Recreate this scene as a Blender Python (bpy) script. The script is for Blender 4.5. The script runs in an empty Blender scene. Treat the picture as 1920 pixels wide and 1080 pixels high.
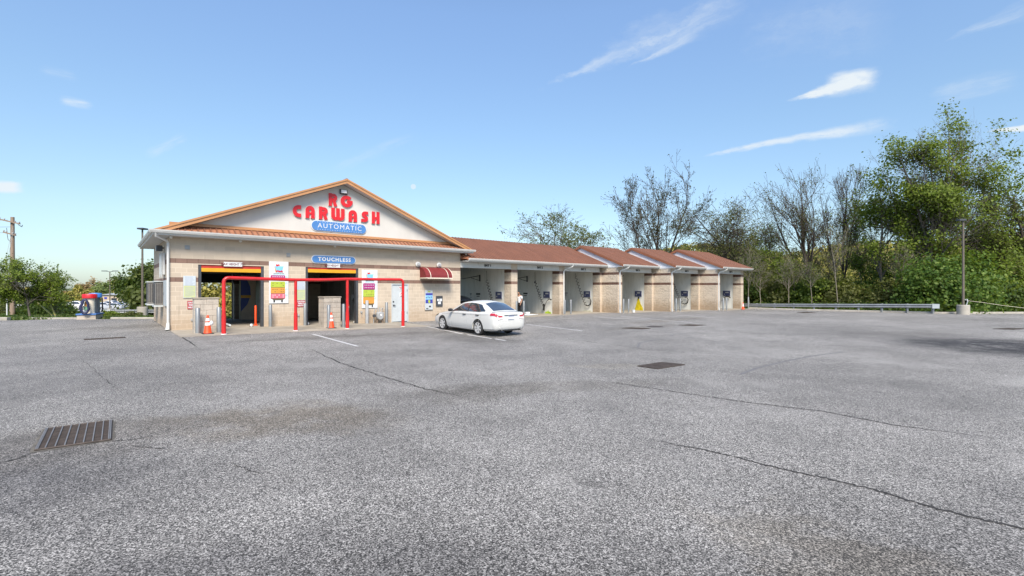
SKY_GAIN, SUN_E, SUN_ANG, EXPO = .122, 3.4, 22.0, .84
SKY_RAMP = [(0.0, (.50, .58, .68)), (.13, (.76, .78, .77)), (.31, (.94, .98, .95)), (.50, (1.14, 1.18, 1.20))]
CLOUD = (3.9, 4.2, 4.4)
import bpy, bmesh, math, random
import numpy as np
from mathutils import Vector, Matrix
C = bpy.context.scene.collection
PI = math.pi
R = math.radians
SC = bpy.context.scene
# ------------------------------------------------------------------ layout
F = 883.3                        # focal length of the 1920 px wide photograph, in pixels
TH = R(40.79)                    # the building's front runs at this angle
CT, ST = math.cos(TH), math.sin(TH)
HC = 1.8
P0 = (-14.5426, 20.0111)
L, BC, WP, EP, DS = 14.90, 4.243, 0.566, 0.284, 1.595

def wst(s, t):
    return P0[0] + s*CT - t*ST, P0[1] + s*ST + t*CT
def st(x, y):
    a, b = x - P0[0], y - P0[1]
    return a*CT + b*ST, -a*ST + b*CT
def sstep(a, b, x):
    k = min(1.0, max(0.0, (x - a)/(b - a)))
    return k*k*(3 - 2*k)
def lerp_tab(tab, x):
    if x <= tab[0][0]: return tab[0][1]
    for (a, va), (b, vb) in zip(tab, tab[1:]):
        if x <= b: return va + (vb - va)*(x - a)/(b - a)
    return tab[-1][1]
LEFT_FALL = [(27.5, 0), (34, -.32), (48, -1.03), (57, -1.2), (66, -1.25), (80, -2.6), (5000, -2.6)]
def gz(x, y):
    s, t = st(x, y)
    h = -0.198*sstep(-1.5, L + 1.0, s)
    h += -0.11*math.exp(-((s - 9)**2 + (t + 10.5)**2)/(2*3.0**2))
    h += -0.25*sstep(44.7, 47.5, s)*sstep(-16, -5, t)
    if x < -6:
        h += lerp_tab(LEFT_FALL, y)*sstep(6, 18, -x)
    return h
def gst(s, t):
    return gz(*wst(s, t))
def at(px, Y):                   # x of a picture column at a distance Y
    return (px - 960)/F*Y
def ground_at(px, py):
    z = 0.0
    for _ in range(30):
        Y = (HC - z)*F/(py - 540)
        X = (px - 960)/F*Y
        z = gz(X, Y)
    return X, Y, z

# ------------------------------------------------------------------ object helpers
def tag(o, label=None, cat=None, group=None, kind=None):
    if label: o['label'] = label
    if cat: o['category'] = cat
    if group: o['group'] = group
    if kind: o['kind'] = kind
    return o
def thing(name, label, cat, loc=(0, 0, 0), rz=0, group=None):
    o = bpy.data.objects.new(name, None)
    o.empty_display_size = .2
    C.objects.link(o)
    o.location = loc
    o.rotation_euler = (0, 0, rz)
    return tag(o, label, cat, group)
def copy_tree(o, parent=None):
    c = o.copy()
    C.objects.link(c)
    if parent is not None: c.parent = parent
    for ch in list(o.children):
        copy_tree(ch, c)
    return c

class MB:
    """collects faces and links them as one mesh object"""
    def __init__(s):
        s.v = []; s.f = []; s.mi = []
        s.m = 0
    def add(s, vs, fs):
        b = len(s.v)
        s.v += [tuple(p) for p in vs]
        s.f += [tuple(b + i for i in f) for f in fs]
        s.mi += [s.m]*len(fs)
        return s
    def box(s, x0, y0, z0, x1, y1, z1):
        vs = [(x0,y0,z0),(x1,y0,z0),(x1,y1,z0),(x0,y1,z0),(x0,y0,z1),(x1,y0,z1),(x1,y1,z1),(x0,y1,z1)]
        return s.add(vs, [(0,3,2,1),(4,5,6,7),(0,1,5,4),(1,2,6,5),(2,3,7,6),(3,0,4,7)])
    def bevbox(s, x0, y0, z0, x1, y1, z1, b=.01):
        bm = bmesh.new()
        bmesh.ops.create_cube(bm, size=1)
        for q in bm.verts:
            q.co = Vector(((x0+x1)/2 + q.co.x*(x1-x0), (y0+y1)/2 + q.co.y*(y1-y0), (z0+z1)/2 + q.co.z*(z1-z0)))
        bmesh.ops.bevel(bm, geom=list(bm.edges), offset=b, segments=2, affect='EDGES', profile=.5)
        bm.verts.index_update()
        s.add([q.co for q in bm.verts], [[q.index for q in f.verts] for f in bm.faces])
        bm.free()
        return s
    def quad(s, a, b, c, d):
        return s.add([a, b, c, d], [(0, 1, 2, 3)])
    def poly(s, pts):
        return s.add(pts, [tuple(range(len(pts)))])
    def prism(s, pts, vec):
        """extrude a planar polygon (3-D points) along vec"""
        n = len(pts)
        vx = Vector(vec)
        top = [tuple(Vector(p) + vx) for p in pts]
        fs = [tuple(reversed(range(n))), tuple(range(n, 2*n))]
        fs += [(i, (i+1) % n, n + (i+1) % n, n + i) for i in range(n)]
        return s.add(list(pts) + top, fs)
    def tube(s, pts, rad, k=8, cap=True, closed=False):
        pts = [Vector(p) for p in pts]
        n = len(pts)
        rads = rad if isinstance(rad, (list, tuple)) else [rad]*n
        vs = []; up = None
        for i, p in enumerate(pts):
            if closed: d = pts[(i+1) % n] - pts[i-1]
            else: d = (pts[min(i+1, n-1)] - pts[max(i-1, 0)])
            d.normalize()
            if up is None:
                up = Vector((0, 0, 1)) if abs(d.z) < .9 else Vector((1, 0, 0))
            a = d.cross(up)
            if a.length < 1e-4: a = d.cross(Vector((0, 1, 0)))
            a.normalize()
            b = a.cross(d); b.normalize(); up = b
            for j in range(k):
                w = 2*PI*j/k
                vs.append(p + (a*math.cos(w) + b*math.sin(w))*rads[i])
        fs = []
        for i in range(n if closed else n-1):
            i2 = (i+1) % n
            for j in range(k):
                fs.append((i*k+j, i*k+(j+1) % k, i2*k+(j+1) % k, i2*k+j))
        if cap and not closed:
            fs.append(tuple(reversed(range(k)))); fs.append(tuple(range((n-1)*k, n*k)))
        return s.add(vs, fs)
    def lathe(s, prof, k=16, cx=0, cy=0, axis='z', sx=1, sy=1, origin=(0, 0, 0), cap=True):
        """prof: (radius, height) list"""
        vs = []; ox, oy, oz = origin
        for r, h in prof:
            for j in range(k):
                w = 2*PI*j/k
                a, b = r*math.cos(w)*sx, r*math.sin(w)*sy
                if axis == 'z': vs.append((cx + a + ox, cy + b + oy, h + oz))
                elif axis == 'y': vs.append((ox + a, oy + h, oz + b))
                else: vs.append((ox + h, oy + a, oz + b))
        fs = []
        for i in range(len(prof)-1):
            for j in range(k):
                fs.append((i*k+j, i*k+(j+1) % k, (i+1)*k+(j+1) % k, (i+1)*k+j))
        if cap: fs.append(tuple(reversed(range(k)))); fs.append(tuple(range((len(prof)-1)*k, len(prof)*k)))
        return s.add(vs, fs)
    def build(s, name, mats, parent=None, smooth=False, loc=None, fix=True):
        me = bpy.data.meshes.new(name)
        me.from_pydata([tuple(p) for p in s.v], [], s.f)
        if not isinstance(mats, (list, tuple)): mats = [mats]
        for m in mats: me.materials.append(m)
        if any(s.mi): me.polygons.foreach_set('material_index', s.mi)
        if fix:
            bm = bmesh.new(); bm.from_mesh(me)
            bmesh.ops.recalc_face_normals(bm, faces=list(bm.faces))
            bm.to_mesh(me); bm.free()
        if smooth:
            me.shade_smooth()
            if smooth != 'all':
                try: me.set_sharp_from_angle(angle=R(40))
                except Exception: pass
        me.update()
        o = bpy.data.objects.new(name, me)
        C.objects.link(o)
        if parent is not None: o.parent = parent
        if loc: o.location = loc
        return o

def text_mesh(body, size, offset=0.0, extrude=0.004, spacing=1.0, sx=1.0):
    """text as plain vertices and faces in the xz plane, centred, facing -y"""
    cu = bpy.data.curves.new('lettering', 'FONT')
    cu.body = body; cu.size = size; cu.offset = offset; cu.extrude = extrude
    cu.align_x = 'CENTER'; cu.align_y = 'CENTER'; cu.space_character = spacing
    cu.resolution_u = 3
    o = bpy.data.objects.new('lettering', cu)
    C.objects.link(o)
    dg = bpy.context.evaluated_depsgraph_get()
    me = bpy.data.meshes.new_from_object(o.evaluated_get(dg))
    vs = [(v.co.x*sx, -v.co.z, v.co.y) for v in me.vertices]
    fs = [tuple(p.vertices) for p in me.polygons]
    bpy.data.objects.remove(o); bpy.data.curves.remove(cu); bpy.data.meshes.remove(me)
    return vs, fs
def put_text(mb, body, x, y, z, size, **k):
    vs, fs = text_mesh(body, size, **k)
    mb.add([(a + x, b + y, c + z) for a, b, c in vs], fs)
    return mb

# ------------------------------------------------------------------ materials
class NT:
    def __init__(s, nt): s.t = nt; s.t.nodes.clear()
    def n(s, typ, **k):
        nd = s.t.nodes.new(typ)
        ins = k.pop('ins', {})
        for a, b in k.items(): setattr(nd, a, b)
        for a, b in ins.items(): s.set(nd, a, b)
        return nd
    def set(s, nd, a, b):
        sock = nd.inputs[a]
        if isinstance(b, bpy.types.NodeSocket): s.t.links.new(b, sock)
        elif isinstance(b, bpy.types.Node): s.t.links.new(b.outputs[0], sock)
        else: sock.default_value = b
    def math(s, op, a, b=None, c=None, clamp=False):
        nd = s.n('ShaderNodeMath', operation=op, use_clamp=clamp)
        for i, q in enumerate((a, b, c)):
            if q is not None: s.set(nd, i, q)
        return nd.outputs[0]
    def mix(s, fac, a, b, mode='MIX'):
        nd = s.n('ShaderNodeMix', data_type='RGBA', blend_type=mode)
        s.set(nd, 0, fac)
        for idx, q in ((6, a), (7, b)):
            if isinstance(q, (tuple, list)) and len(q) == 3: q = (*q, 1)
            s.set(nd, idx, q)
        return nd.outputs[2]
    def ramp(s, fac, stops, interp='LINEAR'):
        nd = s.n('ShaderNodeValToRGB')
        cr = nd.color_ramp; cr.interpolation = interp
        while len(cr.elements) < len(stops): cr.elements.new(.5)
        for e, (p, c) in zip(cr.elements, stops):
            e.position = p
            e.color = (*c, 1) if isinstance(c, (tuple, list)) else (c, c, c, 1)
        s.set(nd, 0, fac)
        return nd.outputs[0]
    def smooth(s, x, a, b):
        nd = s.n('ShaderNodeMapRange', interpolation_type='SMOOTHSTEP')
        s.set(nd, 0, x); s.set(nd, 1, a); s.set(nd, 2, b); s.set(nd, 3, 0.0); s.set(nd, 4, 1.0)
        return nd.outputs[0]
    def noise(s, vec, scale, detail=3, rough=.55, out=0):
        nd = s.n('ShaderNodeTexNoise')
        if vec is not None: s.set(nd, 'Vector', vec)
        s.set(nd, 'Scale', scale); s.set(nd, 'Detail', detail); s.set(nd, 'Roughness', rough)
        return nd.outputs[out]
    def bump(s, h, strength=.3, dist=.02, normal=None):
        nd = s.n('ShaderNodeBump')
        s.set(nd, 'Strength', strength); s.set(nd, 'Distance', dist); s.set(nd, 'Height', h)
        if normal is not None: s.set(nd, 'Normal', normal)
        return nd.outputs[0]
    def out(s, shader):
        o = s.n('ShaderNodeOutputMaterial'); s.set(o, 0, shader)
    def bsdf(s, color, rough=.6, metal=0.0, normal=None, **k):
        nd = s.n('ShaderNodeBsdfPrincipled')
        if isinstance(color, (tuple, list)) and len(color) == 3: color = (*color, 1)
        s.set(nd, 'Base Color', color); s.set(nd, 'Roughness', rough); s.set(nd, 'Metallic', metal)
        if normal is not None: s.set(nd, 'Normal', normal)
        for a, b in k.items(): s.set(nd, a.replace('_', ' '), b)
        return nd
def newmat(name):
    m = bpy.data.materials.new(name)
    m.use_nodes = True
    return m, NT(m.node_tree)
def obvec(N): return N.n('ShaderNodeTexCoord').outputs['Object']
def scaled(N, vec, x, y, z):
    return N.n('ShaderNodeVectorMath', operation='MULTIPLY', ins={0: vec, 1: (x, y, z)}).outputs[0]

def M(name, col, rough=.55, metal=0.0, var=.12, scale=3.0, bump=0.0, bscale=40.0, dirt=0.0, dirtcol=(.12, .10, .08), spec=.5, coat=0.0, stretch=(1, 1, 1)):
    """a painted / cast / plain surface with uneven tone, roughness and a little relief"""
    m, N = newmat(name)
    v = scaled(N, obvec(N), *stretch)
    n1 = N.noise(v, scale, 4, .6)
    lo = tuple(c*(1-var) for c in col); hi = tuple(min(1, c*(1+var)) for c in col)
    c = N.ramp(n1, [(.3, lo), (.7, hi)])
    if dirt:
        n2 = N.noise(v, scale*2.7, 6, .7)
        c = N.mix(N.math('MULTIPLY', N.smooth(n2, .52, .75), dirt), c, dirtcol)
    rr = N.math('ADD', N.math('MULTIPLY', N.noise(v, scale*4, 3), .2), rough - .1, clamp=True)
    nrm = N.bump(N.noise(v, bscale, 3), bump, .01) if bump else None
    b = N.bsdf(c, rr, metal, nrm)
    N.set(b, 'Specular IOR Level', spec)
    if coat: N.set(b, 'Coat Weight', coat); N.set(b, 'Coat Roughness', .06)
    N.out(b)
    return m

def mat_block(name, col, mortar, band, rough_amt=.25, split=False, upper_plain=True, white=False):
    """concrete block courses in the building's own coordinates, with the two brown courses"""
    m, N = newmat(name)
    v = obvec(N)
    sp = N.n('ShaderNodeSeparateXYZ', ins={0: v})
    x, y, z = sp.outputs
    h = N.math('ADD', x, y)
    uv = N.n('ShaderNodeCombineXYZ', ins={0: h, 1: N.math('SUBTRACT', z, 0.0415)})
    br = N.n('ShaderNodeTexBrick', offset=.5, squash=1.0)
    for a, b in (('Vector', uv.outputs[0]), ('Scale', 1.0), ('Mortar Size', .014), ('Mortar Smooth', .25), ('Bias', 0.0),
                 ('Brick Width', .4064), ('Row Height', .2022), ('Color1', (.0, .0, .0, 1)), ('Color2', (1, 1, 1, 1)), ('Mortar', (.5, .5, .5, 1))):
        N.set(br, a, b)
    fac = br.outputs['Fac']
    rnd = br.outputs['Color']
    rndv = N.n('ShaderNodeSeparateColor', ins={0: rnd}).outputs[0]
    n_big = N.noise(v, .9, 4, .6)
    n_mid = N.noise(v, 7, 4, .65)
    n_fine = N.noise(v, 70, 3, .6)
    base = N.ramp(N.math('ADD', N.math('MULTIPLY', n_big, .55), N.math('MULTIPLY', rndv, .45)),
                  [(.2, tuple(c*.88 for c in col)), (.8, tuple(min(1, c*1.08) for c in col))])
    base = N.mix(N.math('MULTIPLY', N.smooth(n_fine, .45, .75), .22), base, tuple(c*.6 for c in col))
    b1 = N.math('MULTIPLY', N.math('GREATER_THAN', z, 2.871), N.math('LESS_THAN', z, 3.073))
    b2 = N.math('MULTIPLY', N.math('GREATER_THAN', z, 2.062), N.math('LESS_THAN', z, 2.262))
    isb = N.math('ADD', b1, b2, clamp=True)
    bandc = N.ramp(N.math('ADD', N.math('MULTIPLY', n_mid, .5), N.math('MULTIPLY', rndv, .5)),
                   [(.2, tuple(c*.8 for c in band)), (.8, tuple(c*1.15 for c in band))])
    c = N.mix(isb, base, bandc)
    # mortar: paler than the beige courses, dark in the brown ones; fades where the upper wall is painted over
    mfac = fac
    if upper_plain:
        up = N.smooth(z, 3.05, 3.10)
        mfac = N.math('MULTIPLY', fac, N.math('SUBTRACT', 1.0, N.math('MULTIPLY', up, .85)))
    c = N.mix(N.math('MULTIPLY', mfac, .25 if split else .55), c, N.mix(isb, mortar, tuple(q*.45 for q in band)))
    # run-off streaks and splash dirt, each with its own outline
    sv = scaled(N, v, 5.0, 5.0, .35)
    streak = N.smooth(N.noise(sv, 1.0, 5, .65), .56, .78)
    c = N.mix(N.math('MULTIPLY', streak, .34 if not split else .30), c, (.20, .165, .13))
    spl = N.math('MULTIPLY', N.smooth(N.math('SUBTRACT', N.math('MULTIPLY', n_mid, .9), N.math('MULTIPLY', z, .55 if not split else .62)), -.1 if not split else -.25, .45), .62 if split else .42)
    c = N.mix(spl, c, (.27, .17, .085) if split else (.36, .24, .14))
    rough = .85
    if split:
        hgt = N.math('ADD', N.math('MULTIPLY', N.noise(v, 7, 6, .75), .9), N.math('MULTIPLY', fac, -.08))
        nrm = N.bump(hgt, 1.0, .13)
        c = N.mix(N.math('MULTIPLY', N.smooth(N.noise(v, 8, 5, .7), .55, .70), .55), c, tuple(q*.55 for q in col))
    else:
        hgt = N.math('ADD', N.math('MULTIPLY', n_fine, .25), N.math('MULTIPLY', mfac, -.6))
        nrm = N.bump(hgt, .5, .01)
    N.out(N.bsdf(c, rough, 0.0, nrm))
    return m

def mat_ribmetal(name, col, rough=.38):
    m, N = newmat(name)
    v = obvec(N)
    n1 = N.noise(scaled(N, v, 1.4, .4, .4), 1.5, 4, .6)
    c = N.ramp(n1, [(.3, tuple(q*.85 for q in col)), (.7, tuple(q*1.1 for q in col))])
    n2 = N.noise(scaled(N, v, 12, .6, .6), 1.0, 4, .7)
    c = N.mix(N.math('MULTIPLY', N.smooth(n2, .5, .8), .25), c, tuple(q*.55 for q in col))
    N.out(N.bsdf(c, rough, 0.0, N.bump(N.noise(v, 1.1, 2), .12, .05), Specular_IOR_Level=.5))
    return m

def mat_siding(name):
    m, N = newmat(name)
    v = obvec(N)
    z = N.n('ShaderNodeSeparateXYZ', ins={0: v}).outputs[2]
    saw = N.math('FRACT', N.math('MULTIPLY', z, 1/.155))
    lap = N.smooth(saw, .0, .16)
    n1 = N.noise(v, 2.0, 4, .6)
    c = N.ramp(n1, [(.3, (.68, .69, .72)), (.7, (.78, .79, .81))])
    c = N.mix(N.math('MULTIPLY', N.smooth(N.noise(scaled(N, v, 4, 4, .5), 2, 4, .7), .55, .8), .2), c, (.3, .3, .3))
    N.out(N.bsdf(c, .5, 0.0, N.bump(N.math('SUBTRACT', 1.0, saw), 1.0, .03), Specular_IOR_Level=.3))
    return m

def mat_leaf(name, a, b, c3=None, trans=.42):
    m, N = newmat(name)
    g = N.n('ShaderNodeNewGeometry')
    rnd = g.outputs['Random Per Island']
    stops = [(0.0, a), (.6, b)] + ([(1.0, c3)] if c3 else [])
    col = N.ramp(rnd, stops)
    col = N.mix(N.math('MULTIPLY', N.noise(obvec(N), .8, 3), .6), col, tuple(q*.65 for q in a), 'MIX')
    d = N.bsdf(col, .55, Specular_IOR_Level=.3)
    tr = N.n('ShaderNodeBsdfTranslucent')
    N.set(tr, 0, N.mix(.5, col, (.25, .32, .03)))
    mx = N.n('ShaderNodeMixShader', ins={0: trans, 1: d.outputs[0], 2: tr.outputs[0]})
    N.out(mx.outputs[0])
    return m

def mat_bark(name, col):
    m, N = newmat(name)
    v = obvec(N)
    n = N.noise(scaled(N, v, 6, 6, 1.5), 2.5, 5, .7)
    c = N.ramp(n, [(.3, tuple(q*.55 for q in col)), (.7, tuple(q*1.25 for q in col))])
    N.out(N.bsdf(c, .9, 0.0, N.bump(n, .8, .03)))
    return m

def mat_paint(name, obj_color=True, col=(.8, .8, .8)):
    m, N = newmat(name)
    c = N.n('ShaderNodeObjectInfo').outputs['Color'] if obj_color else (*col, 1)
    n = N.noise(obvec(N), 2.2, 4, .6)
    c2 = N.mix(N.math('MULTIPLY', N.smooth(n, .45, .8), .10), c, (.35, .31, .26))
    b = N.bsdf(c2, .32, 0.0, None, Specular_IOR_Level=.5)
    N.set(b, 'Coat Weight', .6); N.set(b, 'Coat Roughness', .05)
    N.out(b)
    return m

def mat_asphalt():
    m, N = newmat('worn_asphalt')
    v = obvec(N)
    big = N.noise(v, .16, 5, .6)
    mid = N.noise(v, .9, 5, .65)
    gr = N.n('ShaderNodeTexVoronoi', feature='F1', ins={'Vector': v, 'Scale': 118.0, 'Randomness': 1.0})
    grain = N.n('ShaderNodeSeparateColor', ins={0: gr.outputs['Color']}).outputs[0]
    fine = N.noise(v, 190, 3, .7)
    c = N.ramp(N.math('ADD', N.math('MULTIPLY', big, .6), N.math('MULTIPLY', mid, .4)), [(.32, (.150, .144, .136)), (.66, (.302, .290, .274))])
    # aggregate: pale and dark stones showing through the worn binder
    stones = N.ramp(grain, [(0, .04), (.32, .30), (.58, 1.0), (.82, 1.55), (1, 2.9)])
    c = N.mix(.95, c, stones, 'MULTIPLY')
    c = N.mix(.55, c, N.ramp(fine, [(.3, .45), (.7, 1.5)]), 'MULTIPLY')
    # bleached and darkened patches
    pale = N.smooth(N.noise(v, .33, 6, .62), .52, .72)
    c = N.mix(N.math('MULTIPLY', pale, .38), c, (.35, .338, .32))
    dark = N.smooth(N.noise(N.n('ShaderNodeVectorMath', operation='ADD', ins={0: v, 1: (31, 7, 3)}).outputs[0], .5, 7, .68), .56, .76)
    c = N.mix(N.math('MULTIPLY', dark, .5), c, (.13, .124, .116))
    drip = N.smooth(N.noise(v, 1.25, 2, .5), .70, .78)
    c = N.mix(N.math('MULTIPLY', drip, .5), c, (.07, .068, .066))
    lane = N.smooth(N.noise(N.n('ShaderNodeMapping', ins={0: v, 'Rotation': (0, 0, -.75), 'Scale': (.9, .055, 1)}).outputs[0], 1.0, 4, .6), .50, .68)
    c = N.mix(N.math('MULTIPLY', lane, .20), c, (.14, .137, .133))
    # stains, dark patches and painted vignette, each with its place: x, y, rx, ry, turn, colour, strength
    wob = N.n('ShaderNodeVectorMath', operation='SCALE', ins={0: N.n('ShaderNodeVectorMath', operation='SUBTRACT', ins={0: N.noise(v, .8, 6, .7, out=1), 1: (.5, .5, .5)}).outputs[0], 'Scale': 2.2}).outputs[0]
    vw = N.n('ShaderNodeVectorMath', operation='ADD', ins={0: v, 1: wob}).outputs[0]
    for sx, sy, rx, ry, a, col, k in STAINS_AND_VIGNETTE:
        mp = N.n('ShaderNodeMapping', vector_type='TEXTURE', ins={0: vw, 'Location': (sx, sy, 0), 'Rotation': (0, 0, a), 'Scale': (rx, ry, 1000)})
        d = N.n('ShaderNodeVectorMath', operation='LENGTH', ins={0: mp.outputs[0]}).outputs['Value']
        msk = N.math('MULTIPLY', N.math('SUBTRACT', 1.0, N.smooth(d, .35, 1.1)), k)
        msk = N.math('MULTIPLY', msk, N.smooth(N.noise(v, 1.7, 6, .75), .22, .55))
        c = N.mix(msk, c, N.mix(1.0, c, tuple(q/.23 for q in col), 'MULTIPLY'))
    h = N.math('ADD', N.math('MULTIPLY', grain, .6), N.math('MULTIPLY', fine, .5))
    nrm = N.bump(h, .55, .006)
    nrm = N.bump(mid, .25, .05, nrm)
    N.out(N.bsdf(c, .82, 0.0, nrm, Specular_IOR_Level=.35))
    return m

def mat_earth(name, a, b, c3):
    m, N = newmat(name)
    v = obvec(N)
    n = N.noise(v, .35, 6, .65)
    f = N.noise(v, 9, 5, .7)
    c = N.ramp(N.math('ADD', N.math('MULTIPLY', n, .6), N.math('MULTIPLY', f, .4)), [(.32, a), (.5, b), (.7, c3)])
    N.out(N.bsdf(c, .95, 0.0, N.bump(f, .8, .05)))
    return m
def mat_concrete(name, col, dirt=.5):
    m, N = newmat(name)
    v = obvec(N)
    n = N.noise(v, .7, 6, .65); f = N.noise(v, 45, 4, .6)
    c = N.ramp(n, [(.3, tuple(q*.75 for q in col)), (.7, tuple(q*1.15 for q in col))])
    c = N.mix(N.math('MULTIPLY', N.smooth(N.noise(v, 2.1, 7, .72), .48, .72), dirt), c, tuple(q*.38 for q in col))
    c = N.mix(N.math('MULTIPLY', N.smooth(f, .5, .75), .25), c, tuple(q*.6 for q in col))
    N.out(N.bsdf(c, .85, 0.0, N.bump(f, .35, .008)))
    return m
def mat_glass(name, col=(.02, .03, .04), rough=.04):
    m, N = newmat(name)
    n = N.noise(obvec(N), 1.5, 3)
    b = N.bsdf(N.ramp(n, [(.3, tuple(q*.7 for q in col)), (.7, tuple(q*1.5 for q in col))]), rough, 0.0, None, Specular_IOR_Level=.9)
    N.set(b, 'Coat Weight', 1.0); N.set(b, 'Coat Roughness', .02)
    N.out(b)
    return m
# ------------------------------------------------------------------ colours
STAINS_AND_VIGNETTE = [  # x, y, rx, ry, turn, colour, strength: stains, dark patches, and vignette painted in near the camera
    (-3.2, 6.5, 2.0, 1.0, .12, (.155, .140, .118), .8),
    (-.6, 8.2, 2.2, .8, .35, (.12, .115, .105), .45),
    (1.0, 8.9, 3.4, .7, .25, (.13, .125, .115), .45),
    (-5.2, 5.6, 1.5, 1.2, .3, (.15, .14, .125), .5),
    (17.0, 16.3, 4.0, 3.4, -.15, (.03, .03, .034), .95),  # wide near-black patches at the right of the lot
    (18.0, 13.4, 4.2, 2.4, -.1, (.05, .05, .055), .75),
    (17.2, 20.5, 3.0, 1.6, -.1, (.10, .098, .095), .5),
    (-7.6, 17.6, 3.4, .7, .75, (.10, .098, .09), .6),
    (-4.5, 20.3, 3.6, .7, .72, (.10, .098, .09), .5),
    (-1.2, 18.8, 1.6, 2.6, .75, (.09, .09, .09), .55),
    (2.4, 11.5, 1.3, .6, .0, (.26, .25, .22), .5),
    (6.5, 24.0, 3.5, .8, .6, (.15, .14, .12), .5),
    (9.5, 29.0, 6.0, .9, .72, (.17, .155, .13), .5),
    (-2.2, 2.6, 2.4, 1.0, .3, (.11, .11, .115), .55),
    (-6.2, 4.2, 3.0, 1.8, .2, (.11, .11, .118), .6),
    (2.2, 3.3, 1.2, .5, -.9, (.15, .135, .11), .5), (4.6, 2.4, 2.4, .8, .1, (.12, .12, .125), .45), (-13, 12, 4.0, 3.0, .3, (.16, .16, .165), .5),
    (.75, 4.3, .35, .12, .2, (.05, .05, .05), .5), (.4, 2.3, 5.5, 1.5, .1, (.14, .14, .142), .75), (-5.4, 3.4, 3.2, 2.4, .3, (.125, .125, .128), .75), (5.6, 3.2, 3.0, 1.6, -.2, (.145, .145, .148), .6), (-9.5, 8.5, 4.0, 2.4, .5, (.16, .16, .163), .5),  # broad near ellipses paint foreground vignette over real wear
    (-17.5, 22.0, 3.5, 1.2, .6, (.12, .115, .105), .45),
]
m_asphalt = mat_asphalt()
m_soil = mat_earth('grass_and_soil', (.045, .055, .018), (.075, .095, .026), (.12, .11, .055))
m_grass = mat_leaf('grass_blades', (.05, .09, .018), (.10, .16, .03), (.17, .19, .06), .2)
m_conc = mat_concrete('apron_concrete', (.36, .32, .26), .55)
m_kerb = mat_concrete('kerb_concrete', (.42, .39, .34), .5)
m_road = mat_concrete('pale_road', (.46, .46, .45), .2)
m_line = M('worn_white_line', (.54, .54, .54), .8, var=.15, dirt=.95, dirtcol=(.22, .22, .23), scale=3.5)
m_crack = M('crack_tar', (.035, .033, .032), .95, var=.3, scale=8)
BEIGE = (.53, .445, .35)
m_block = mat_block('beige_block', BEIGE, (.66, .57, .46), (.215, .135, .105))
m_split = mat_block('split_face_block', (.64, .55, .445), (.58, .49, .39), (.14, .075, .055), split=True, upper_plain=False)
m_grout = mat_concrete('weathered_block', (.52, .46, .39), .6)
m_stucco = M('gable_stucco', (.575, .56, .53), .8, var=.05, scale=1.2, bump=.25, bscale=60, dirt=.15, dirtcol=(.35, .32, .30), stretch=(1, 1, .3))
m_siding = mat_siding('white_lap_siding')
m_roof = mat_ribmetal('brown_rib_metal', (.335, .150, .086), .58)
m_rooftop = mat_ribmetal('faded_brown_rib_metal', (.30, .13, .085))
m_rib = mat_ribmetal('shaded_rib', (.20, .09, .055), .58)  # rib shading painted into the colour as a darker brown
m_orange = M('copper_trim', (.47, .235, .105), .4, var=.1, scale=1.5)
m_brown = M('brown_trim', (.27, .11, .06), .45, var=.12, scale=1.5)
m_white = M('white_aluminium', (.62, .62, .60), .42, var=.06, scale=1.6, dirt=.30, dirtcol=(.34, .31, .27))
m_header = M('white_header', (.56, .56, .54), .5, var=.06, dirt=.25, dirtcol=(.3, .28, .25), stretch=(1, 1, .4))
m_soffit = M('white_soffit', (.55, .55, .54), .6, var=.06)
m_black = M('black_lettering', (.015, .015, .015), .6)
m_frp = M('grey_bay_panel', (.72, .72, .68), .5, var=.10, scale=1.0, dirt=.45, dirtcol=(.30, .26, .18), stretch=(2.2, 2.2, .35))
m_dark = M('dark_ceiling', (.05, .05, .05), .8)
m_ceil = M('bay_ceiling', (.42, .42, .40), .7)
m_steel = M('dark_steel', (.07, .075, .085), .5, .3, var=.2)
m_galv = M('galvanised_steel', (.27, .285, .295), .45, .45, var=.16, scale=2.5, dirt=.3, dirtcol=(.22, .2, .18), stretch=(1, 1, .4))
m_gray = M('grey_paint', (.34, .35, .36), .5, var=.1)
m_lgray = M('light_grey_paint', (.50, .54, .56), .45, var=.07, dirt=.4, dirtcol=(.36, .34, .32))
m_red = M('red_pipe_paint', (.56, .014, .016), .42, var=.20, scale=3.5, dirt=.5, dirtcol=(.24, .03, .025), coat=.15)
m_redsign = M('red_letter_face', (.60, .014, .022), .4, var=.08)
m_pink = M('pale_letter_edge', (.80, .66, .64), .5, var=.04)
m_blue = M('blue_sign_face', (.07, .21, .50), .45, var=.08)
m_signwhite = M('white_sign_face', (.66, .68, .70), .4, var=.03)
m_yellow = M('yellow_door_bar', (.66, .33, .012), .5, var=.1, dirt=.2, dirtcol=(.4, .2, .02))
m_doorred = M('red_door_bar', (.45, .03, .02), .55, var=.1)
m_cone = M('cone_orange', (.85, .075, .012), .5, var=.08, dirt=.2, dirtcol=(.35, .06, .02))
m_conew = M('reflective_white', (.82, .82, .82), .35, var=.05)
m_rubber = M('black_rubber', (.016, .016, .017), .75, var=.2)
m_maroon = M('maroon_canvas', (.17, .016, .018), .7, var=.12, scale=4, bump=.2, bscale=120)
m_cream = M('cream_trim', (.70, .63, .52), .7, var=.1)
m_wood = M('pole_timber', (.26, .19, .14), .85, var=.25, scale=4, stretch=(3, 3, .3), bump=.4)
m_chrome = M('chrome', (.7, .7, .7), .15, 1.0, var=.05)
m_iron = M('rusted_grate_iron', (.075, .06, .052), .75, .3, var=.35, scale=9, dirt=.4, dirtcol=(.13, .08, .05))
m_ironedge = M('worn_grate_steel', (.19, .18, .175), .5, .3, var=.15, scale=6)
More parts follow.
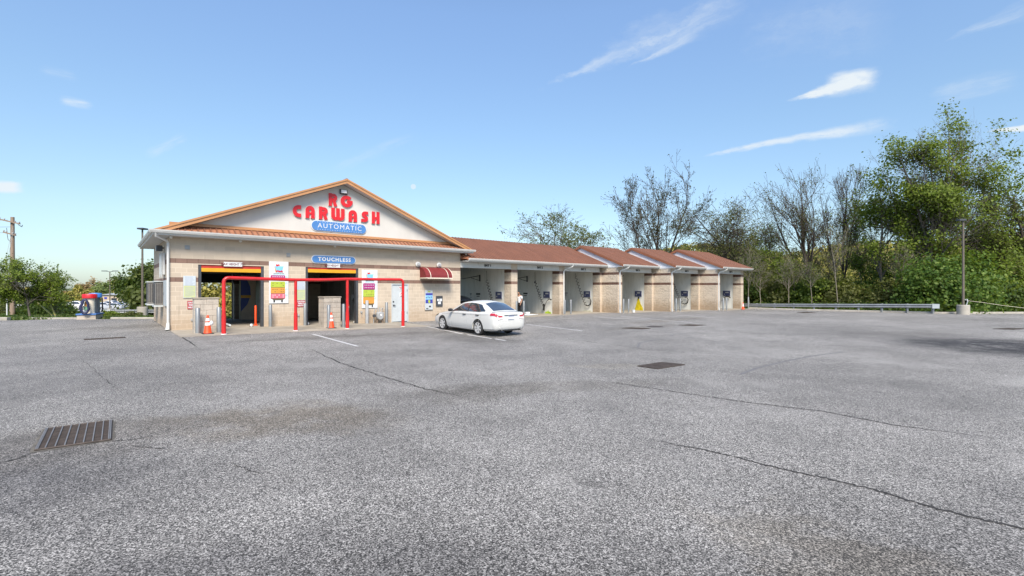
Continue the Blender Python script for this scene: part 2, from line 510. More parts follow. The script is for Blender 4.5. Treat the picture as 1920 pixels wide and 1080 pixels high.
m_pit = M('drain_silt', (.065, .05, .04), .95, var=.35, scale=10)
m_glassdark = mat_glass('dark_window')

# ------------------------------------------------------------------ ground
def grid_mesh(name, xs, ys, zf, m, keep=None):
    nx, ny = len(xs), len(ys)
    vs = [(x, y, zf(x, y)) for y in ys for x in xs]
    fs = [(j*nx+i, j*nx+i+1, (j+1)*nx+i+1, (j+1)*nx+i) for j in range(ny-1) for i in range(nx-1)]
    b = MB(); b.v = vs; b.f = fs; b.mi = [0]*len(fs)
    return b.build(name, m, smooth='all')
xs = [-4000, -1200, -500, -260, -160, -110, -85] + list(np.arange(-70, 80.1, 1.0)) + [95, 130, 200, 400, 1000, 4000]
ys = [-1000, -300, -120, -60, -30] + list(np.arange(-14, 110.1, 1.0)) + [130, 170, 240, 400, 900, 2000, 5000]
def earth_z(x, y):
    return gz(x, y) - .045
tag(grid_mesh('ground', xs, ys, earth_z, m_soil), 'grassy earth reaching out under the lot to the horizon', 'ground', kind='structure')

LOT_EDGE = [(-70, 24.5), (-32, 25.6), (-27.5, 26.2), (-26.6, 27.3), (-20.5, 27.3), (-16, 33), (-8, 44), (0, 48), (21.5, 50.5), (23.0, 45.4), (33.2, 36.3), (42, 36.6), (70, 39)]
nxl, nyl = 221, 140
lot = MB()
for i in range(nxl):
    x = -66 + (132.0*i/(nxl-1))
    ye = lerp_tab(LOT_EDGE, x)
    for j in range(nyl):
        k = j/(nyl-1)
        y = -12 + (ye + 12)*k
        lot.v.append((x, y, gz(x, y)))
for i in range(nxl-1):
    for j in range(nyl-1):
        a = i*nyl + j
        lot.f.append((a, a+nyl, a+nyl+1, a+1)); lot.mi.append(0)
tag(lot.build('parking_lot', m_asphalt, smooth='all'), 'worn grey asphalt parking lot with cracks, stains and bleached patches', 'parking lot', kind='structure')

def sheet(name, s0, s1, t0, t1, dz, m, ns=40, nt=24, label=None, cat=None, wob=0):
    b = MB(); rng = random.Random(7)
    for i in range(ns+1):
        for j in range(nt+1):
            s = s0 + (s1-s0)*i/ns; t = t0 + (t1-t0)*j/nt
            if j == 0 and wob: t += rng.uniform(-wob, wob)
            x, y = wst(s, t)
            b.v.append((x, y, gz(x, y) + dz))
    for i in range(ns):
        for j in range(nt):
            a = i*(nt+1)+j
            b.f.append((a, a+nt+1, a+nt+2, a+1)); b.mi.append(0)
    return tag(b.build(name, m, smooth='all'), label, cat, kind='structure')
sheet('concrete_apron', .0, 10.6, -3.75, 8.9, .006, m_conc, 40, 40, 'stained concrete apron running into the two wash tunnels', 'apron', .05)
sheet('concrete_apron', 14.95, 45.0, -1.0, 8.0, .006, m_conc, 60, 30, 'stained concrete floor of the six self service bays', 'apron', .1)
for k in range(1, 4):
    s0 = L + 3*BC + 2*WP + EP + (k-1)*(BC + WP + EP)
    sheet('concrete_apron', s0, 45.0 if k == 3 else s0 + BC + WP + 2*EP, -DS*k - 1.0, -DS*(k-1) - 1.0 + .02, .006 + .003*k, m_conc, 20, 8, 'concrete strip in front of a stepped wash bay', 'apron', .08)

# far road and lower car park on the left
b = MB()
xs2 = list(np.arange(-120, -9.9, 4.0))
for x in xs2:
    for y in (57.5, 61, 65.5):
        b.v.append((x, y, gz(x, y) + .02))
for i in range(len(xs2)-1):
    for j in range(2):
        a = i*3+j; b.f.append((a, a+3, a+4, a+1)); b.mi.append(0)
tag(b.build('road', m_road, smooth='all'), 'pale concrete road beyond the grass strip', 'road', kind='structure')
b = MB()
xs2 = list(np.arange(-170, -19.9, 6.0)); ys3 = [72, 76, 80, 84, 90, 100, 112, 125]
for x in xs2:
    for y in ys3: b.v.append((x, y, gz(x, y) + .02))
for i in range(len(xs2)-1):
    for j in range(len(ys3)-1):
        a = i*len(ys3)+j; b.f.append((a, a+len(ys3), a+len(ys3)+1, a+1)); b.mi.append(0)
m_asph2 = M('far_asphalt', (.10, .10, .105), .9, var=.2, scale=.3)
tag(b.build('lower_parking_lot', m_asph2, smooth='all'), 'dark lower car park beyond the road', 'parking lot', kind='structure')

# painted lines (each a thin worn sheet that follows the ground)
def ribbon_on_ground(pts, width, dz, rng=None, jit=0.0, n=24, taper=False):
    """pts: list of (x, y); a flat strip lying on the lot"""
    b = MB()
    seg = []
    for (a, c) in zip(pts, pts[1:]):
        d = math.hypot(c[0]-a[0], c[1]-a[1]); k = max(2, int(d/.22))
        for i in range(k): seg.append((a[0] + (c[0]-a[0])*i/k, a[1] + (c[1]-a[1])*i/k))
    seg.append(pts[-1])
    m = len(seg)
    for i, (x, y) in enumerate(seg):
        a = seg[max(0, i-1)]; c = seg[min(m-1, i+1)]
        dx, dy = c[0]-a[0], c[1]-a[1]; l = math.hypot(dx, dy) or 1
        nx, ny = -dy/l, dx/l
        w = width*(.5 if not rng else rng.uniform(.25, .9))
        if taper: w *= max(.12, min(1, 5.0*min(i, m-1-i)/m + .1))
        o = (rng.gauss(0, jit) if rng else 0)
        for sg in (-1, 1):
            px, py = x + nx*(o + sg*w), y + ny*(o + sg*w)
            b.v.append((px, py, gz(px, py) + dz))
    for i in range(m-1):
        b.f.append((2*i, 2*i+2, 2*i+3, 2*i+1)); b.mi.append(0)
    return b
def P2(px, py):
    x, y, _ = ground_at(px, py); return (x, y)
LINES = [('white painted bay line below the second tunnel apron', [(586, 626.5), (671, 649.5)]),
         ('white painted bay line running under the white sedan', [(800, 612.5), (868, 626.5)]),
         ('broken white dash by the rear wheel of the white sedan', [(876, 627.5), (922, 635)]),
         ('short last white dash behind the white sedan', [(928, 635.5), (948, 639)]),
         ('white painted line right of the white sedan', [(985, 608), (1092, 620.5)])]
for lab, pp in LINES:
    tag(ribbon_on_ground([P2(*p) for p in pp], .11, .005).build('painted_line', m_line, fix=False), lab, 'road marking', kind='structure')
for pp in ([(1112, 594), (1215, 600)], [(1165, 593), (1300, 605.5)], [(1255, 590), (1340, 596)]):
    tag(ribbon_on_ground([P2(*p) for p in pp], .10, .005).build('painted_line', m_line, fix=False), 'faint worn white line in front of the stepped bays', 'road marking', kind='structure')

def wander(pts, rng, amp, per=14):
    out = []
    for (a, c) in zip(pts, pts[1:]):
        for i in range(per):
            k = i/per
            out.append((a[0] + (c[0]-a[0])*k + rng.gauss(0, amp), a[1] + (c[1]-a[1])*k + rng.gauss(0, amp)))
    out.append(pts[-1]); return out
CRACKS = [([(1205, 822), (1330, 845), (1470, 880), (1620, 913), (1760, 955), (1920, 992), (2010, 1016)], .026, .010),
          ([(1100, 711), (1180, 722), (1300, 740), (1420, 757), (1540, 771), (1680, 798), (1920, 828)], .024, .012),
          ([(560, 645), (640, 681), (690, 697), (745, 714), (800, 730), (872, 745)], .030, .018),
          ([(1060, 635), (1140, 645), (1210, 655), (1290, 662)], .035, .02),
          ([(318, 618), (344, 634), (354, 640), (369, 651)], .040, .010),
          ([(430, 868), (470, 883), (498, 890)], .008, .008),
          ([(240, 836), (290, 841), (325, 843)], .010, .008),
          ([(208, 828), (250, 824), (300, 815)], .012, .012),
          ([(66, 848), (30, 862), (10, 866)], .010, .012),
          ([(150, 672), (185, 700), (228, 738)], .008, .015)]
rng = random.Random(3)
for pp, w, amp in CRACKS:
    tag(ribbon_on_ground(wander([P2(*p) for p in pp], rng, amp), w, .004, rng, w*.25, taper=True).build('asphalt_crack', m_crack, fix=False),
        'dark open crack wandering across the grey asphalt', 'crack', kind='structure')
m_skid = M('tyre_mark', (.13, .13, .135), .8, var=.25, scale=4)
for pp in ([(1195, 652), (1200, 643), (1230, 637), (1270, 634), (1300, 633)], [(1262, 631), (1258, 628), (1275, 626), (1330, 625)], [(1388, 702), (1420, 690), (1470, 678), (1520, 668), (1580, 660)]):
    q = [P2(*p) for p in pp]
    tag(ribbon_on_ground(q, .07, .004).build('tyre_mark', m_skid, fix=False), 'faint curved dark tyre mark on the asphalt', 'tyre mark', kind='structure')

# kerbs
def kerb(name, pts, label, w=.18, h=.14):
    b = MB(); n = len(pts)
    for i, (x, y) in enumerate(pts):
        a = pts[max(0, i-1)]; c = pts[min(n-1, i+1)]
        dx, dy = c[0]-a[0], c[1]-a[1]; l = math.hypot(dx, dy)
        nx, ny = -dy/l, dx/l
        z = gz(x, y)
        for o, q in ((0, -.1), (0, h-.02), (.02, h), (w, h), (w, -.1)):
            b.v.append((x + nx*o, y + ny*o, z + q))
    for i in range(n-1):
        for j in range(4):
            a = i*5+j; b.f.append((a, a+5, a+6, a+1)); b.mi.append(0)
    b.f.append((4, 3, 2, 1, 0)); b.mi.append(0)
    b.f.append(tuple((n-1)*5 + j for j in range(5))); b.mi.append(0)
    return tag(b.build(name, m_kerb, smooth=True), label, 'kerb', kind='structure')
def dense(pts, step=.8):
    o = []
    for (a, c) in zip(pts, pts[1:]):
        k = max(1, int(math.hypot(c[0]-a[0], c[1]-a[1])/step))
        for i in range(k): o.append((a[0]+(c[0]-a[0])*i/k, a[1]+(c[1]-a[1])*i/k))
    o.append(pts[-1]); return o
kerb('kerb', dense([(22.9, 45.5), (28, 40.9), (33.2, 36.4), (42, 36.7), (70, 39.1)]), 'low concrete kerb along the right edge of the lot')
kerb('kerb', dense([(-60, 24.9), (-32, 25.7), (-28.2, 26.3)]), 'raised grey kerb end at the left edge of the lot', .25, .16)
kerb('kerb', dense([(-28.1, 27.4), (-24.9, 27.45)]), 'flush earth kerb left of the vacuum island', .3, .07)
kerb('kerb', dense([(-23.4, 27.45), (-20.9, 27.5)]), 'low broken kerb right of the vacuum island', .2, .09)
# ------------------------------------------------------------------ main wash building
ORG = (P0[0], P0[1], 0)
main = thing('car_wash_building', 'beige block car wash with gabled copper trimmed roof and two drive through tunnels', 'building', ORG, TH)
DEP = 8.6           # depth
WH = 4.02           # wall height
OPEN = [(1.015, 3.64, 2.83), (5.535, 8.265, 2.86)]
def wall_with_openings(b, x0, x1, z0, z1, t0, t1, holes):
    """a wall along s with openings (s0, s1, z_bottom, z_top), made of butted blocks"""
    cuts = sorted(holes)
    x = x0
    for a, c, zb, zt in cuts:
        if a > x: b.box(x, t0, z0, a, t1, z1)
        b.box(a, t0, zt, c, t1, z1)
        if zb > z0: b.box(a, t0, z0, c, t1, zb)
        x = c
    if x < x1: b.box(x, t0, z0, x1, t1, z1)
b = MB()
holes = [(OPEN[0][0], OPEN[0][1], -.5, OPEN[0][2]), (OPEN[1][0], OPEN[1][1], -.5, OPEN[1][2]), (10.195, 11.268, -.5, 2.05)]
wall_with_openings(b, 0, L, -.5, WH, 0, .3, holes)
back = [(.75, 3.9, -.5, 2.15)]
wall_with_openings(b, 0, L, -.8, WH, DEP-.3, DEP, back)
b.box(0, .3, -.8, .3, DEP-.3, WH)
b.box(L-.3, .3, -.5, L, DEP-.3, WH)
b.build('wall', m_block, main)
m_tunnel = M('tunnel_lining', (.34, .345, .34), .5, var=.25, scale=1.0, dirt=.4, dirtcol=(.10, .09, .07), stretch=(2, 2, .4))
b = MB()
b.box(4.42, .302, -.5, 4.72, DEP-.302, WH-.1)
b.box(9.05, .302, -.5, 9.25, DEP-.302, WH-.1)
b.box(.302, .302, -.5, .33, DEP-.302, WH-.1)
b.build('tunnel_wall', m_tunnel, main)
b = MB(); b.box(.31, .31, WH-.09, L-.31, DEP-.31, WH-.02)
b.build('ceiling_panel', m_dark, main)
# gable walls
def zroof(s): return 7.40 - .405*abs(s - L/2)
m_gab = m_stucco
b = MB()
gz0, gz1 = 4.60, zroof(L/2) - .16
half = (gz1 - gz0)/.405
for t0, t1 in ((0.0, .25), (DEP-.25, DEP)):
    b.prism([(L/2-half, t0, gz0), (L/2+half, t0, gz0), (L/2, t0, gz1)], (0, t1-t0, 0))
b.build('gable_wall', m_gab, main)
b = MB(); b.box(.05, .02, WH+.002, L-.05, .24, 4.598); b.box(.05, DEP-.24, WH+.002, L-.05, DEP-.02, 4.598)
b.build('gable_base', m_brown, main)
b = MB(); b.box(-.02, -.045, 4.50, L+.02, -.002, 4.62); b.box(-.02, -.10, 4.49, L+.02, -.047, 4.545)
b.build('base_trim', m_orange, main)
# main roof: two slopes with standing ribs along the fall line
OVF, OVS = .48, .60
def slope_panel(b, sa, za, sb, zb, t0, t1, thick=.07):
    b.prism([(sa, t0, za), (sb, t0, zb), (sb, t0, zb-thick), (sa, t0, za-thick)], (0, t1-t0, 0))
b = MB()
ridge = zroof(L/2)
for sg in (-1, 1):
    e = L/2 + sg*(L/2 + OVS)
    slope_panel(b, e, zroof(-OVS), L/2, ridge, -OVF, DEP + OVF)
    t = -OVF + .12
    while t < DEP + OVF:
        b.prism([(e, t, zroof(-OVS)+.001), (e, t+.02, zroof(-OVS)+.03), (e, t+.045, zroof(-OVS)+.03), (e, t+.065, zroof(-OVS)+.001)], (L/2-e, 0, ridge - zroof(-OVS)))
        t += .235
b.tube([(L/2, -OVF-.02, ridge+.02), (L/2, DEP+OVF+.02, ridge+.02)], .09, 6)
b.build('roof', m_rooftop, main)
# rake fascia boards in copper, front and back
b = MB()
for t0, t1 in ((-OVF-.03, -OVF-.002), (DEP+OVF+.002, DEP+OVF+.03)):
    for sg in (-1, 1):
        e = L/2 + sg*(L/2 + OVS); zl = zroof(-OVS)
        b.prism([(e, t0, zl+.05), (L/2+sg*.001, t0, ridge+.05), (L/2+sg*.001, t0, ridge-.155), (e, t0, zl-.155)], (0, t1-t0, 0))
        b.prism([(e, t0-.03, zl+.075), (L/2+sg*.001, t0-.03, ridge+.075), (L/2+sg*.001, t0-.03, ridge-.01), (e, t0-.03, zl-.01)], (0, .028, 0))
b.build('rake_trim', m_orange, main)
b = MB()
for sg in (-1, 1):
    e = L/2 + sg*(L/2 + OVS-.02); zl = zroof(-OVS)
    b.prism([(e, -OVF+.002, zl-.085), (L/2+sg*.002, -OVF+.002, ridge-.085), (L/2+sg*.002, -OVF+.002, ridge-.14), (e, -OVF+.002, zl-.14)], (0, OVF-.006, 0))
b.build('rake_soffit', m_soffit, main)
# skirt roof along the front, below the gable
b = MB()
se0, se1 = -OVS, L+OVS
b.prism([(se0+.03, -.6, 4.17), (se1-.03, -.6, 4.17), (L-.20, -.052, 4.47), (.20, -.052, 4.47)], (0, 0, -.05))
s = .22
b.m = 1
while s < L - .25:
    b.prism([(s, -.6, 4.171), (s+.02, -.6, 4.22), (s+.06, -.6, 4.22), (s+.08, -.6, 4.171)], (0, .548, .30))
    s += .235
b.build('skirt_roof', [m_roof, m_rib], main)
b = MB(); b.box(se0, -.58, 3.995, se1, -.012, 4.035); b.box(se0, -.01, 3.995, -.012, DEP+.2, 4.035); b.box(L+.012, -.01, 3.995, se1, DEP+.2, 4.035)
b.build('soffit', m_soffit, main)
GUT = [(0, 0), (.012, -.05), (.05, -.125), (.12, -.135), (.12, -.0), (.108, -.0), (.108, -.122), (.055, -.112), (.022, -.045), (.012, 0)]
def gutter(b, s0, s1, t, z):
    b.prism([(s0, t - .12 + y, z + h) for y, h in GUT], (s1-s0, 0, 0))
b = MB(); gutter(b, se0-.12, se1+.10, -.60, 4.20)
b.box(se0, -.598, 4.036, se1, -.575, 4.118)
b.build('gutter', m_white, main)
b = MB()
b.prism([(se0 - .12 + y, -.598, 4.20 + h) for y, h in GUT], (0, DEP + .85, 0))
b.box(se0-.001, -.57, 4.036, se0+.02, DEP+.2, 4.098)
b.build('gutter', m_white, main)
# corner downspout
b = MB()
b.tube([(-.52, -.62, 4.08), (-.50, -.55, 3.93), (-.12, -.12, 3.80), (-.06, -.06, 3.70), (-.06, -.06, .30)], .048, 8)
b.tube([(-.06, -.06, .32), (-.07, -.08, .12), (-.09, -.12, .02)], [.06, .075, .085], 10)
b.build('downspout', m_white, main, smooth=True)
# tunnel doors: jamb tracks and rolled curtain with red and yellow bars
for (a, c, zt), zy in zip(OPEN, (2.52, 2.585)):
    b = MB(); b.box(a+.001, .03, -.3, a+.12, .28, zt-.001); b.build('door_jamb', m_steel, main)
    b = MB(); b.box(c-.12, .03, -.3, c-.001, .28, zt-.001); b.build('door_jamb', m_steel, main)
    b = MB(); b.box(a+.122, .045, zy+.17, c-.122, .12, zt-.003)
    b.build('door_curtain', m_doorred, main)
    b = MB(); b.bevbox(a+.122, .03, zy, c-.122, .13, zy+.168, .012)
    b.build('door_bottom_bar', m_yellow, main)
# rear tunnel header shutters (dark) seen from inside
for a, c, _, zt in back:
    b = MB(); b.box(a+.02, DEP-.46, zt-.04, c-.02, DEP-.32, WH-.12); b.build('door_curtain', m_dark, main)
# steel service door
door = MB(); door.bevbox(10.255, .06, -.12, 11.208, .11, 1.985, .004)
door = door.build('door', m_lgray, main)
b = MB(); b.box(10.196, .01, -.2, 10.253, .29, 2.049); b.box(11.21, .01, -.2, 11.267, .29, 2.049); b.box(10.255, .01, 1.99, 11.208, .29, 2.049)
b.build('frame', m_lgray, door)
b = MB(); b.lathe([(.045, -.03), (.045, .0)], 10, axis='y', origin=(10.34, .06, 1.02)); b.build('deadbolt', m_steel, door)
b = MB(); b.bevbox(10.31, .0, .78, 10.39, .058, .86, .008); b.bevbox(10.33, -.02, .80, 10.46, .0, .83, .006)
b.build('handle', m_steel, door)
for q in (.30, 1.6):
    b = MB(); b.box(11.195, .03, q, 11.212, .062, q+.12); b.build('hinge', m_steel, door)
dsig = MB(); dsig.box(10.72, .052, 1.66, 11.02, .0585, 1.88)
dsig = dsig.build('door_sign', m_signwhite, door)
b = MB(); put_text(b, 'DANGER', 10.87, .05, 1.83, .075, offset=.003); b.build('lettering', m_redsign, dsig)
b = MB(); put_text(b, 'KEEP OUT', 10.87, .05, 1.76, .05, offset=.001); put_text(b, 'AUTHORIZED ONLY', 10.87, .05, 1.70, .032); b.build('lettering', m_black, dsig)
b = MB(); b.box(10.73, .052, 1.28, 11.0, .0585, 1.54)
ns = b.build('door_sign', m_signwhite, door)
b = MB()
ring = [(10.885 + .085*math.cos(w), .049, 1.43 + .085*math.sin(w)) for w in [2*PI*k/20 for k in range(20)]]
b.tube(ring, .011, 5, closed=True); b.tube([(10.83, .048, 1.48), (10.94, .048, 1.38)], .010, 5)
b.build('no_entry_mark', m_redsign, ns)
b = MB(); b.box(10.77, .048, 1.295, 10.95, .052, 1.325); b.build('lettering', m_black, ns)
# small wall fittings, each a thing screwed to the wall
def fitting(name, b, m, s, t, z, label, cat, group=None, smooth=False):
    o = b.build(name, m, None, smooth=smooth)
    o.location = (*wst(s, t), z); o.rotation_euler = (0, 0, TH)
    return tag(o, label, cat, group)
for s, z, lab in ((.62, 3.56, 'small grey louvred vent high on the wall left of the first tunnel'), (4.72, 3.42, 'small grey louvred vent above the wall between the tunnels')):
    b = MB(); b.bevbox(-.09, -.035, -.09, .09, -.002, .09, .01)
    for k in range(4): b.box(-.075, -.05, -.07+.04*k, .075, -.034, -.05+.04*k)
    fitting('wall_vent', b, m_gray, s, -.001, z, lab, 'vent', 'louvred wall vents')
for s, z, lab in ((.80, .42, 'grey outlet box low on the wall beside the left stub wall'), (3.93, .42, 'grey outlet box under the four block menu board'), (5.18, .45, 'grey outlet box under the second caution sign'), (8.42, .50, 'grey outlet box behind the tall dark grey post')):
    b = MB(); b.bevbox(-.05, -.06, -.05, .05, -.002, .05, .012); b.tube([(.02, -.03, -.04), (.02, -.03, -.30)], .012, 6)
    fitting('outlet_box', b, m_gray, s, -.001, z, lab, 'outlet box', 'outlet boxes on the front wall')
for s, t, lab in ((.02, -.28, 'white dome camera under the left corner of the eave'), (2.6, -.30, 'white dome camera under the eave over the first tunnel'), (6.9, -.30, 'white dome camera under the eave above the blue oval sign'), (15.2, -.2, 'white dome camera under the right end of the main eave')):
    b = MB(); b.lathe([(.04, 0), (.065, -.02), (.065, -.06), (.05, -.10), (.0, -.12)], 10)
    fitting('dome_camera', b, m_white, s, t, 3.994, lab, 'camera', 'dome cameras under the eaves', True)
# ------------------------------------------------------------------ self service wing
wing = thing('self_serve_bay_building', 'long block building of six open wash bays with stepped brown metal roofs', 'building', ORG, TH)
OZ, HZ = 3.10, 3.47           # opening head, header top
RT, RZ, GZ = 3.8, 5.42, 3.66  # ridge (behind the front), ridge height, eave height
WD = 7.6
sec = []                      # sections: (wall left s, first bay s, number of bays, front t)
s = L
sec.append((L, L, 3, 0.0))
sA3 = L + 3*BC + 2*WP
sB = sA3 + EP
secs = [(sB + k*(BC + WP + EP), -DS*(k+1)) for k in range(3)]
piers = []
def block_box(*a): b = MB(); b.box(*a); return b
FL = -.6
# piers of the straight part
for k in range(2):
    a = L + (k+1)*BC + k*WP
    block_box(a, 0, FL, a+WP, .75, OZ).build('pier', m_split, wing)
    b = MB(); b.box(a+.003, -.006, FL, a+WP-.003, -.001, OZ); b.build('pier_face', m_block, wing)
    block_box(a+.02, .752, FL, a+WP-.02, WD, OZ+.25).build('bay_divider', m_frp, wing)
    block_box(a, .002, OZ+.002, a+WP, .5, HZ).build('pier_head', m_block, wing)
a = sA3
block_box(a, 0, FL, a+EP-.002, .75, OZ).build('pier', m_split, wing)
b = MB(); b.box(a+.002, -.006, FL, a+EP-.004, -.001, OZ); b.build('pier_face', m_block, wing)
block_box(a+.02, .752, FL, a+EP-.002, WD, OZ+.25).build('bay_divider', m_frp, wing)
block_box(L+.002, .31, FL, L+.05, WD, OZ+.25).build('bay_divider', m_frp, wing)
for k, (sw, tf) in enumerate(secs):
    block_box(sw, tf, FL, sw+WP, WD+tf, HZ).build('side_wall', m_split, wing)
    b = MB(); b.box(sw+.003, tf-.006, FL, sw+WP-.003, tf-.001, HZ); b.build('pier_face', m_block, wing)
    block_box(sw+WP+.002, tf+.75, FL, sw+WP+.03, WD+tf, OZ+.25).build('bay_divider', m_frp, wing)
    e = sw + WP + BC
    w = EP if k < 2 else WP
    block_box(e, tf, FL, e+w-.002, tf+.75, OZ).build('pier', m_split, wing)
    b = MB(); b.box(e+.002, tf-.006, FL, e+w-.004, tf-.001, OZ); b.build('pier_face', m_block, wing)
    block_box(e+.02, tf+.752, FL, e+w-.002, tf+WD, OZ+.25).build('bay_divider', m_frp, wing)
    if k == 2: block_box(e+.002, tf+.002, OZ+.002, e+w-.004, tf+WD, HZ).build('pier_head', m_split, wing)
# headers with the bay numbers
bays = [(L + i*(BC+WP), 0.0) for i in range(3)] + [(sw+WP, tf) for sw, tf in secs]
for i, (a, t) in enumerate(bays):
    w = BC
    hd = MB(); hd.box(a+.003, t+.02, OZ, a+w-.003, t+.24, HZ); hd.box(a+.003, t+.0, OZ-.0, a+w-.003, t+.018, OZ+.06)
    hd = hd.build('header', m_header, wing)
    b = MB(); put_text(b, 'BAY %d' % (i+1), a + w*.52, t + .006, OZ + .185, .22, offset=.008, extrude=.006)
    b.build('lettering', m_black, hd)
    b = MB(); b.box(a+.003, t+WD-.3, OZ-.35, a+w-.003, t+WD, HZ); b.build('header', m_header, wing)
# roofs
m_roofs = m_roof
def wing_roof(s0, s1, t, valley=False, name='roof'):
    b = MB()
    z0 = GZ; k = (RZ - GZ)/(RT + .6)
    tf, tr, tb = t - .6, t + RT, t + 2*RT + .6
    th = .09
    if valley:
        # the first roof runs up into the main roof and is cut along the valley
        zm = lambda s: 7.40 - .405*(s - L/2)
        t1 = tf + (zm(L+.6) + .0 - z0)/k
        sr = L/2 + (7.40 - RZ)/.405 - .25
        f = [(s0, tf, z0), (s1, tf, z0), (s1, tr, RZ), (sr, tr, RZ), (s0, max(tf+.3, t1), z0 + k*(max(tf+.3, t1)-tf))]
        b.prism(f, (0, 0, -th))
        b.prism([(sr, tr+.003, RZ), (s1, tr+.003, RZ), (s1, tb, z0), (s0, tb, z0)], (0, 0, -th))
        left = lambda tt: s0 if tt <= t1 else s0 + (sr - s0)*(tt - t1)/(tr - t1)
    else:
        b.prism([(s0, tf, z0), (s1, tf, z0), (s1, tr, RZ), (s0, tr, RZ)], (0, 0, -th))
        b.prism([(s0, tr+.003, RZ), (s1, tr+.003, RZ), (s1, tb, z0), (s0, tb, z0)], (0, 0, -th))
        sr = s0
    x = sr + .08
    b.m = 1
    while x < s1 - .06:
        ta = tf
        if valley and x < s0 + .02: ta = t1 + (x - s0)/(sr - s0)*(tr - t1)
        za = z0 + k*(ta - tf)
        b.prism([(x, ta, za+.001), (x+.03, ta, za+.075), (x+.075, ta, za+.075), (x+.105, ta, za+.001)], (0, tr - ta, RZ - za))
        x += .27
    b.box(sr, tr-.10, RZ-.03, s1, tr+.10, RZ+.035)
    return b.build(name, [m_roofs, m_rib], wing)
rend = sB - .03
wing_roof(L+.12, rend + .0, 0.0, True)
for k, (sw, tf) in enumerate(secs):
    e = secs[k+1][0] - .03 if k < 2 else sw + WP + BC + WP + .62
    wing_roof(sw - .12, e, tf)
    # gable end of white lap siding with brown rake boards
    kk = (RZ - GZ)/(RT + .6)
    b = MB()
    tf0, tr, tb = tf - .56, tf + RT, tf + 2*RT + .56
    b.prism([(sw - .03, tf0, GZ - .19), (sw - .03, tf0, GZ - .10), (sw - .03, tr, RZ - .10), (sw - .03, tb, GZ - .10), (sw - .03, tb, GZ - .19)], (.028, 0, 0))
    b.build('gable_siding', m_siding, wing)
    b = MB()
    tf1 = tf - .62
    for (ta, za), (tb1, zb1) in (((tf1, GZ), (tr, RZ)), ((tr+.004, RZ), (tb, GZ))):
        b.prism([(sw - .16, ta, za + .045), (sw - .16, tb1, zb1 + .045), (sw - .16, tb1, zb1 - .16), (sw - .16, ta, za - .16)], (.038, 0, 0))
    b.build('rake_trim', m_brown, wing)
e = secs[2][0] + WP + BC + WP + .62
tf = secs[2][1]
b = MB()
for (ta, za), (tb1, zb1) in (((tf-.62, GZ), (tf+RT, RZ)), ((tf+RT+.004, RZ), (tf+2*RT+.6, GZ))):
    b.prism([(e+.002, ta, za + .045), (e+.002, tb1, zb1 + .045), (e+.002, tb1, zb1 - .16), (e+.002, ta, za - .16)], (.035, 0, 0))
b.build('rake_trim', m_brown, wing)
b = MB()
b.prism([(e-.62, tf-.55, GZ-.17), (e-.62, tf+RT, RZ-.11), (e-.62, tf+2*RT+.55, GZ-.17)], (.03, 0, 0))
b.build('gable_siding', m_siding, wing)
b = MB(); b.prism([(L+.005, -.58, GZ-.05), (L+.005, 1.3, GZ+.72), (L+.005, 1.3, GZ-.05)], (.10, 0, 0)); b.build('roof_end_panel', m_brown, wing)
# gutters, soffits and downspouts
gl = [(L + .22, sB - .05, 0.0)] + [(sw - .12, (secs[k+1][0] - .05 if k < 2 else sw+WP+BC+WP+.62), tf) for k, (sw, tf) in enumerate(secs)]
for a, c, t in gl:
    b = MB(); gutter(b, a, c, t - .60, GZ + .01); b.box(a, t-.598, GZ-.17, c, t-.575, GZ-.095)
    b.build('gutter', m_white, wing)
    b = MB(); b.box(a-.05 if a > L+1 else L+.01, t-.574, GZ-.185, c-.02, t-.002, GZ-.155); b.build('soffit', m_soffit, wing)
def downspout(s, t):
    b = MB()
    b.tube([(s+.42, t-.66, GZ-.10), (s+.42, t-.62, GZ-.22), (s+.06, t-.14, GZ-.46), (s, t-.075, GZ-.58), (s, t-.075, .02)], .055, 8)
    b.tube([(s, t-.075, .10), (s, t-.085, -.08), (s, t-.13, -.20)], [.062, .075, .08], 8)
    b.build('downspout', m_white, wing, smooth=True)
downspout(L + 2*BC + WP + .40, 0)
for sw, tf in secs: downspout(sw + .17, tf)
# ceilings over the bays
b = MB(); b.box(L+.06, .26, OZ+.26, sB-.02, WD, OZ+.30)
for k, (sw, tf) in enumerate(secs): b.box(sw+WP+.01, tf+.26, OZ+.26, sw+WP+BC+.01, tf+WD, OZ+.30)
b.build('ceiling_panel', m_ceil, wing)
b = MB(); b.bevbox(-.06, -.08, -.06, .06, -.005, .06, .015); b.lathe([(.045, -.06), (.04, -.09), (.01, -.105)], 10, cy=-.04)
fitting('dome_camera', b, m_white, L+1.45, .018, HZ-.05, 'small white camera on the header of the first open bay', 'camera', 'dome cameras under the eaves')
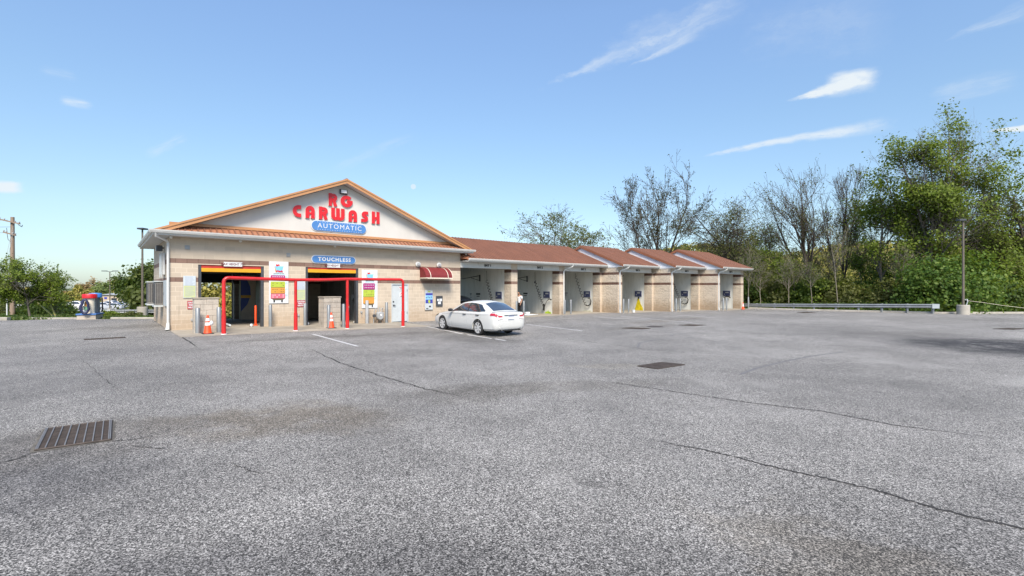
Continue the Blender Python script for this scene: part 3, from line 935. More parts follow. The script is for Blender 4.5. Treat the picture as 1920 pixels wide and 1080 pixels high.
# ------------------------------------------------------------------ fittings inside the bays
BAYS = []
for i in range(6):
    if i < 3: BAYS.append((L + (i+1)*BC + i*WP, 0.0))
    else: BAYS.append((secs[i-3][0] + WP + BC, secs[i-3][1]))
m_panel = M('control_panel_face', (.045, .055, .12), .35, var=.3, scale=6)
m_panelb = M('panel_frame_grey', (.42, .44, .50), .45)
ordn = ['first', 'second', 'third', 'fourth', 'fifth', 'sixth']
for i, (sp, tf) in enumerate(BAYS):
    x = sp + .018           # face of the divider
    cp = thing('bay_control_panel', 'dark blue coin panel on the wall of the %s open bay from the main building' % ordn[i], 'control panel', (0, 0, 0), 0, 'coin panels in the wash bays')
    cp.location = (*wst(x, tf + 1.35), 1.02); cp.rotation_euler = (0, 0, TH)
    b = MB(); b.bevbox(-.045, -.36, 0, -.001, .36, .52, .008); b.build('housing', m_panelb, cp)
    b = MB(); b.box(-.052, -.35, .015, -.046, .35, .505); b.build('face', m_panel, cp)
    b = MB(); b.box(-.057, -.20, .30, -.0525, .12, .40); b.build('display', m_gray, cp)
    b = MB(); b.tube([(-.052, .20, .17), (-.075, .20, .17)], .045, 12); b.build('selector_knob', m_gray, cp)
    # notices painted on the divider
    nt = thing('bay_notice', 'small dark notices on the side wall of the %s open bay' % ordn[i], 'notice', (*wst(x, tf + 4.0), 1.05), TH, 'notices in the wash bays')
    if i < 4:
        b = MB(); b.prism([(-.006, -.02+dy, .32), (-.006, .22+dy, .32), (-.006, .10+dy, .10)], (.005, 0, 0)) if False else None
        b = MB(); b.prism([(-.006, .62, .36), (-.006, .94, .36), (-.006, .78, .14)], (.005, 0, 0)); b.box(-.006, .66, .02, -.001, .90, .07)
        b.build('sign_mark', m_gray, nt)
    b = MB(); b.box(-.006, -.42, .24, -.001, .10, .36); b.box(-.006, -.34, .10, -.001, .04, .16)
    b.build('sign_board', m_black if i < 2 else m_gray, nt)
# swing booms and coiled hoses
def coil(p0, p1, sag, rad, turns, k):
    pts = []
    p0, p1 = Vector(p0), Vector(p1)
    d = (p1 - p0); n = turns*k
    ax = d.normalized(); a = ax.cross(Vector((1, .2, .1))); a.normalize(); bb = ax.cross(a)
    for i in range(n+1):
        q = i/n
        c = p0 + d*q + Vector((0, 0, -sag*4*q*(1-q)))
        w = 2*PI*turns*q
        pts.append(c + (a*math.cos(w) + bb*math.sin(w))*rad)
    return pts
m_hose = m_rubber
for i, (sp, tf) in enumerate(BAYS):
    hz = thing('foam_brush_hose', ['black coiled hose hanging straight on the wall of the %s bay', 'black coiled hose with a hooked wand in the %s bay'][min(1, i)] % ordn[i] if i != 3 else 'short black boom and hose stub high in the fourth bay',
               'hose', (*wst(sp + .018, tf + 2.2), 0), TH, 'hoses in the wash bays')
    if i == 3:
        b = MB(); b.tube([(-.02, .7, 2.95), (-.25, .75, 2.85), (-.3, .9, 2.62), (-.5, 1.3, 2.45), (-.6, 1.9, 2.40)], .02, 6); b.build('hose', m_hose, hz, smooth=True)
        b = MB(); b.tube([(-.01, -.9, .92), (-.10, -.9, .92)], .07, 10); b.build('holder', m_rubber, hz)
        continue
    b = MB()
    if i < 5:
        b.tube([(-.35, .15, 3.05), (-.33, .15, 2.35 if i != 2 else 2.8)], .014, 6)
        top = (-.33, .15, 2.35 if i != 2 else 2.8)
        low = [(-.18, -.55, .42), (-.2, -.75, .36), (-.2, -.85, .34), None, (-.2, -.75, .34)][i]
        b.tube(coil(top, low, .12, .085, 10, 10), .02, 5)
        if i in (2, 4): b.tube([low, (-.17, low[1]-.18, .30), (-.15, low[1]-.45, .42), (-.14, low[1]-.52, .72), (-.14, low[1]-.35, .98), (-.14, low[1]-.20, .92)], [.035, .045, .05, .045, .035, .05], 8)
        if i == 1:
            b.tube([low, (-.16, -1.0, .80), (-.15, -1.25, .96), (-.15, -1.45, .90)], [.018, .018, .03, .055], 8)
            b.tube(coil((-.2, -.7, .55), (-.2, -.7, .05), 0, .07, 8, 8), .02, 5)
        if i == 0:
            b.tube([low, (-.16, -.6, .2)], .018, 6)
    else:
        b.tube([(-.3, .0, 1.4), (-.25, -.1, .9), (-.2, -.15, .2)], .02, 6)
        b.tube([(-.2, -.45, .55), (-.15, -.65, .85), (-.15, -.9, 1.0), (-.15, -1.15, .95), (-.15, -1.28, .84)], [.02, .03, .045, .06, .035], 8)
    b.build('hose', m_hose, hz, smooth=True)
    if i in (1, 3): 
        b = MB(); b.bevbox(-.36, .10, 2.2, -.29, .2, 2.32, .01); b.build('clip', m_rubber, hz)
for i in (0, 1):
    sp, tf = BAYS[i]
    bm = thing('swing_boom', 'dark swing arm bracket high on the wall of the %s bay' % ordn[i], 'boom', (*wst(sp + .018, tf + 3.6), 0), TH, 'swing booms in the wash bays')
    b = MB(); b.box(-.06, -.05, 2.30, -.001, .05, 2.78); b.build('bracket', m_steel, bm)
    b = MB()
    b.tube([(-.06, 0, 2.72), (-.9, .9, 2.50)], .03, 6); b.tube([(-.06, 0, 2.36), (-.5, .45, 2.56)], .022, 6)
    b.tube([(-.9, .9, 2.50), (-1.6, 1.6, 2.42)], .02, 6)
    b.build('arm', m_steel, bm)
    b = MB(); b.tube([(-1.6, 1.6, 2.42), (-1.66, 1.62, 2.0), (-1.68, 1.62, .8)], .014, 6); b.build('hose', m_hose, bm)
# flat coloured blotches on the lower bay walls
def blotch(i, pts, col, label):
    sp, tf = BAYS[i]
    m = M('wall_blotch_' + str(i), col, .5, var=.25, scale=5)
    o = thing('wall_blotch', label, 'blotch', (*wst(sp + .016, tf), 0), TH)
    b = MB(); b.prism([(-.004, t, z) for t, z in pts], (.003, 0, 0)); b.build('blotch_face', m, o)
fl = -.185
blotch(1, [(.86, fl), (1.6, fl), (1.5, -.05), (1.3, -.02), (1.22, .10), (1.15, -.03), (.95, -.04)], (.42, .62, .03), 'lime green patch low on the second bay wall')
blotch(2, [(.9, fl), (1.8, fl), (1.7, -.10), (1.0, -.09)], (.66, .66, .52), 'pale strip low on the third bay wall')
blotch(3, [(.86, fl), (1.75, fl), (1.66, .1), (1.52, .5), (1.43, .82), (1.28, .85), (1.12, .4), (.9, .05)], (.66, .52, .015), 'tall yellow cone shape on the fourth bay wall')
# bucket and rag by the second bay, small bucket by the fourth
def bucket(x, y, z, label, r=.14, h=.26):
    o = thing('bucket', label, 'bucket', (x, y, z))
    b = MB(); b.lathe([(r*.8, 0), (r, h), (r*1.06, h), (r*1.06, h-.03), (r*.93, h-.03), (r*.75, .02)], 14); b.build('pail', m_signwhite, o, smooth=True)
    b = MB(); b.tube([(-r, 0, h-.04), (-r*.8, 0, h+.10), (0, 0, h+.16), (r*.8, 0, h+.10), (r, 0, h-.04)], .006, 5); b.build('handle', m_steel, o)
x, y = wst(34.75, -DS*1 - .35 + .4)
x, y, z = ground_at(1188, 586.5); bucket(x, y, z + .02, 'small white bucket on the floor of the fourth bay', .13, .22)
x, y, z = ground_at(986, 592.5)
hz = thing('wash_wand', 'white wash wand lying on the floor beside the person', 'wash wand', (x, y, z + .02), TH)
b = MB(); b.tube([(-.35, .1, .16), (-.1, .0, .07), (.2, -.1, .05), (.9, -.02, .05), (1.3, .1, .05)], [.03, .06, .06, .03, .02], 8); b.build('wand', m_signwhite, hz, smooth=True)
b = MB(); b.bevbox(.05, -.05, .10, .38, .22, .26, .04); b.build('sponge', m_signwhite, hz)
# ------------------------------------------------------------------ signs on the main front
def on_front(name, label, cat, s, t, z, group=None):
    return thing(name, label, cat, (*wst(s, t), z), TH, group)
def arc(cx, cy, r, a0, a1, n=14):
    return [(cx + r*math.cos(R(a0 + (a1-a0)*i/n)), cy + r*math.sin(R(a0 + (a1-a0)*i/n))) for i in range(n+1)]
def stroke_poly(path, th, closed=False):
    """outline of a thick stroke with butt ends"""
    n = len(path); lft, rgt = [], []
    for i, (x, y) in enumerate(path):
        a = path[max(0, i-1)]; c = path[min(n-1, i+1)]
        d1 = Vector((x-a[0], y-a[1])); d2 = Vector((c[0]-x, c[1]-y))
        if d1.length < 1e-6: d1 = d2
        if d2.length < 1e-6: d2 = d1
        d1.normalize(); d2.normalize()
        nrm = Vector((-(d1.y+d2.y), d1.x+d2.x))
        if nrm.length < 1e-6: nrm = Vector((-d1.y, d1.x))
        nrm.normalize()
        k = 1/max(.45, nrm.dot(Vector((-d1.y, d1.x))))
        lft.append((x + nrm.x*th/2*k, y + nrm.y*th/2*k)); rgt.append((x - nrm.x*th/2*k, y - nrm.y*th/2*k))
    return lft, rgt
def stroke(b, path, th, y0, y1, sx, x0, z0, sz):
    lft, rgt = stroke_poly(path, th)
    n = len(path)
    q = lambda p, y: (x0 + p[0]*sx, y, z0 + p[1]*sz)
    vs = [q(p, y0) for p in lft] + [q(p, y0) for p in rgt] + [q(p, y1) for p in lft] + [q(p, y1) for p in rgt]
    fs = []
    for i in range(n-1):
        fs += [(i, i+1, n+i+1, n+i), (2*n+i, 3*n+i, 3*n+i+1, 2*n+i+1), (i, 2*n+i, 2*n+i+1, i+1), (n+i, n+i+1, 3*n+i+1, 3*n+i)]
    fs += [(0, n, 3*n, 2*n), (n-1, 3*n-1, 4*n-1, 2*n-1)]
    b.add(vs, fs)
ARCH = [(.17, 0), (.17, .30), (.17, .62)] + arc(.39, .61, .22, 180, 0)[1:] + [(.61, .30), (.61, 0)]
GLY = {
 'C': (.70, [([(.70, .83), (.52, .83)] + arc(.50, .5, .33, 90, 270, 18) + [(.52, .17), (.70, .17)], .34)]),
 'A': (.78, [(ARCH, .33), ([(.30, .40), (.50, .40)], .16)]),
 'R': (.80, [([(.155, 0), (.155, 1)], .31), ([(.30, .845), (.44, .845)] + arc(.46, .675, .17, 90, -90)[0:] + [(.30, .505)], .29), ([(.42, .45), (.52, .30), (.63, .0)], .31)]),
 'W': (1.06, [([(.16, 1), (.16, .36)] + arc(.345, .345, .185, 180, 360)[1:] + [(.53, .6), (.53, 1)], .30), ([(.535, .6), (.535, .345)] + arc(.72, .345, .185, 180, 360)[1:] + [(.905, .5), (.905, 1)], .30)]),
 'S': (.66, [([(.62, .83), (.40, .83)] + arc(.36, .68, .15, 90, 245)[0:] + [(.36, .50)] + arc(.31, .33, .165, 65, -90)[0:] + [(.02, .165)], .31)]),
 'H': (.76, [([(.17, 0), (.17, 1)], .31), ([(.60, 0), (.60, 1)], .31), ([(.30, .47), (.47, .47)], .26)]),
 'G': (.92, [(arc(.46, .5, .335, 38, 352, 26), .33), ([(.48, .50), (.93, .50)], .22)]),
}
sgn = on_front('carwash_sign', 'red raised bubble letters spelling RG CARWASH on the white gable', 'sign', 0, -.012, 0)
def glyph(ch, x0, z0, h, w=None):
    gw, strokes = GLY[ch]
    sx = (w/gw) if w else h
    let = MB()
    for i, (path, th) in enumerate(strokes):
        stroke(let, path, th*.88, -.07 + .003*i, -.03, sx, x0, z0, h)
    o = let.build('letter', m_redsign, sgn)
    e = MB()
    for i, (path, th) in enumerate(strokes):
        stroke(e, [(p[0], p[1]) for p in path], th*.88 + .05, -.029 + .003*i, -.004, sx, x0, z0, h)
    e.build('letter_edge', m_pink, o)
pos = [('C', 4.90, 5.30, .62, .40), ('A', 5.50, 5.31, .64, .47), ('R', 6.16, 5.31, .65, .47), ('W', 6.77, 5.31, .66, .73), ('A', 7.69, 5.33, .64, .48), ('S', 8.38, 5.36, .62, .43), ('H', 8.98, 5.34, .66, .48),
       ('R', 6.65, 6.05, .66, .47), ('G', 7.29, 6.06, .64, .62)]
for ch, x, z, h, w in pos: glyph(ch, x, z, h, w)
def capsule(x0, x1, z0, z1, n=12):
    r = (z1-z0)/2; zc = (z0+z1)/2
    pts = [(x1-r + r*math.cos(a), zc + r*math.sin(a)) for a in [-PI/2 + PI*i/n for i in range(n+1)]]
    pts += [(x0+r + r*math.cos(a), zc + r*math.sin(a)) for a in [PI/2 + PI*i/n for i in range(n+1)]]
    return pts
def oval_sign(name, label, x0, x1, z0, z1, body, size, tilt=0, dots=True):
    o = on_front(name, label, 'sign', 0, -.012, 0)
    b = MB(); b.prism([(x, -.004, z) for x, z in capsule(x0-.045, x1+.045, z0-.045, z1+.045)], (0, -.02, 0)); b.build('border', m_signwhite, o)
    b = MB(); b.prism([(x, -.0245, z) for x, z in capsule(x0, x1, z0, z1)], (0, -.03, 0)); b.build('panel', m_blue, o)
    b = MB(); put_text(b, body, (x0+x1)/2 + .02, -.060, (z0+z1)/2, size, offset=.0 if dots else .010, extrude=.004, spacing=1.25); b.build('lettering', m_signwhite, o)
    if dots:
        b = MB()
        n = int((x1-x0-.5)/.13)
        for i in range(n+1):
            x = x0 + .28 + (x1-x0-.56)*i/n
            for z in (z0+.05, z1-.05): b.lathe([(.016, 0), (.016, -.012)], 6, axis='y', origin=(x, -.0548, z))
        b.build('light_dots', m_signwhite, o)
    return o
oval_sign('automatic_sign', 'blue oval AUTOMATIC sign with white dotted lettering under the red letters', 5.82, 8.66, 4.74, 5.22, 'AUTOMATIC', .34)
oval_sign('touchless_sign', 'blue oval TOUCHLESS sign above the second tunnel', 5.84, 8.06, 3.10, 3.44, 'TOUCHLESS', .26, dots=False)
def height_sign(s0, s1, z0, z1, body, label):
    o = on_front('height_sign', label, 'sign', 0, -.012, 0, 'maximum height signs over the tunnels')
    b = MB(); b.bevbox(s0, -.03, z0, s1, -.002, z1, .005); b.build('panel', m_signwhite, o)
    b = MB(); put_text(b, body, (s0+s1)/2, -.034, (z0+z1)/2, .145, offset=.002, extrude=.003, sx=.84); b.build('lettering', M('dark_red_lettering', (.13, .02, .03), .6) if 'dark_red_lettering' not in bpy.data.materials else bpy.data.materials['dark_red_lettering'], o)
height_sign(1.98, 2.72, 2.78, 2.98, "MAX HEIGHT 7'1\"", "white MAX HEIGHT sign over the first, left tunnel mouth")
height_sign(6.60, 7.27, 2.86, 3.06, "MAX HEIGHT 7'1\"", "white MAX HEIGHT sign under the blue oval sign")
# menu boards with stacked coloured blocks
m_mag = M('menu_magenta', (.34, .025, .17), .5); m_lime = M('menu_lime', (.38, .48, .05), .5)
m_amb = M('menu_amber', (.62, .29, .05), .5); m_pnk = M('menu_pink', (.66, .14, .20), .5)
m_sky = M('menu_light_blue', (.20, .52, .80), .5); m_bbl = M('menu_bubble', (.48, .64, .70), .4); m_cart = M('menu_cart_brown', (.13, .10, .05), .6)
def rrect(x0, z0, x1, z1, r, n=4):
    pts = []
    for cx, cz, a in ((x1-r, z0+r, -90), (x1-r, z1-r, 0), (x0+r, z1-r, 90), (x0+r, z0+r, 180)):
        pts += [(cx + r*math.cos(R(a+90*i/n)), cz + r*math.sin(R(a+90*i/n))) for i in range(n+1)]
    return pts
def menu_board(s0, s1, z0, z1, label, four):
    o = on_front('wash_menu_board', label, 'menu board', s0, -.014, z0, 'wash menu boards beside the tunnels')
    w, h = s1-s0, z1-z0
    b = MB(); b.bevbox(0, -.028, 0, w, -.001, h, .006); b.build('panel', m_signwhite, o)
    y = -.029
    def flat(pts, m, name, yy=y):
        b = MB(); b.prism([(x*w, yy, z*h) for x, z in pts], (0, -.004, 0)); return b.build(name, m, o)
    flat([(.20, .665)] + [(.2+.6*i/10, .70 + .035*math.sin(PI*i/10)) for i in range(11)] + [(.80, .665)], m_bbl, 'water_splash')
    flat([(.29, .885), (.27, .87), (.33, .74), (.66, .74), (.72, .87), (.76, .885)], m_sky, 'bucket_picture')
    flat([(.27, .88), (.30, .88), (.38, .74), (.33, .74)], m_amb, 'bucket_picture', y-.0045)
    b = MB(); put_text(b, 'RG', .44*w, y-.004, .905*h, .11, offset=.012); put_text(b, 'Wash', .52*w, y-.010, .765*h, .13, offset=.008); b.build('lettering', m_redsign, o)
    b = MB(); put_text(b, 'TOUCHLESS CAR WASH', .5*w, y-.008, .71*h, .045); b.build('lettering', m_black, o)
    if four: rows = [(m_mag, .555, .67), (m_lime, .385, .52), (m_amb, .24, .375), (m_pnk, .12, .23)]
    else: rows = [(m_mag, .49, .65), (m_lime, .30, .475), (m_amb, .12, .29)]
    rng = random.Random(int(s0*10))
    for i, (m, a, c) in enumerate(rows):
        x1 = .82 - (.0 if four else .02*i)
        flat(rrect(.08, a-.012, x1+.005, a+.05, .025), m_cart, 'menu_block_shadow', y-.0002)
        blk = flat(rrect(.08, a, x1, c, .03), m, 'menu_block', y-.0046)
        b = MB()
        for r in range(2):
            for q in range(6):
                if i > 0 and rng.random() < .45: continue
                if i == 2 and not four: continue
                xx = .17 + q*.105
                if xx > x1-.09: continue
                zz = c - (c-a)*(.30 + .42*r)
                b.box(xx*w, y-.0105, zz*h-.016, xx*w+.045, y-.0095, zz*h+.018)
        if b.v: b.build('menu_text', m_signwhite if i in (0, 3) else m_cart, blk)
        b = MB(); b.lathe([(.05, 0), (.05, -.005)], 12, axis='y', origin=((x1+.06)*w, y-.009, (c-.03)*h)); b.build('bubble', m_bbl, o)
    flat([(.13, .118), (.78, .118), (.70, .075), (.22, .075)], m_cart, 'cart', y-.0002)
    b = MB()
    for xx in (.26, .66): b.box(xx*w-.035, y-.006, .025*h, xx*w+.035, y, .078*h)
    b.build('cart_wheel', m_rubber, o)
menu_board(3.85, 4.72, 1.06, 3.08, 'white menu board of four stacked coloured blocks between the tunnels', True)
menu_board(8.44, 9.34, .70, 2.79, 'white menu board of three stacked coloured blocks right of the second tunnel', False)
m_paper = M('notice_paper', (.50, .56, .62), .6, var=.04); m_lpaper = M('notice_yellow_green', (.50, .54, .28), .6, var=.05)
m_ink = M('faded_ink', (.33, .36, .42), .7, var=.2)
def notice(s0, s1, z0, z1, label):
    o = on_front('notice_board', label, 'notice', s0, -.014, z0, 'rule notices beside the tunnels')
    w, h = s1-s0, z1-z0
    b = MB(); b.bevbox(0, -.02, 0, w, -.001, h, .005); b.build('frame', m_lgray, o)
    b = MB(); b.box(.02, -.024, h*.56, w-.02, -.0205, h-.02); b.build('paper', m_paper, o)
    b = MB(); b.box(.02, -.024, .03, w-.02, -.0205, h*.555); b.build('paper', m_lpaper, o)
    b = MB(); rng = random.Random(int(s0*7))
    z = h*.96
    while z > .10:
        wd = rng.uniform(.55, .8)
        b.box(w*.15, -.0255, z-.012, w*(.15+wd), -.0245, z)
        z -= .038 if not (.50*h < z < .60*h) else .07
    b.build('print', m_ink, o)
notice(.47, .93, 1.36, 2.33, 'framed white and yellow green notice left of the first tunnel')
notice(5.09, 5.51, 1.19, 2.13, 'white and yellow green notice left of the second tunnel')
m_cred = M('caution_red', (.40, .05, .06), .55)
def caution(s0, s1, z0, z1, label):
    o = on_front('caution_sign', label, 'sign', s0, -.014, z0, 'red caution signs beside the tunnels')
    w, h = s1-s0, z1-z0
    b = MB(); b.box(0, -.012, 0, w, -.001, h); b.build('panel', m_cred, o)
    b = MB()
    for i, tx in enumerate(('CAUTION', 'PARK IN', 'NEUTRAL')): put_text(b, tx, w/2, -.014, h*(.78 - .29*i), .088, offset=.004, sx=.86)
    b.build('lettering', m_signwhite, o)
caution(.62, 1.01, .88, 1.24, 'red and white CAUTION sign under the notice left of the first tunnel')
caution(5.13, 5.50, .86, 1.19, 'red and white CAUTION sign under the notice left of the second tunnel')
# pay machines
o = on_front('pay_machine', 'tall silver and blue pay machine set in the beige wall', 'pay machine', 12.33, -.012, .50)
b = MB(); b.bevbox(0, -.07, 0, .52, -.001, 1.16, .012); b.build('housing', m_lgray, o)
m_dblue = M('deep_blue_panel', (.05, .06, .36), .4); m_lblue = M('light_blue_panel', (.24, .50, .78), .4)
b = MB(); b.box(.02, -.078, .87, .50, -.0705, .99); b.box(.02, -.078, .39, .50, -.0705, .61); b.build('panel', m_dblue, o)
b = MB(); b.box(.02, -.076, .612, .50, -.0705, .868); b.build('panel', m_lblue, o)
b = MB()
for q in range(4): b.box(.05+.11*q, -.084, .70 + .03*(q % 2), .10+.11*q, -.0765, .75 + .03*(q % 2))
b.box(.26, -.09, .16, .37, -.0705, .24); b.box(.06, -.09, .07, .2, -.0705, .10)
b.build('slot', m_rubber, o)
b = MB(); b.lathe([(.07, -.078), (.07, -.090)], 14, axis='y', origin=(.26, 0, .50), sy=1.5); b.build('button', m_lime, o)
b = MB(); b.box(.17, -.076, 1.05, .34, -.0705, 1.12); b.build('sticker', m_lime, o)
o = on_front('coin_changer', 'small black framed change machine right of the blue pay machine', 'change machine', 13.10, -.012, .68)
b = MB(); b.bevbox(0, -.05, 0, .46, -.001, .64, .008); b.build('housing', m_steel, o)
b = MB(); b.box(.06, -.056, .33, .18, -.0505, .46); b.box(.22, -.056, .32, .41, -.0505, .47); b.box(.12, -.056, .14, .32, -.0505, .30); b.build('label', m_signwhite, o)
# awning
o = on_front('window_awning', 'maroon canvas awning with scalloped cream edge above the pay machines', 'awning', 12.0, -.012, 0)
prof = [(-.0, 3.03), (-.22, 2.99), (-.45, 2.88), (-.62, 2.72), (-.71, 2.55), (-.73, 2.40)]
aw = 1.86
b = MB()
for (ya, za), (yb, zb) in zip(prof, prof[1:]): b.quad((0, ya, za), (aw, ya, za), (aw, yb, zb), (0, yb, zb))
for x in (0, aw): b.poly([(x, y, z) for y, z in prof] + [(x, 0, 2.40)])
b.build('canvas', m_maroon, o, smooth=True)
b = MB()
for x0 in (.30, aw-.36, aw-.05):
    for (ya, za), (yb, zb) in zip(prof, prof[1:]): b.quad((x0, ya-.006, za+.006), (x0+.04, ya-.006, za+.006), (x0+.04, yb-.006, zb+.004), (x0, yb-.006, zb+.004))
n = 13
pts = [(0, -.734, 2.41), (aw, -.734, 2.41)]
for i in range(n, -1, -1):
    for q in (0.5, 0.0):
        x = aw*(i - q)/n if False else aw*(i/n) - (aw/n*.5 if q else 0)
        if x < -1e-6: continue
        pts.append((x, -.736, 2.36 - (.035 if q else 0)))
b.poly(pts)
b.prism([(-.004, -.73, 2.41), (-.004, 0, 2.41), (-.004, 0, 2.36), (-.004, -.73, 2.35)], (.003, 0, 0))
b.build('valance', m_cream, o, fix=False)
# round twin floodlights over the awning, gable floodlight
for s in (11.86, 13.30):
    o = on_front('wall_floodlight', 'round white floodlight on the wall over the %s end of the awning' % ('left' if s < 12 else 'right'), 'light', s, -.012, 3.20, 'round floodlights over the awning')
    b = MB(); b.lathe([(.10, -.001), (.15, -.03), (.15, -.06), (.10, -.09)], 16, axis='y', sx=1.15); b.build('housing', m_white, o, smooth=True)
    b = MB(); b.lathe([(.075, -.091), (.085, -.15), (.055, -.16)], 12, axis='y', origin=(-.02, 0, -.01)); b.build('lamp_head', m_gray, o)
o = on_front('gable_floodlight', 'small square floodlight under the peak of the gable', 'light', 7.43, -.012, 6.86)
b = MB(); b.prism([(-.19, -.001, -.13), (-.19, -.16, -.10), (-.19, -.10, .12), (-.19, -.001, .14)], (.38, 0, 0)); b.build('housing', m_steel, o)
b = MB(); b.prism([(-.15, -.162, -.075), (-.15, -.115, .095), (-.15, -.118, .097), (-.15, -.168, -.073)], (.30, 0, 0)); b.build('lens', m_conew, o)
# fittings on the left side wall
def on_side(name, label, cat, t, z, group=None):
    return thing(name, label, cat, (*wst(-.012, t), z), TH, group)
o = on_side('side_wall_sign', 'tall white sign board on the left end wall', 'sign', 2.2, 2.30)
b = MB(); b.bevbox(-.12, -.42, .1, -.001, .42, 1.06, .02); b.build('panel', m_signwhite, o)
b = MB(); b.box(-.16, -.44, -.02, -.121, -.40, 1.1); b.box(-.16, .40, -.02, -.121, .44, 1.1); b.build('frame', m_lgray, o)
o = on_side('side_floodlight', 'dark floodlight under the left eave', 'light', 2.4, 3.60)
b = MB(); b.bevbox(-.30, -.14, -.10, -.06, .14, .16, .03); b.tube([(0, 0, .05), (-.08, 0, .05)], .03, 8); b.build('housing', m_steel, o)
b = MB(); b.prism([(-.31, -.12, -.09), (-.305, -.12, .12), (-.302, -.12, .12), (-.307, -.12, -.09)], (0, .24, 0)); b.build('lens', m_lgray, o)
for i, (t, lab) in enumerate(((1.35, 'white steel utility cabinet on the left end wall beside the downspout'),)):
    o = on_side('utility_cabinet', lab, 'cabinet', t, 1.02)
    b = MB(); b.bevbox(-.05, -.75, -.02, -.001, .75, 1.12, .01); b.build('door', m_lgray, o)
    b = MB(); b.box(-.07, .62, .45, -.051, .68, .58); b.build('handle', m_steel, o)
m_cab = M('weathered_cabinet', (.22, .21, .20), .6, var=.15)
for t, lab in ((3.35, 'boxy dark grey wall cabinet with a sill on the left end wall'), (6.1, 'grey barred window unit sticking out of the left end wall')):
    o = on_side('wall_unit', lab, 'wall unit', t, 1.0)
    d = .30 if t < 5 else .42
    b = MB(); b.bevbox(-d, -.55, 0, -.001, .55, 1.08, .02); b.build('housing', m_cab, o)
    b = MB(); b.box(-d-.05, -.62, -.08, -.0, .62, -.005); b.build('sill', m_lgray, o)
    b = MB(); b.box(-d-.04, -.60, 1.085, -.0, .60, 1.14); b.build('hood', m_lgray, o)
    b = MB()
    for q in range(8): b.box(-d-.018, -.48+.13*q, .08, -d-.004, -.44+.13*q, 1.0)
    for q in range(4): b.box(-d+.02+.07*q, -.566, .08, -d+.05+.07*q, -.552, 1.0)
    b.build('bars', m_steel, o)

# ------------------------------------------------------------------ red height bar
def G(px, py): return ground_at(px, py)
posts = [(1.43, -3.40, 2.20), (4.14, -3.20, 2.15), (6.40, -3.20, 2.21), (9.22, -3.22, 2.22)]
o = thing('red_pipe_barrier', 'long red pipe height bar on four posts across both tunnel mouths', 'height barrier', (*wst(0, 0), 0), TH)
for i, (s, t, zt) in enumerate(posts):
    zb = gst(s, t)
    b = MB()
    if i in (0, 3):
        sg = 1 if i == 0 else -1
        b.tube([(s, t, zb-.05), (s, t, zt-.16), (s+sg*.02, t, zt-.08), (s+sg*.08, t, zt-.02), (s+sg*.16, t, zt)], .066, 12)
    else: b.tube([(s, t, zb-.05), (s, t, zt-.045)], .064, 12)
    b.tube([(s, t, zb-.05), (s, t, zb+.78)], .079, 12)
    po = b.build('post', m_red, o, smooth=True)
    b = MB(); b.tube([(s, t, zb-.05), (s, t, zb+.035)], .105, 12); b.build('footing', m_signwhite, po)
b = MB(); b.tube([(posts[0][0]+.16, posts[0][1], 2.20), (2.8, -3.3, 2.175), (posts[1][0], posts[1][1], 2.15), (5.3, -3.2, 2.165), (posts[2][0], posts[2][1], 2.21), (7.8, -3.2, 2.215), (posts[3][0]-.16, posts[3][1], 2.22)], .066, 12)
b.build('rail', m_red, o, smooth=True)
# block stub walls
def stub(s0, s1, t0, t1, zt, label):
    zb = gst((s0+s1)/2, t0)
    o = thing('block_stub_wall', label, 'stub wall', (*wst(s0, t0), zb), TH, 'block stub walls before the tunnels')
    w, d, h = s1-s0, t1-t0, zt-zb
    rows = 6; rh = h/rows
    b = MB(); rng = random.Random(int(s0*10))
    for r in range(rows):
        off = 0 if r % 2 else w*.25
        xs_ = sorted(set([0, w] + [x for x in (off, off + w/2, w*.5 if r % 2 else w*.75) if 0 < x < w]))
        for x0, x1 in zip(xs_, xs_[1:]):
            q = rng.uniform(0, .006)
            b.bevbox(x0+.002, -q, r*rh + (-.1 if r == 0 else .003), x1-.002, d+q, (r+1)*rh-.003, .009)
    b.build('blocks', m_grout, o)
    b = MB(); b.bevbox(-.03, -.03, h, w+.03, d+.03, h+.05, .01); b.build('cap', m_conc, o)
stub(.62, 1.46, -2.12, -1.6, 1.36, 'left weathered block stub wall between the grey bollards')
stub(5.72, 6.50, -2.12, -1.35, 1.34, 'right weathered block stub wall with an orange cone before it')
# bollards
def bollard(s, t, zt, label, group, r=.075, m=None):
    zb = gst(s, t)
    o = thing('bollard', label, 'bollard', (*wst(s, t), zb), TH, group)
    h = zt - zb
    b = MB(); b.lathe([(r, -.05), (r, h-.03), (r*.8, h-.008), (r*.3, h)], 14); b.build('pipe', m or m_galv, o, smooth=True)
    b = MB(); b.lathe([(r*1.7, -.03), (r*1.6, .012), (r*1.02, .02)], 14); b.build('footing', m_conc, o)
GB = 'grey steel bollards by the tunnels'
bollard(.70, -2.42, 1.02, 'thick grey bollard at the left end of the left stub wall', GB, .085)
bollard(1.42, -2.42, 1.03, 'thick grey bollard beside the left red post', GB, .085)
bollard(3.83, -.35, 1.02, 'grey bollard at the right jamb of the first tunnel', GB)
bollard(5.40, -.35, 1.05, 'grey bollard at the left jamb of the second tunnel', GB)
bollard(5.80, -2.48, 1.02, 'grey bollard left of the cone at the right stub wall', GB)
bollard(6.52, -2.42, 1.05, 'grey bollard right of the cone at the right stub wall', GB)
bollard(8.55, -.45, 1.14, 'tall dark grey post in front of the three block menu board', GB, .085, m_gray)
bollard(9.72, -.35, 1.02, 'grey bollard right of the gas meter', GB, .075)
k = 0
lab6 = ['second', 'third', 'fourth', 'fifth', 'sixth']
pl = [(L+BC, 0, WP), (L+2*BC+WP, 0, WP)] + [(sw, tf, WP) for sw, tf in secs]
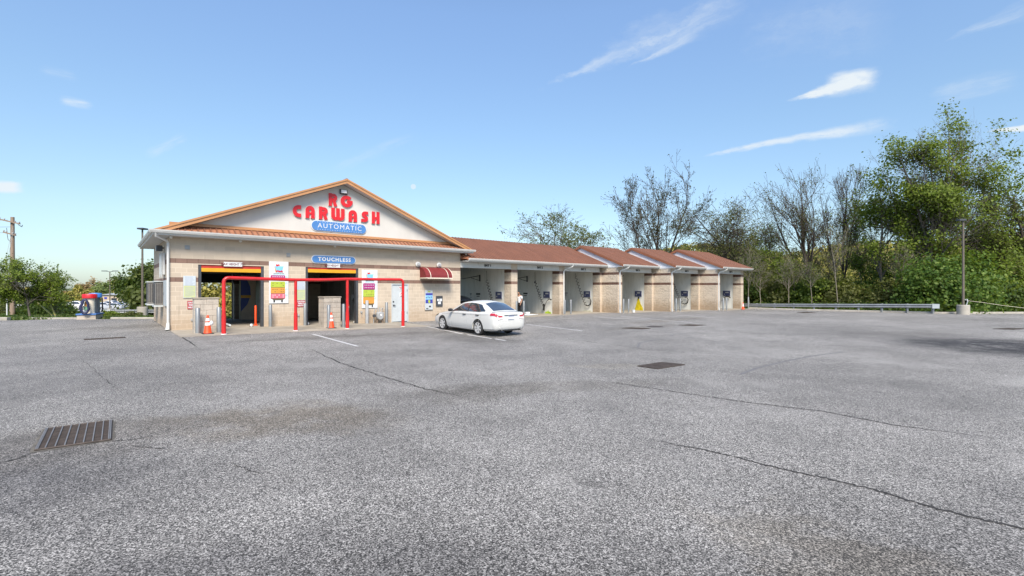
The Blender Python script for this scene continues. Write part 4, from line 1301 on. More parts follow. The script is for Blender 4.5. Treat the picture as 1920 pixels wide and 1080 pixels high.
for i, (sa, tf, w) in enumerate(pl):
    for q, (ds, side) in enumerate(((-.02, 'left'), (w+.08, 'right'))):
        bollard(sa + ds + .02, tf - .55, .92, 'thin grey bollard on the %s of the pier before the %s bay' % (side, lab6[i]), 'grey bollards at the bay piers', .062)
bollard(secs[2][0]+WP+BC+WP+.05, secs[2][1]-.45, .95, 'thin grey bollard at the far right corner of the bays', 'grey bollards at the bay piers', .062)
# cones
def cone(x, y, z, label, h=.74, bag=False):
    o = thing('traffic_cone', label, 'traffic cone', (x, y, z), TH, 'orange traffic cones')
    k = h/.74
    b = MB(); b.bevbox(-.19*k, -.19*k, 0, .19*k, .19*k, .035*k, .01); b.build('base', m_rubber, o)
    b = MB(); b.lathe([(.150*k, .036*k), (.138*k, .06*k), (.042*k, .70*k), (.030*k, .735*k), (.02*k, .738*k)], 20); b.build('body', m_cone, o, smooth=True)
    for a, c in ((.34, .45), (.51, .62)):
        rr = lambda z: (.138 - (.138-.042)*(z-.06)/.64)*k + .004
        b = MB(); b.lathe([(rr(a), a*k), (rr(c), c*k)], 20); b.build('stripe', m_conew, o, smooth=True)
    if bag:
        b = MB(); b.lathe([(.02, -.09), (.06, -.05), (.075, .02), (.04, .08), (.015, .10)], 8, origin=(.115, -.06, .42)); b.build('plastic_bag', m_signwhite, o, smooth=True)
cone(*G(389.5, 626), 'orange cone with a white plastic scrap before the left stub wall', .74, True)
cone(*G(621, 615.5), 'clean orange cone before the right stub wall', .74)
cone(*G(1393.0, 580.5), 'small orange cone at the far right end of the bays', .66)
# delineator posts inside the tunnels
def delineator(s, t, label, stripe, lean=0):
    zb = gst(s, t)
    o = thing('orange_marker_post', label, 'marker post', (*wst(s, t), zb), TH, 'orange marker posts in the tunnels')
    o.rotation_euler = (0, lean, TH)
    b = MB(); b.lathe([(.10, 0), (.11, .03), (.05, .06), (.05, .96), (.035, .99)], 12); b.build('post', m_cone, o, smooth=True)
    if stripe:
        for a, c in ((.62, .74), (.80, .92)):
            b = MB(); b.lathe([(.054, a), (.054, c)], 12); b.build('stripe', m_conew, o)
delineator(3.5, 1.0, 'plain orange marker post just inside the first tunnel', False)
delineator(8.05, 1.0, 'leaning orange and white marker post inside the second tunnel', True, .06)
# gas meter
o = thing('gas_meter', 'grey gas meter with looping pipes against the beige wall', 'gas meter', (*wst(9.28, -.28), gst(9.28, -.3)), TH)
b = MB(); b.lathe([(.17, -.12), (.21, -.07), (.21, .07), (.17, .12)], 18, axis='y', origin=(.08, 0, .40), sy=1.1); b.bevbox(-.12, -.10, .40, .28, .10, .60, .03); b.build('meter_body', m_gray, o, smooth=True)
b = MB(); b.lathe([(.055, -.125), (.055, -.135)], 12, axis='y', origin=(.10, 0, .46)); b.build('dial', m_conew, o)
b = MB(); b.tube([(-.24, .1, .0), (-.24, .02, .62), (-.22, .0, .78), (-.14, 0, .82), (-.05, 0, .76), (-.05, 0, .60)], .025, 8)
b.tube([(.20, 0, .60), (.20, 0, .80), (.24, .0, .84), (.30, .1, .82), (.30, .2, .70)], .025, 8); b.tube([(.06, 0, .60), (.06, 0, .88)], .03, 8)
b.build('pipe', m_gray, o, smooth=True)
b = MB(); b.lathe([(.085, -.05), (.085, .05)], 12, axis='y', origin=(-.24, .0, .42)); b.build('regulator', m_steel, o)
b = MB(); b.box(-.10, -.02, 0, -.05, .02, .22); b.box(.20, -.02, 0, .25, .02, .22); b.box(-.10, -.02, .18, .25, .02, .22); b.build('stand', m_yellow if False else m_wood, o)

# ------------------------------------------------------------------ inside the tunnels
m_beigep = M('wash_arch_beige', (.36, .31, .24), .5, var=.1)
m_ublue = M('wash_arch_blue', (.02, .05, .22), .4); m_uyel = M('wash_arch_yellow', (.46, .26, .02), .4)
o = thing('wash_arch', 'tall beige and blue curved wash arch standing in the first tunnel', 'wash arch', (*wst(3.75, 4.6), gst(3.7, 4.6)), TH)
b = MB(); b.bevbox(-.25, -.2, .10, .50, .2, 2.55, .03); b.build('leg', m_beigep, o)
b = MB(); b.prism([(-.24, -.212, .55), (.08, -.212, .95), (.24, -.212, 1.45), (.22, -.212, 1.9), (.06, -.212, 2.3), (-.24, -.212, 2.5)], (0, .011, 0)); b.build('panel', m_ublue, o)
b = MB(); b.box(-.24, -.222, 1.30, .23, -.2125, 1.45); b.build('stripe', m_uyel, o)
b = MB(); b.tube([(-.62, -.1, .05), (-.62, -.1, 2.6), (-.3, -.1, 2.75), (.3, -.1, 2.75)], .04, 8); b.build('pipe', m_galv, o)
b = MB(); b.bevbox(-2.6, -.18, 2.6, -.26, .18, 2.85, .03); b.build('beam', m_steel, o)
o = thing('wall_box', 'beige electrical box on the right wall of the first tunnel', 'electrical box', (*wst(4.41, 1.6), 1.20), TH)
b = MB(); b.bevbox(-.18, -.28, 0, -.001, .28, .52, .015); b.build('housing', m_beigep, o)
b = MB(); b.tube([(-.1, 0, 0), (-.1, .02, -.25), (-.06, .05, -.5)], .025, 6); b.build('conduit', m_steel, o)
o = thing('tunnel_door_leaf', 'dark red panel door in the second tunnel', 'door', (*wst(6.4, 5.6), gst(6.4, 5)), TH)
b = MB(); b.bevbox(-.05, -.03, .1, .75, .03, 2.5, .01); b.build('leaf', M('dark_red_panel', (.20, .012, .015), .5), o)
b = MB(); b.box(.751, -.04, .0, .80, .04, 2.55); b.build('frame', m_lgray, o)
o = thing('lift_column', 'grey steel wash gantry column in the second tunnel', 'gantry column', (*wst(5.95, 3.4), gst(5.9, 3.4)), TH)
b = MB(); b.bevbox(-.12, -.1, 0, .0, .1, 2.7, .01); b.bevbox(.1, -.08, 0, .28, .1, 2.6, .01); b.build('column', m_gray, o)
b = MB(); b.bevbox(-.1, -.12, .12, 2.2, -.101, .22, .005) if False else b.bevbox(-.5, -.14, .10, .5, -.11, .18, .005); b.build('rail', m_lgray, o)
for t, z, w, h, lab in ((2.6, 1.10, .22, .32, 'small grey switch box on the right wall of the second tunnel'), (1.5, 1.05, .42, .62, 'larger grey control box on the right wall of the second tunnel')):
    o = thing('wall_box', lab, 'electrical box', (*wst(9.04, t), z), TH)
    b = MB(); b.bevbox(-.12, -w/2, 0, -.001, w/2, h, .01); b.build('housing', m_gray, o)
    b = MB(); b.tube([(-.05, -w/2, .1), (-.06, -w/2-.2, -.25), (-.06, -w/2-.4, -.3), (-.06, -w/2-.6, .1)], .02, 6); b.build('conduit', m_rubber, o)
for s, t, lab in ((3.2, .45, 'small white floor lamp in the first tunnel'), (5.72, .25, 'small white floor lamp at the left of the second tunnel'), (8.2, .35, 'small white floor lamp at the right of the second tunnel')):
    o = thing('floor_sensor', lab, 'sensor', (*wst(s, t), gst(s, t)), TH, 'white sensors on the tunnel floors')
    b = MB(); b.lathe([(.05, 0), (.06, .05), (.06, .10), (.03, .13)], 10); b.build('cap', m_conew, o, smooth=True)
    b = MB(); b.bevbox(-.09, -.05, .0, .09, .05, .02, .005); b.build('base', m_rubber, o)
o = thing('floor_guide_rail', 'pale steel guide rail on the floor of the first tunnel', 'guide rail', (*wst(2.3, 1.6), gst(2.3, 1.6)), TH)
b = MB(); b.tube([(.0, -1.2, .10), (.0, 2.6, .10)], .05, 8); b.build('rail', m_lgray, o)
b = MB(); b.box(-.03, -1.0, 0, .03, -.94, .08); b.box(-.03, 1.0, 0, .03, 1.06, .08); b.build('foot', m_steel, o)

# ------------------------------------------------------------------ drain grates
def grate(name, corners, label, group, nb, bars=True):
    """corners: four ground points, laid in order; frame, bars and a dark pit just under the surface"""
    pts = [Vector((x, y, gz(x, y))) for x, y in corners]
    c = sum(pts, Vector())/4
    o = thing(name, label, 'drain grate', tuple(c), 0, group)
    q = [p - c for p in pts]
    up = Vector((0, 0, 1))
    b = MB(); b.poly([p + up*.006 for p in q]); b.build('pit', m_pit, o, fix=False)
    b = MB()
    for i in range(4):
        a, d = q[i], q[(i+1) % 4]
        b.tube([a + up*.012, d + up*.012], .011, 4)
    b.build('frame', m_iron, o)
    def bar(b, a, d, w, h):
        dd = (d - a).normalized(); nn = Vector((-dd.y, dd.x, 0))*w
        b.prism([a + nn + up*.008, a - nn + up*.008, a - nn + up*h, a + nn + up*h], d - a)
    if bars:
        b = MB()
        n = 34
        for i in range(1, n):
            k = i/n
            bar(b, q[0] + (q[1]-q[0])*k, q[3] + (q[2]-q[3])*k, .006, .018)
        b.build('cross_bars', m_iron, o)
        b = MB()
        for i in range(0, nb+1):
            for dk in ((-.016, .016) if i in (0, nb) else (0,)):
                k = min(.985, max(.015, i/nb)) + dk*.7
                bar(b, q[0] + (q[3]-q[0])*k, q[1] + (q[2]-q[1])*k, .0055, .026)
        b.build('bearing_bars', m_ironedge, o)
    else:
        b = MB()
        for i in range(1, nb):
            k = i/nb
            bar(b, q[0] + (q[3]-q[0])*k, q[1] + (q[2]-q[1])*k, .006, .022)
        b.build('bars', m_iron, o)
cor = lambda s0, t0, s1, t1: [wst(s0, t0), wst(s0, t1), wst(s1, t1), wst(s1, t0)]
g1 = [(66, 846), (86, 806), (209, 790), (207, 826)]
cs = [P2(*p) for p in g1]
grate('drain_grate', [cs[0], cs[1], cs[2], cs[3]], 'large rusty drain grate in the near left asphalt', 'drain grates in the lot', 8)
# broken asphalt around it
b = MB(); rng = random.Random(5)
cc = sum((Vector((x, y, 0)) for x, y in cs), Vector())/4
ring0, ring1 = [], []
for i in range(4):
    a, d = Vector((*cs[i], 0)), Vector((*cs[(i+1) % 4], 0))
    for k in range(14):
        p = a + (d-a)*k/14
        ring0.append(p); ring1.append(cc + (p-cc)*(1.0 + rng.uniform(.06, .16)))
n = len(ring0)
for p in ring0 + ring1: b.v.append((p.x, p.y, gz(p.x, p.y) + .0035))
for i in range(n): b.f.append((i, (i+1) % n, n+(i+1) % n, n+i)); b.mi.append(0)
tag(b.build('crumbled_asphalt', mat_earth('crumbled_asphalt', (.05, .048, .045), (.12, .11, .095), (.27, .25, .21)), fix=False), 'crumbled asphalt rim round the near grate', 'asphalt rim', kind='structure')
g2 = [(1195, 687), (1240, 680), (1284, 684.5), (1233, 692.5)]
grate('drain_grate', [P2(*p) for p in g2], 'dark square drain grate in the middle of the lot', 'drain grates in the lot', 26, False)
grate('drain_grate', cor(-2.62, -2.70, -1.52, -2.42), 'narrow trench drain left of the main building', 'drain grates in the lot', 20, False)
grate('drain_grate', [P2(*p) for p in ((1166, 615.5), (1184, 614.6), (1220, 616.2), (1204, 617.6))], 'dark drain grate left of the round cover', 'drain grates in the lot', 18, False)
grate('drain_grate', [P2(*p) for p in ((1272, 610), (1292, 608.6), (1323, 609.8), (1300, 611.4))], 'dark drain grate right of the round cover', 'drain grates in the lot', 18, False)
grate('drain_grate', [P2(*p) for p in ((1494, 586), (1512, 585.1), (1530, 586), (1510, 587))], 'thin dark drain grate before the guard rail', 'drain grates in the lot', 18, False)
grate('drain_grate', [P2(*p) for p in ((1862, 617), (1890, 615.5), (1925, 616.5), (1900, 618.5))], 'dark drain grate at the right edge of the photo', 'drain grates in the lot', 18, False)
x, y, z = G(1228, 612.5)
o = thing('manhole_cover', 'round black manhole cover between two drain grates', 'manhole cover', (x, y, z + .004))
b = MB(); b.lathe([(.36, 0), (.36, .012), (.33, .014), (.325, .010), (.02, .012)], 28); b.build('cover', m_iron, o)
b = MB(); b.lathe([(.42, 0), (.42, .008), (.37, .010), (.37, 0)], 28); b.build('ring', m_steel, o)
# ------------------------------------------------------------------ sedans
def catmull(tab, x):
    """smooth interpolation through rows (x, a, b, ...)"""
    n = len(tab)
    if x <= tab[0][0]: return tab[0][1:]
    if x >= tab[-1][0]: return tab[-1][1:]
    for i in range(n-1):
        if tab[i][0] <= x <= tab[i+1][0]:
            k = (x - tab[i][0])/(tab[i+1][0] - tab[i][0])
            p0, p1, p2, p3 = tab[max(0, i-1)], tab[i], tab[i+1], tab[min(n-1, i+2)]
            out = []
            for a in range(1, len(tab[0])):
                m1 = (p2[a]-p0[a])/max(1e-6, p2[0]-p0[0])*(p2[0]-p1[0]); m2 = (p3[a]-p1[a])/max(1e-6, p3[0]-p1[0])*(p2[0]-p1[0])
                h = k*k
                out.append((2*h*k-3*h+1)*p1[a] + (h*k-2*h+k)*m1 + (-2*h*k+3*h)*p2[a] + (h*k-h)*m2)
            return tuple(out)
# x, z bottom, z shoulder, z centre, half width at shoulder, half width max, half width bottom
BODY = [(-1.13, .46, .66, .67, .50, .60, .52), (-1.11, .36, .90, .92, .62, .74, .62), (-1.06, .28, .985, 1.005, .70, .82, .70),
        (-.95, .24, 1.00, 1.035, .76, .88, .76), (-.6, .22, .985, 1.05, .82, .915, .80), (-.2, .20, .965, 1.02, .845, .925, .82),
        (.5, .19, .95, .98, .86, .925, .84), (1.4, .19, .935, .96, .86, .925, .84), (2.0, .19, .92, .965, .85, .92, .83), (2.35, .19, .895, .965, .825, .915, .82),
        (2.9, .20, .84, .91, .78, .905, .80), (3.35, .21, .76, .83, .70, .875, .76), (3.62, .22, .68, .74, .60, .80, .68), (3.76, .26, .60, .64, .46, .68, .58), (3.82, .34, .52, .53, .36, .52, .46)]
def body_pt(x, j):
    zb, zs, zc, ws, wm, wb = catmull(BODY, x)
    ring = [(0, zb), (wb*.6, zb), (wb, zb+.015), (wm-.025, zb+.10), (wm, zb+.40*(zs-zb)), (wm-.006, zb+.68*(zs-zb)), (wm-.022, zs-.10), ((ws+wm)/2+.012, zs-.03), (ws, zs+.004), (ws*.62, zs+.72*(zc-zs)), (0, zc)]
    i = min(len(ring)-2, int(j)); k = j - i
    a, b = ring[i], ring[i+1]
    return a[0]+(b[0]-a[0])*k, a[1]+(b[1]-a[1])*k
NR = 10
# greenhouse: x, y belt, z belt, y roof edge, z roof edge, z centre
GH = [(2.42, .70, .925, .66, .945, .955), (2.1, .80, .93, .655, 1.07, 1.105), (1.75, .835, .935, .62, 1.235, 1.275), (1.42, .85, .94, .585, 1.355, 1.405),
      (1.0, .855, .945, .565, 1.405, 1.460), (.5, .855, .955, .565, 1.410, 1.475), (.1, .845, .965, .58, 1.365, 1.435), (-.2, .825, .975, .605, 1.27, 1.335), (-.5, .79, .985, .645, 1.145, 1.19), (-.76, .73, 1.0, .68, 1.035, 1.055)]
GH = GH[::-1]
def gh_side(x, k):
    yb, zb, yr, zr, zc = catmull(GH, x)
    bul = .028*math.sin(PI*k)
    return yb + (yr-yb)*k + bul*.8, zb + (zr-zb)*k + bul*.3
def gh_top(x, k):
    """k 0 at roof edge, 1 at the centre line"""
    yb, zb, yr, zr, zc = catmull(GH, x)
    return yr*(1-k), zr + (zc-zr)*math.sin(PI/2*k)
m_paint = mat_paint('car_paint')
m_carglass = mat_glass('car_glass', (.018, .022, .028), .03)
m_rearglass = mat_glass('rear_glass', (.035, .05, .075), .05)
m_tyre = M('tyre_rubber', (.018, .018, .019), .8, var=.2)
m_rim = M('alloy_rim', (.62, .63, .64), .32, .25, var=.08)
m_tail = M('tail_lamp_red', (.42, .015, .03), .2, var=.15, coat=.8)
m_tailw = M('tail_lamp_clear', (.78, .66, .66), .2, var=.05, coat=.8)
m_trimb = M('black_car_trim', (.02, .02, .022), .45)
m_plate = M('plate_white', (.70, .72, .72), .5); m_plateb = M('plate_blue', (.04, .06, .22), .5)
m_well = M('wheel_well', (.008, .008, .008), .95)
def sedan(label, loc, rz, col, detail=True, group=None, cat='car'):
    root = thing('sedan', label, cat, loc, rz, group)
    bm = bmesh.new()
    xs_ = [-1.13, -1.12, -1.10, -1.06, -1.0, -.9, -.75] + [-.6 + .2*i for i in range(21)] + [3.5, 3.6, 3.68, 3.74, 3.79, 3.82]
    rows = []
    for x in xs_:
        r = [body_pt(x, j) for j in range(NR+1)]
        full = [bm.verts.new((x, y, z)) for y, z in r] + [bm.verts.new((x, -y, z)) for y, z in reversed(r[1:-1])]
        rows.append(full)
    n = len(rows[0])
    for a, c in zip(rows, rows[1:]):
        for j in range(n): bm.faces.new((a[j], a[(j+1) % n], c[(j+1) % n], c[j]))
    bm.faces.new(rows[0]); bm.faces.new(list(reversed(rows[-1])))
    bmesh.ops.recalc_face_normals(bm, faces=list(bm.faces))
    me = bpy.data.meshes.new('body'); bm.to_mesh(me); bm.free()
    tmp = bpy.data.objects.new('body', me); C.objects.link(tmp)
    cut = MB()
    for ax in (0, 2.80):
        for sg in (-1, 1):
            pts = [(ax + .385*math.cos(w), sg*.60, .335 + .375*math.sin(w)) for w in [2*PI*k/28 for k in range(28)]]
            cut.prism(pts, (0, sg*.5, 0))
    cut = cut.build('cutter', m_well)
    md = tmp.modifiers.new('b', 'BOOLEAN'); md.operation = 'DIFFERENCE'; md.object = cut; md.solver = 'EXACT'
    dg = bpy.context.evaluated_depsgraph_get()
    me2 = bpy.data.meshes.new_from_object(tmp.evaluated_get(dg))
    bpy.data.objects.remove(tmp); bpy.data.objects.remove(cut)
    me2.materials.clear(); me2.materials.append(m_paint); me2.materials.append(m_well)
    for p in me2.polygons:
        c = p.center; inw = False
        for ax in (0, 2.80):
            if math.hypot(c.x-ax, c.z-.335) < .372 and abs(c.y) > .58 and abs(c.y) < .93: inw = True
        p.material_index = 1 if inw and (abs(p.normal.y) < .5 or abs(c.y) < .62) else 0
    me2.shade_smooth()
    me2.set_sharp_from_angle(angle=R(38))
    me2.name = 'body'
    bo = bpy.data.objects.new('body', me2); C.objects.link(bo); bo.parent = root; bo.color = (*col, 1)
    # cabin shell
    b = MB(); gx = [2.42 - 3.18*i/32 for i in range(33)]
    K = 5
    for x in gx:
        ring = [gh_side(x, k/K) for k in range(K+1)] + [gh_top(x, k/K) for k in range(1, K+1)]
        ring[0] = (ring[0][0], ring[0][1]-.05)
        full = [(x, y, z) for y, z in ring] + [(x, -y, z) for y, z in reversed(ring[:-1])]
        b.v += full
    m = 2*(2*K+1) - 1
    for i in range(len(gx)-1):
        for j in range(m-1):
            b.f.append((i*m+j, (i+1)*m+j, (i+1)*m+j+1, i*m+j+1)); b.mi.append(0)
    co = b.build('cabin', m_paint, root, smooth='all'); co.color = (*col, 1)
    # side windows
    def side_window(xa, xb, ka0, ka1, kb0, kb1, name, sg, n=10, off=.006, mm=None, front_cut=0):
        w = MB()
        for i in range(n+1):
            q = i/n; x = xa + (xb-xa)*q
            k0 = ka0 + (kb0-ka0)*q; k1 = ka1 + (kb1-ka1)*q
            for r in range(5):
                y, z = gh_side(x, k0 + (k1-k0)*r/4)
                w.v.append((x, sg*(y+off), z+off*.5))
        for i in range(n):
            for r in range(4):
                a = i*5+r; w.f.append((a, a+5, a+6, a+1)); w.mi.append(0)
        return w.build(name, mm or m_carglass, root, smooth='all')
    for sg in (1, -1):
        side_window(2.12, 1.45, .10, .20, .10, .84, 'side_window', sg, 8)
        side_window(1.449, .86, .10, .84, .10, .87, 'side_window', sg, 6)
        side_window(.78, .02, .10, .87, .10, .86, 'side_window', sg, 8)
        side_window(.019, -.36, .10, .86, .22, .40, 'side_window', sg, 6)
        side_window(.855, .785, .08, .88, .08, .88, 'door_pillar', sg, 1, .007, m_trimb)
    def top_window(xa, xb, kmin_a, kmin_b, name, mm):
        w = MB(); n = 10; c = 8
        for i in range(n+1):
            q = i/n; x = xa + (xb-xa)*q
            km = kmin_a + (kmin_b-kmin_a)*q
            for j in range(2*c+1):
                s_ = (j-c)/c
                k = 1 - abs(s_)*(1-km)
                y, z = gh_top(x, k)
                w.v.append((x, math.copysign(y, s_) if s_ else 0, z+.007))
        mm_ = 2*c+1
        for i in range(n):
            for j in range(2*c):
                a = i*mm_+j; w.f.append((a, a+mm_, a+mm_+1, a+1)); w.mi.append(0)
        return w.build(name, mm, root, smooth='all')
    top_window(2.33, 1.50, .06, .10, 'windscreen', m_carglass)
    top_window(-.02, -.70, .12, .10, 'rear_window', m_rearglass)
    # wheels
    for ax in (0, 2.80):
        for sg in (1, -1):
            wh = bpy.data.objects.new('wheel', None); C.objects.link(wh); wh.parent = root; wh.location = (ax, sg*.80, .332)
            b = MB(); b.lathe([(.235, -.10), (.30, -.11), (.325, -.085), (.332, -.04), (.332, .04), (.325, .085), (.30, .11), (.235, .10)], 28, axis='y', cap=False); b.build('tyre', m_tyre, wh, smooth=True)
            b = MB(); o_ = sg*.10
            b.lathe([(.232, o_*.2), (.236, o_), (.214, o_), (.205, o_*.4)], 28, axis='y', cap=False)
            for k in range(7):
                w = 2*PI*k/7
                ca, sa = math.cos(w), math.sin(w)
                def q(r, tt): return (ca*r - sa*tt, o_*.86, sa*r + ca*tt)
                b.prism([q(.03, .035), q(.21, .045), q(.21, -.030), q(.03, -.030)], (0, o_*.12, 0))
            b.lathe([(.05, o_*.85), (.05, o_*1.02), (.02, o_*1.05)], 12, axis='y')
            b.build('rim', m_rim, wh)
            b = MB(); b.lathe([(.228, o_*.25), (.228, o_*.28)], 24, axis='y'); b.build('dark_backing', m_well, wh)  # black disc stands in for the shade between the spokes
    if not detail: return root
    # lamps
    def body_patch(xs_, j0, j1, off, name, mm, sg):
        w = MB(); nj = 5
        for x in xs_:
            for j in range(nj):
                y, z = body_pt(x, j0 + (j1-j0)*j/(nj-1))
                w.v.append((x - (.01 if x < -1 else 0), sg*(y+off), z+off*.3))
        for i in range(len(xs_)-1):
            for j in range(nj-1):
                a = i*nj+j; w.f.append((a, a+nj, a+nj+1, a+1)); w.mi.append(0)
        return w.build(name, mm, root, smooth='all')
    for sg in (1, -1):
        body_patch([-1.10, -1.08, -1.05, -1.0, -.92, -.82], 5.9, 7.5, .010, 'tail_light', m_tail, sg)
        b = MB(); b.prism([(-1.145, sg*.70, .735), (-1.145, sg*.46, .76), (-1.145, sg*.47, .87), (-1.130, sg*.72, .885)], (.06, 0, 0)); b.build('tail_light', m_tailw, root)
        b = MB(); b.prism([(-1.150, sg*.685, .84), (-1.150, sg*.48, .835), (-1.150, sg*.48, .885), (-1.135, sg*.70, .91)], (.06, 0, 0)); b.build('tail_light', m_tail, root)
        body_patch([3.22, 3.36, 3.5, 3.62, 3.7], 6.0, 7.7, .008, 'headlight', m_trimb, sg)
        mi = MB(); mi.lathe([(.03, -.12), (.085, -.08), (.10, 0), (.085, .09), (.04, .12)], 10, axis='y', sx=.75, sy=.75, origin=(1.93, sg*1.02, 1.0))
        mi.box(1.90, sg*.84, .95, 1.98, sg*.95, .985); mi.build('door_mirror', m_trimb, root, smooth=True)
        for hx in (.98, .02):
            y, z = body_pt(hx, 6.1)
            b = MB(); b.bevbox(hx-.10, sg*(y+.002), z-.008, hx+.12, sg*(y+.04), z+.024, .008); b.build('door_handle', m_trimb if sg else m_chrome, root)
        # door shut lines: thin dark grooves lying on the skin
        b = MB()
        for dx in (1.98, .82, -.18):
            pts = []
            for j in [2.9 + .3*i for i in range(17)]:
                x = dx - (.10*(5.5-j)/3 if dx > 0 and dx < 1 else (.28*max(0, (4.6-j))/2 if dx < 0 else 0))
                if dx < 0: x = dx + .30*max(0, (5.4-j))/2.5
                y, z = body_pt(x, min(j, 7.6)); pts.append((x, sg*(y+.001), z))
            b.tube(pts, .006, 4, cap=False)
        pts = []
        for i in range(30):
            x = -.7 + 3.6*i/29
            y, z = body_pt(x, 6.35); pts.append((x, sg*(y+.0005), z))
        b.tube(pts, .006, 4, cap=False)
        b.build('door_seam', m_gray, root)
        b = MB(); b.lathe([(.035, 0), (.04, -.10)], 12, axis='x', origin=(-1.06, sg*.52, .31)); b.build('exhaust_tip', m_chrome, root, smooth=True)
    b = MB(); b.box(-1.150, -.16, .725, -1.115, .16, .885); pl = b.build('number_plate', m_plate, root)
    b = MB(); b.box(-1.154, -.155, .85, -1.1505, .155, .882); b.box(-1.153, -.165, .72, -1.1505, .165, .730); b.build('plate_band', m_plateb, pl)
    b = MB(); b.box(-1.15, -.36, .905, -1.12, .36, .925); b.build('trunk_trim', m_chrome, root)
    b = MB(); b.bevbox(-1.085, -.62, .235, -.9, .62, .31, .02); b.build('rear_valance', m_trimb, root)
    b = MB()
    pts = [(-1.125, y, .645) for y in [-.60 + 1.2*i/12 for i in range(13)]]
    b.tube(pts, .007, 4); b.build('bumper_seam', m_gray, root)
    return root
xr, yr, zr = G(899, 628.5)
ca, sa = CT, ST
cx, cy = xr + .80*ca, yr + .80*sa
zf = gz(cx - 2.8*ST, cy + 2.8*CT); zrr = gz(cx, cy)
car = sedan('white four door sedan parked nose towards the beige wall', (cx, cy, zrr), TH + PI/2, (.62, .625, .61))
car.rotation_euler = (0, -math.atan2(zf - zrr, 2.8), TH + PI/2)
X, Y = wst(16.75, 2.6)
dcar = sedan('black car standing inside the first wash bay behind the white sedan', (X, Y, gz(X, Y) + .01), TH + PI/2, (.012, .012, .014), detail=False)

# ------------------------------------------------------------------ the person washing in the second bay
def skin_mesh(verts, edges, name, mats, parent, sub=2):
    me = bpy.data.meshes.new(name)
    me.from_pydata([v[:3] for v in verts], edges, [])
    o = bpy.data.objects.new(name, me); C.objects.link(o)
    md = o.modifiers.new('s', 'SKIN'); md.use_smooth_shade = True
    for i, v in enumerate(verts):
        sv = me.skin_vertices[0].data[i]
        r = v[3]; sv.radius = (r, v[4] if len(v) > 4 else r)
    me.skin_vertices[0].data[0].use_root = True
    md2 = o.modifiers.new('u', 'SUBSURF'); md2.levels = sub; md2.render_levels = sub
    dg = bpy.context.evaluated_depsgraph_get()
    me2 = bpy.data.meshes.new_from_object(o.evaluated_get(dg))
    bpy.data.objects.remove(o)
    me2.materials.clear(); me2.materials.append(mats); me2.shade_smooth(); me2.name = name
    o2 = bpy.data.objects.new(name, me2); C.objects.link(o2); o2.parent = parent
    return o2
m_skin = M('skin', (.36, .20, .13), .55, var=.06); m_shirt = M('white_cotton', (.80, .81, .83), .85, var=.04, bump=.3, bscale=25)
m_pants = M('dark_trousers', (.025, .026, .03), .9, var=.2, bump=.3, bscale=20); m_hair = M('dark_hair', (.02, .016, .013), .6); m_shoe = M('dark_shoe', (.03, .03, .032), .7)
Y = 33.9; X = at(974.6, Y)
per = thing('person', 'person in white t-shirt and dark trousers half hidden by the first bay pier', 'person', (X, Y, gz(X, Y) + .012), TH + PI + .25)
# local +x is the way the person faces; slight forward lean
V = [(0, 0, .93, .13, .16), (.0, .09, .90, .085), (.03, .10, .50, .058), (.0, .11, .09, .042), (.10, .12, .04, .035), (.17, .12, .03, .028),
     (.0, -.09, .90, .085), (-.02, -.11, .50, .058), (-.10, -.12, .09, .042), (.0, -.13, .04, .035), (.07, -.13, .03, .028),
     (.02, 0, 1.12, .115, .15), (.06, 0, 1.32, .12, .165), (.09, 0, 1.44, .08, .11), (.12, 0, 1.50, .052), (.15, 0, 1.58, .072, .068), (.165, 0, 1.66, .082, .072), (.16, 0, 1.71, .06),
     (.08, .17, 1.40, .058), (.06, .23, 1.14, .044), (.20, .24, .93, .035), (.25, .235, .86, .030),
     (.08, -.17, 1.40, .058), (.03, -.24, 1.14, .044), (.12, -.25, .91, .035), (.15, -.25, .84, .030)]
Ed = [(0, 1), (1, 2), (2, 3), (3, 4), (4, 5), (0, 6), (6, 7), (7, 8), (8, 9), (9, 10), (0, 11), (11, 12), (12, 13), (13, 14), (14, 15), (15, 16), (16, 17), (13, 18), (18, 19), (19, 20), (20, 21), (13, 22), (22, 23), (23, 24), (24, 25)]
for hand, sg in ((21, 1), (25, -1)):
    hx, hy, hz = V[hand][:3]
    for f in range(4):
        l = (.075, .085, .08, .062)[f]; dx = .03 - .02*f
        a = len(V); V.append((hx+dx+.015, hy, hz-.05, .0095)); V.append((hx+dx+.03, hy-.008*sg, hz-.05-l*.55, .0085)); V.append((hx+dx+.02, hy-.022*sg, hz-.05-l, .0075))
        Ed += [(hand, a), (a, a+1), (a+1, a+2)]
    a = len(V); V.append((hx+.035, hy-.02*sg, hz-.01, .011)); V.append((hx+.055, hy-.035*sg, hz-.045, .009)); Ed += [(hand, a), (a, a+1)]
V.append((.245, 0, 1.635, .012)); Ed.append((16, len(V)-1))
skin_mesh(V, Ed, 'body', m_skin, per)
SV = [(.02, 0, 1.10, .132, .172), (.0, 0, .93, .14, .178), (.06, 0, 1.32, .136, .182), (.09, 0, 1.45, .095, .125), (.08, .18, 1.40, .082), (.07, .225, 1.20, .072), (.08, -.18, 1.40, .082), (.045, -.235, 1.20, .072)]
skin_mesh(SV, [(0, 1), (0, 2), (2, 3), (3, 4), (4, 5), (3, 6), (6, 7)], 't_shirt', m_shirt, per)
PV = [(0, 0, .95, .138, .17), (.0, .09, .86, .105), (.03, .10, .50, .080), (.0, .11, .10, .066), (.0, -.09, .86, .105), (-.02, -.11, .50, .080), (-.10, -.12, .10, .066)]
skin_mesh(PV, [(0, 1), (1, 2), (2, 3), (0, 4), (4, 5), (5, 6)], 'trousers', m_pants, per)
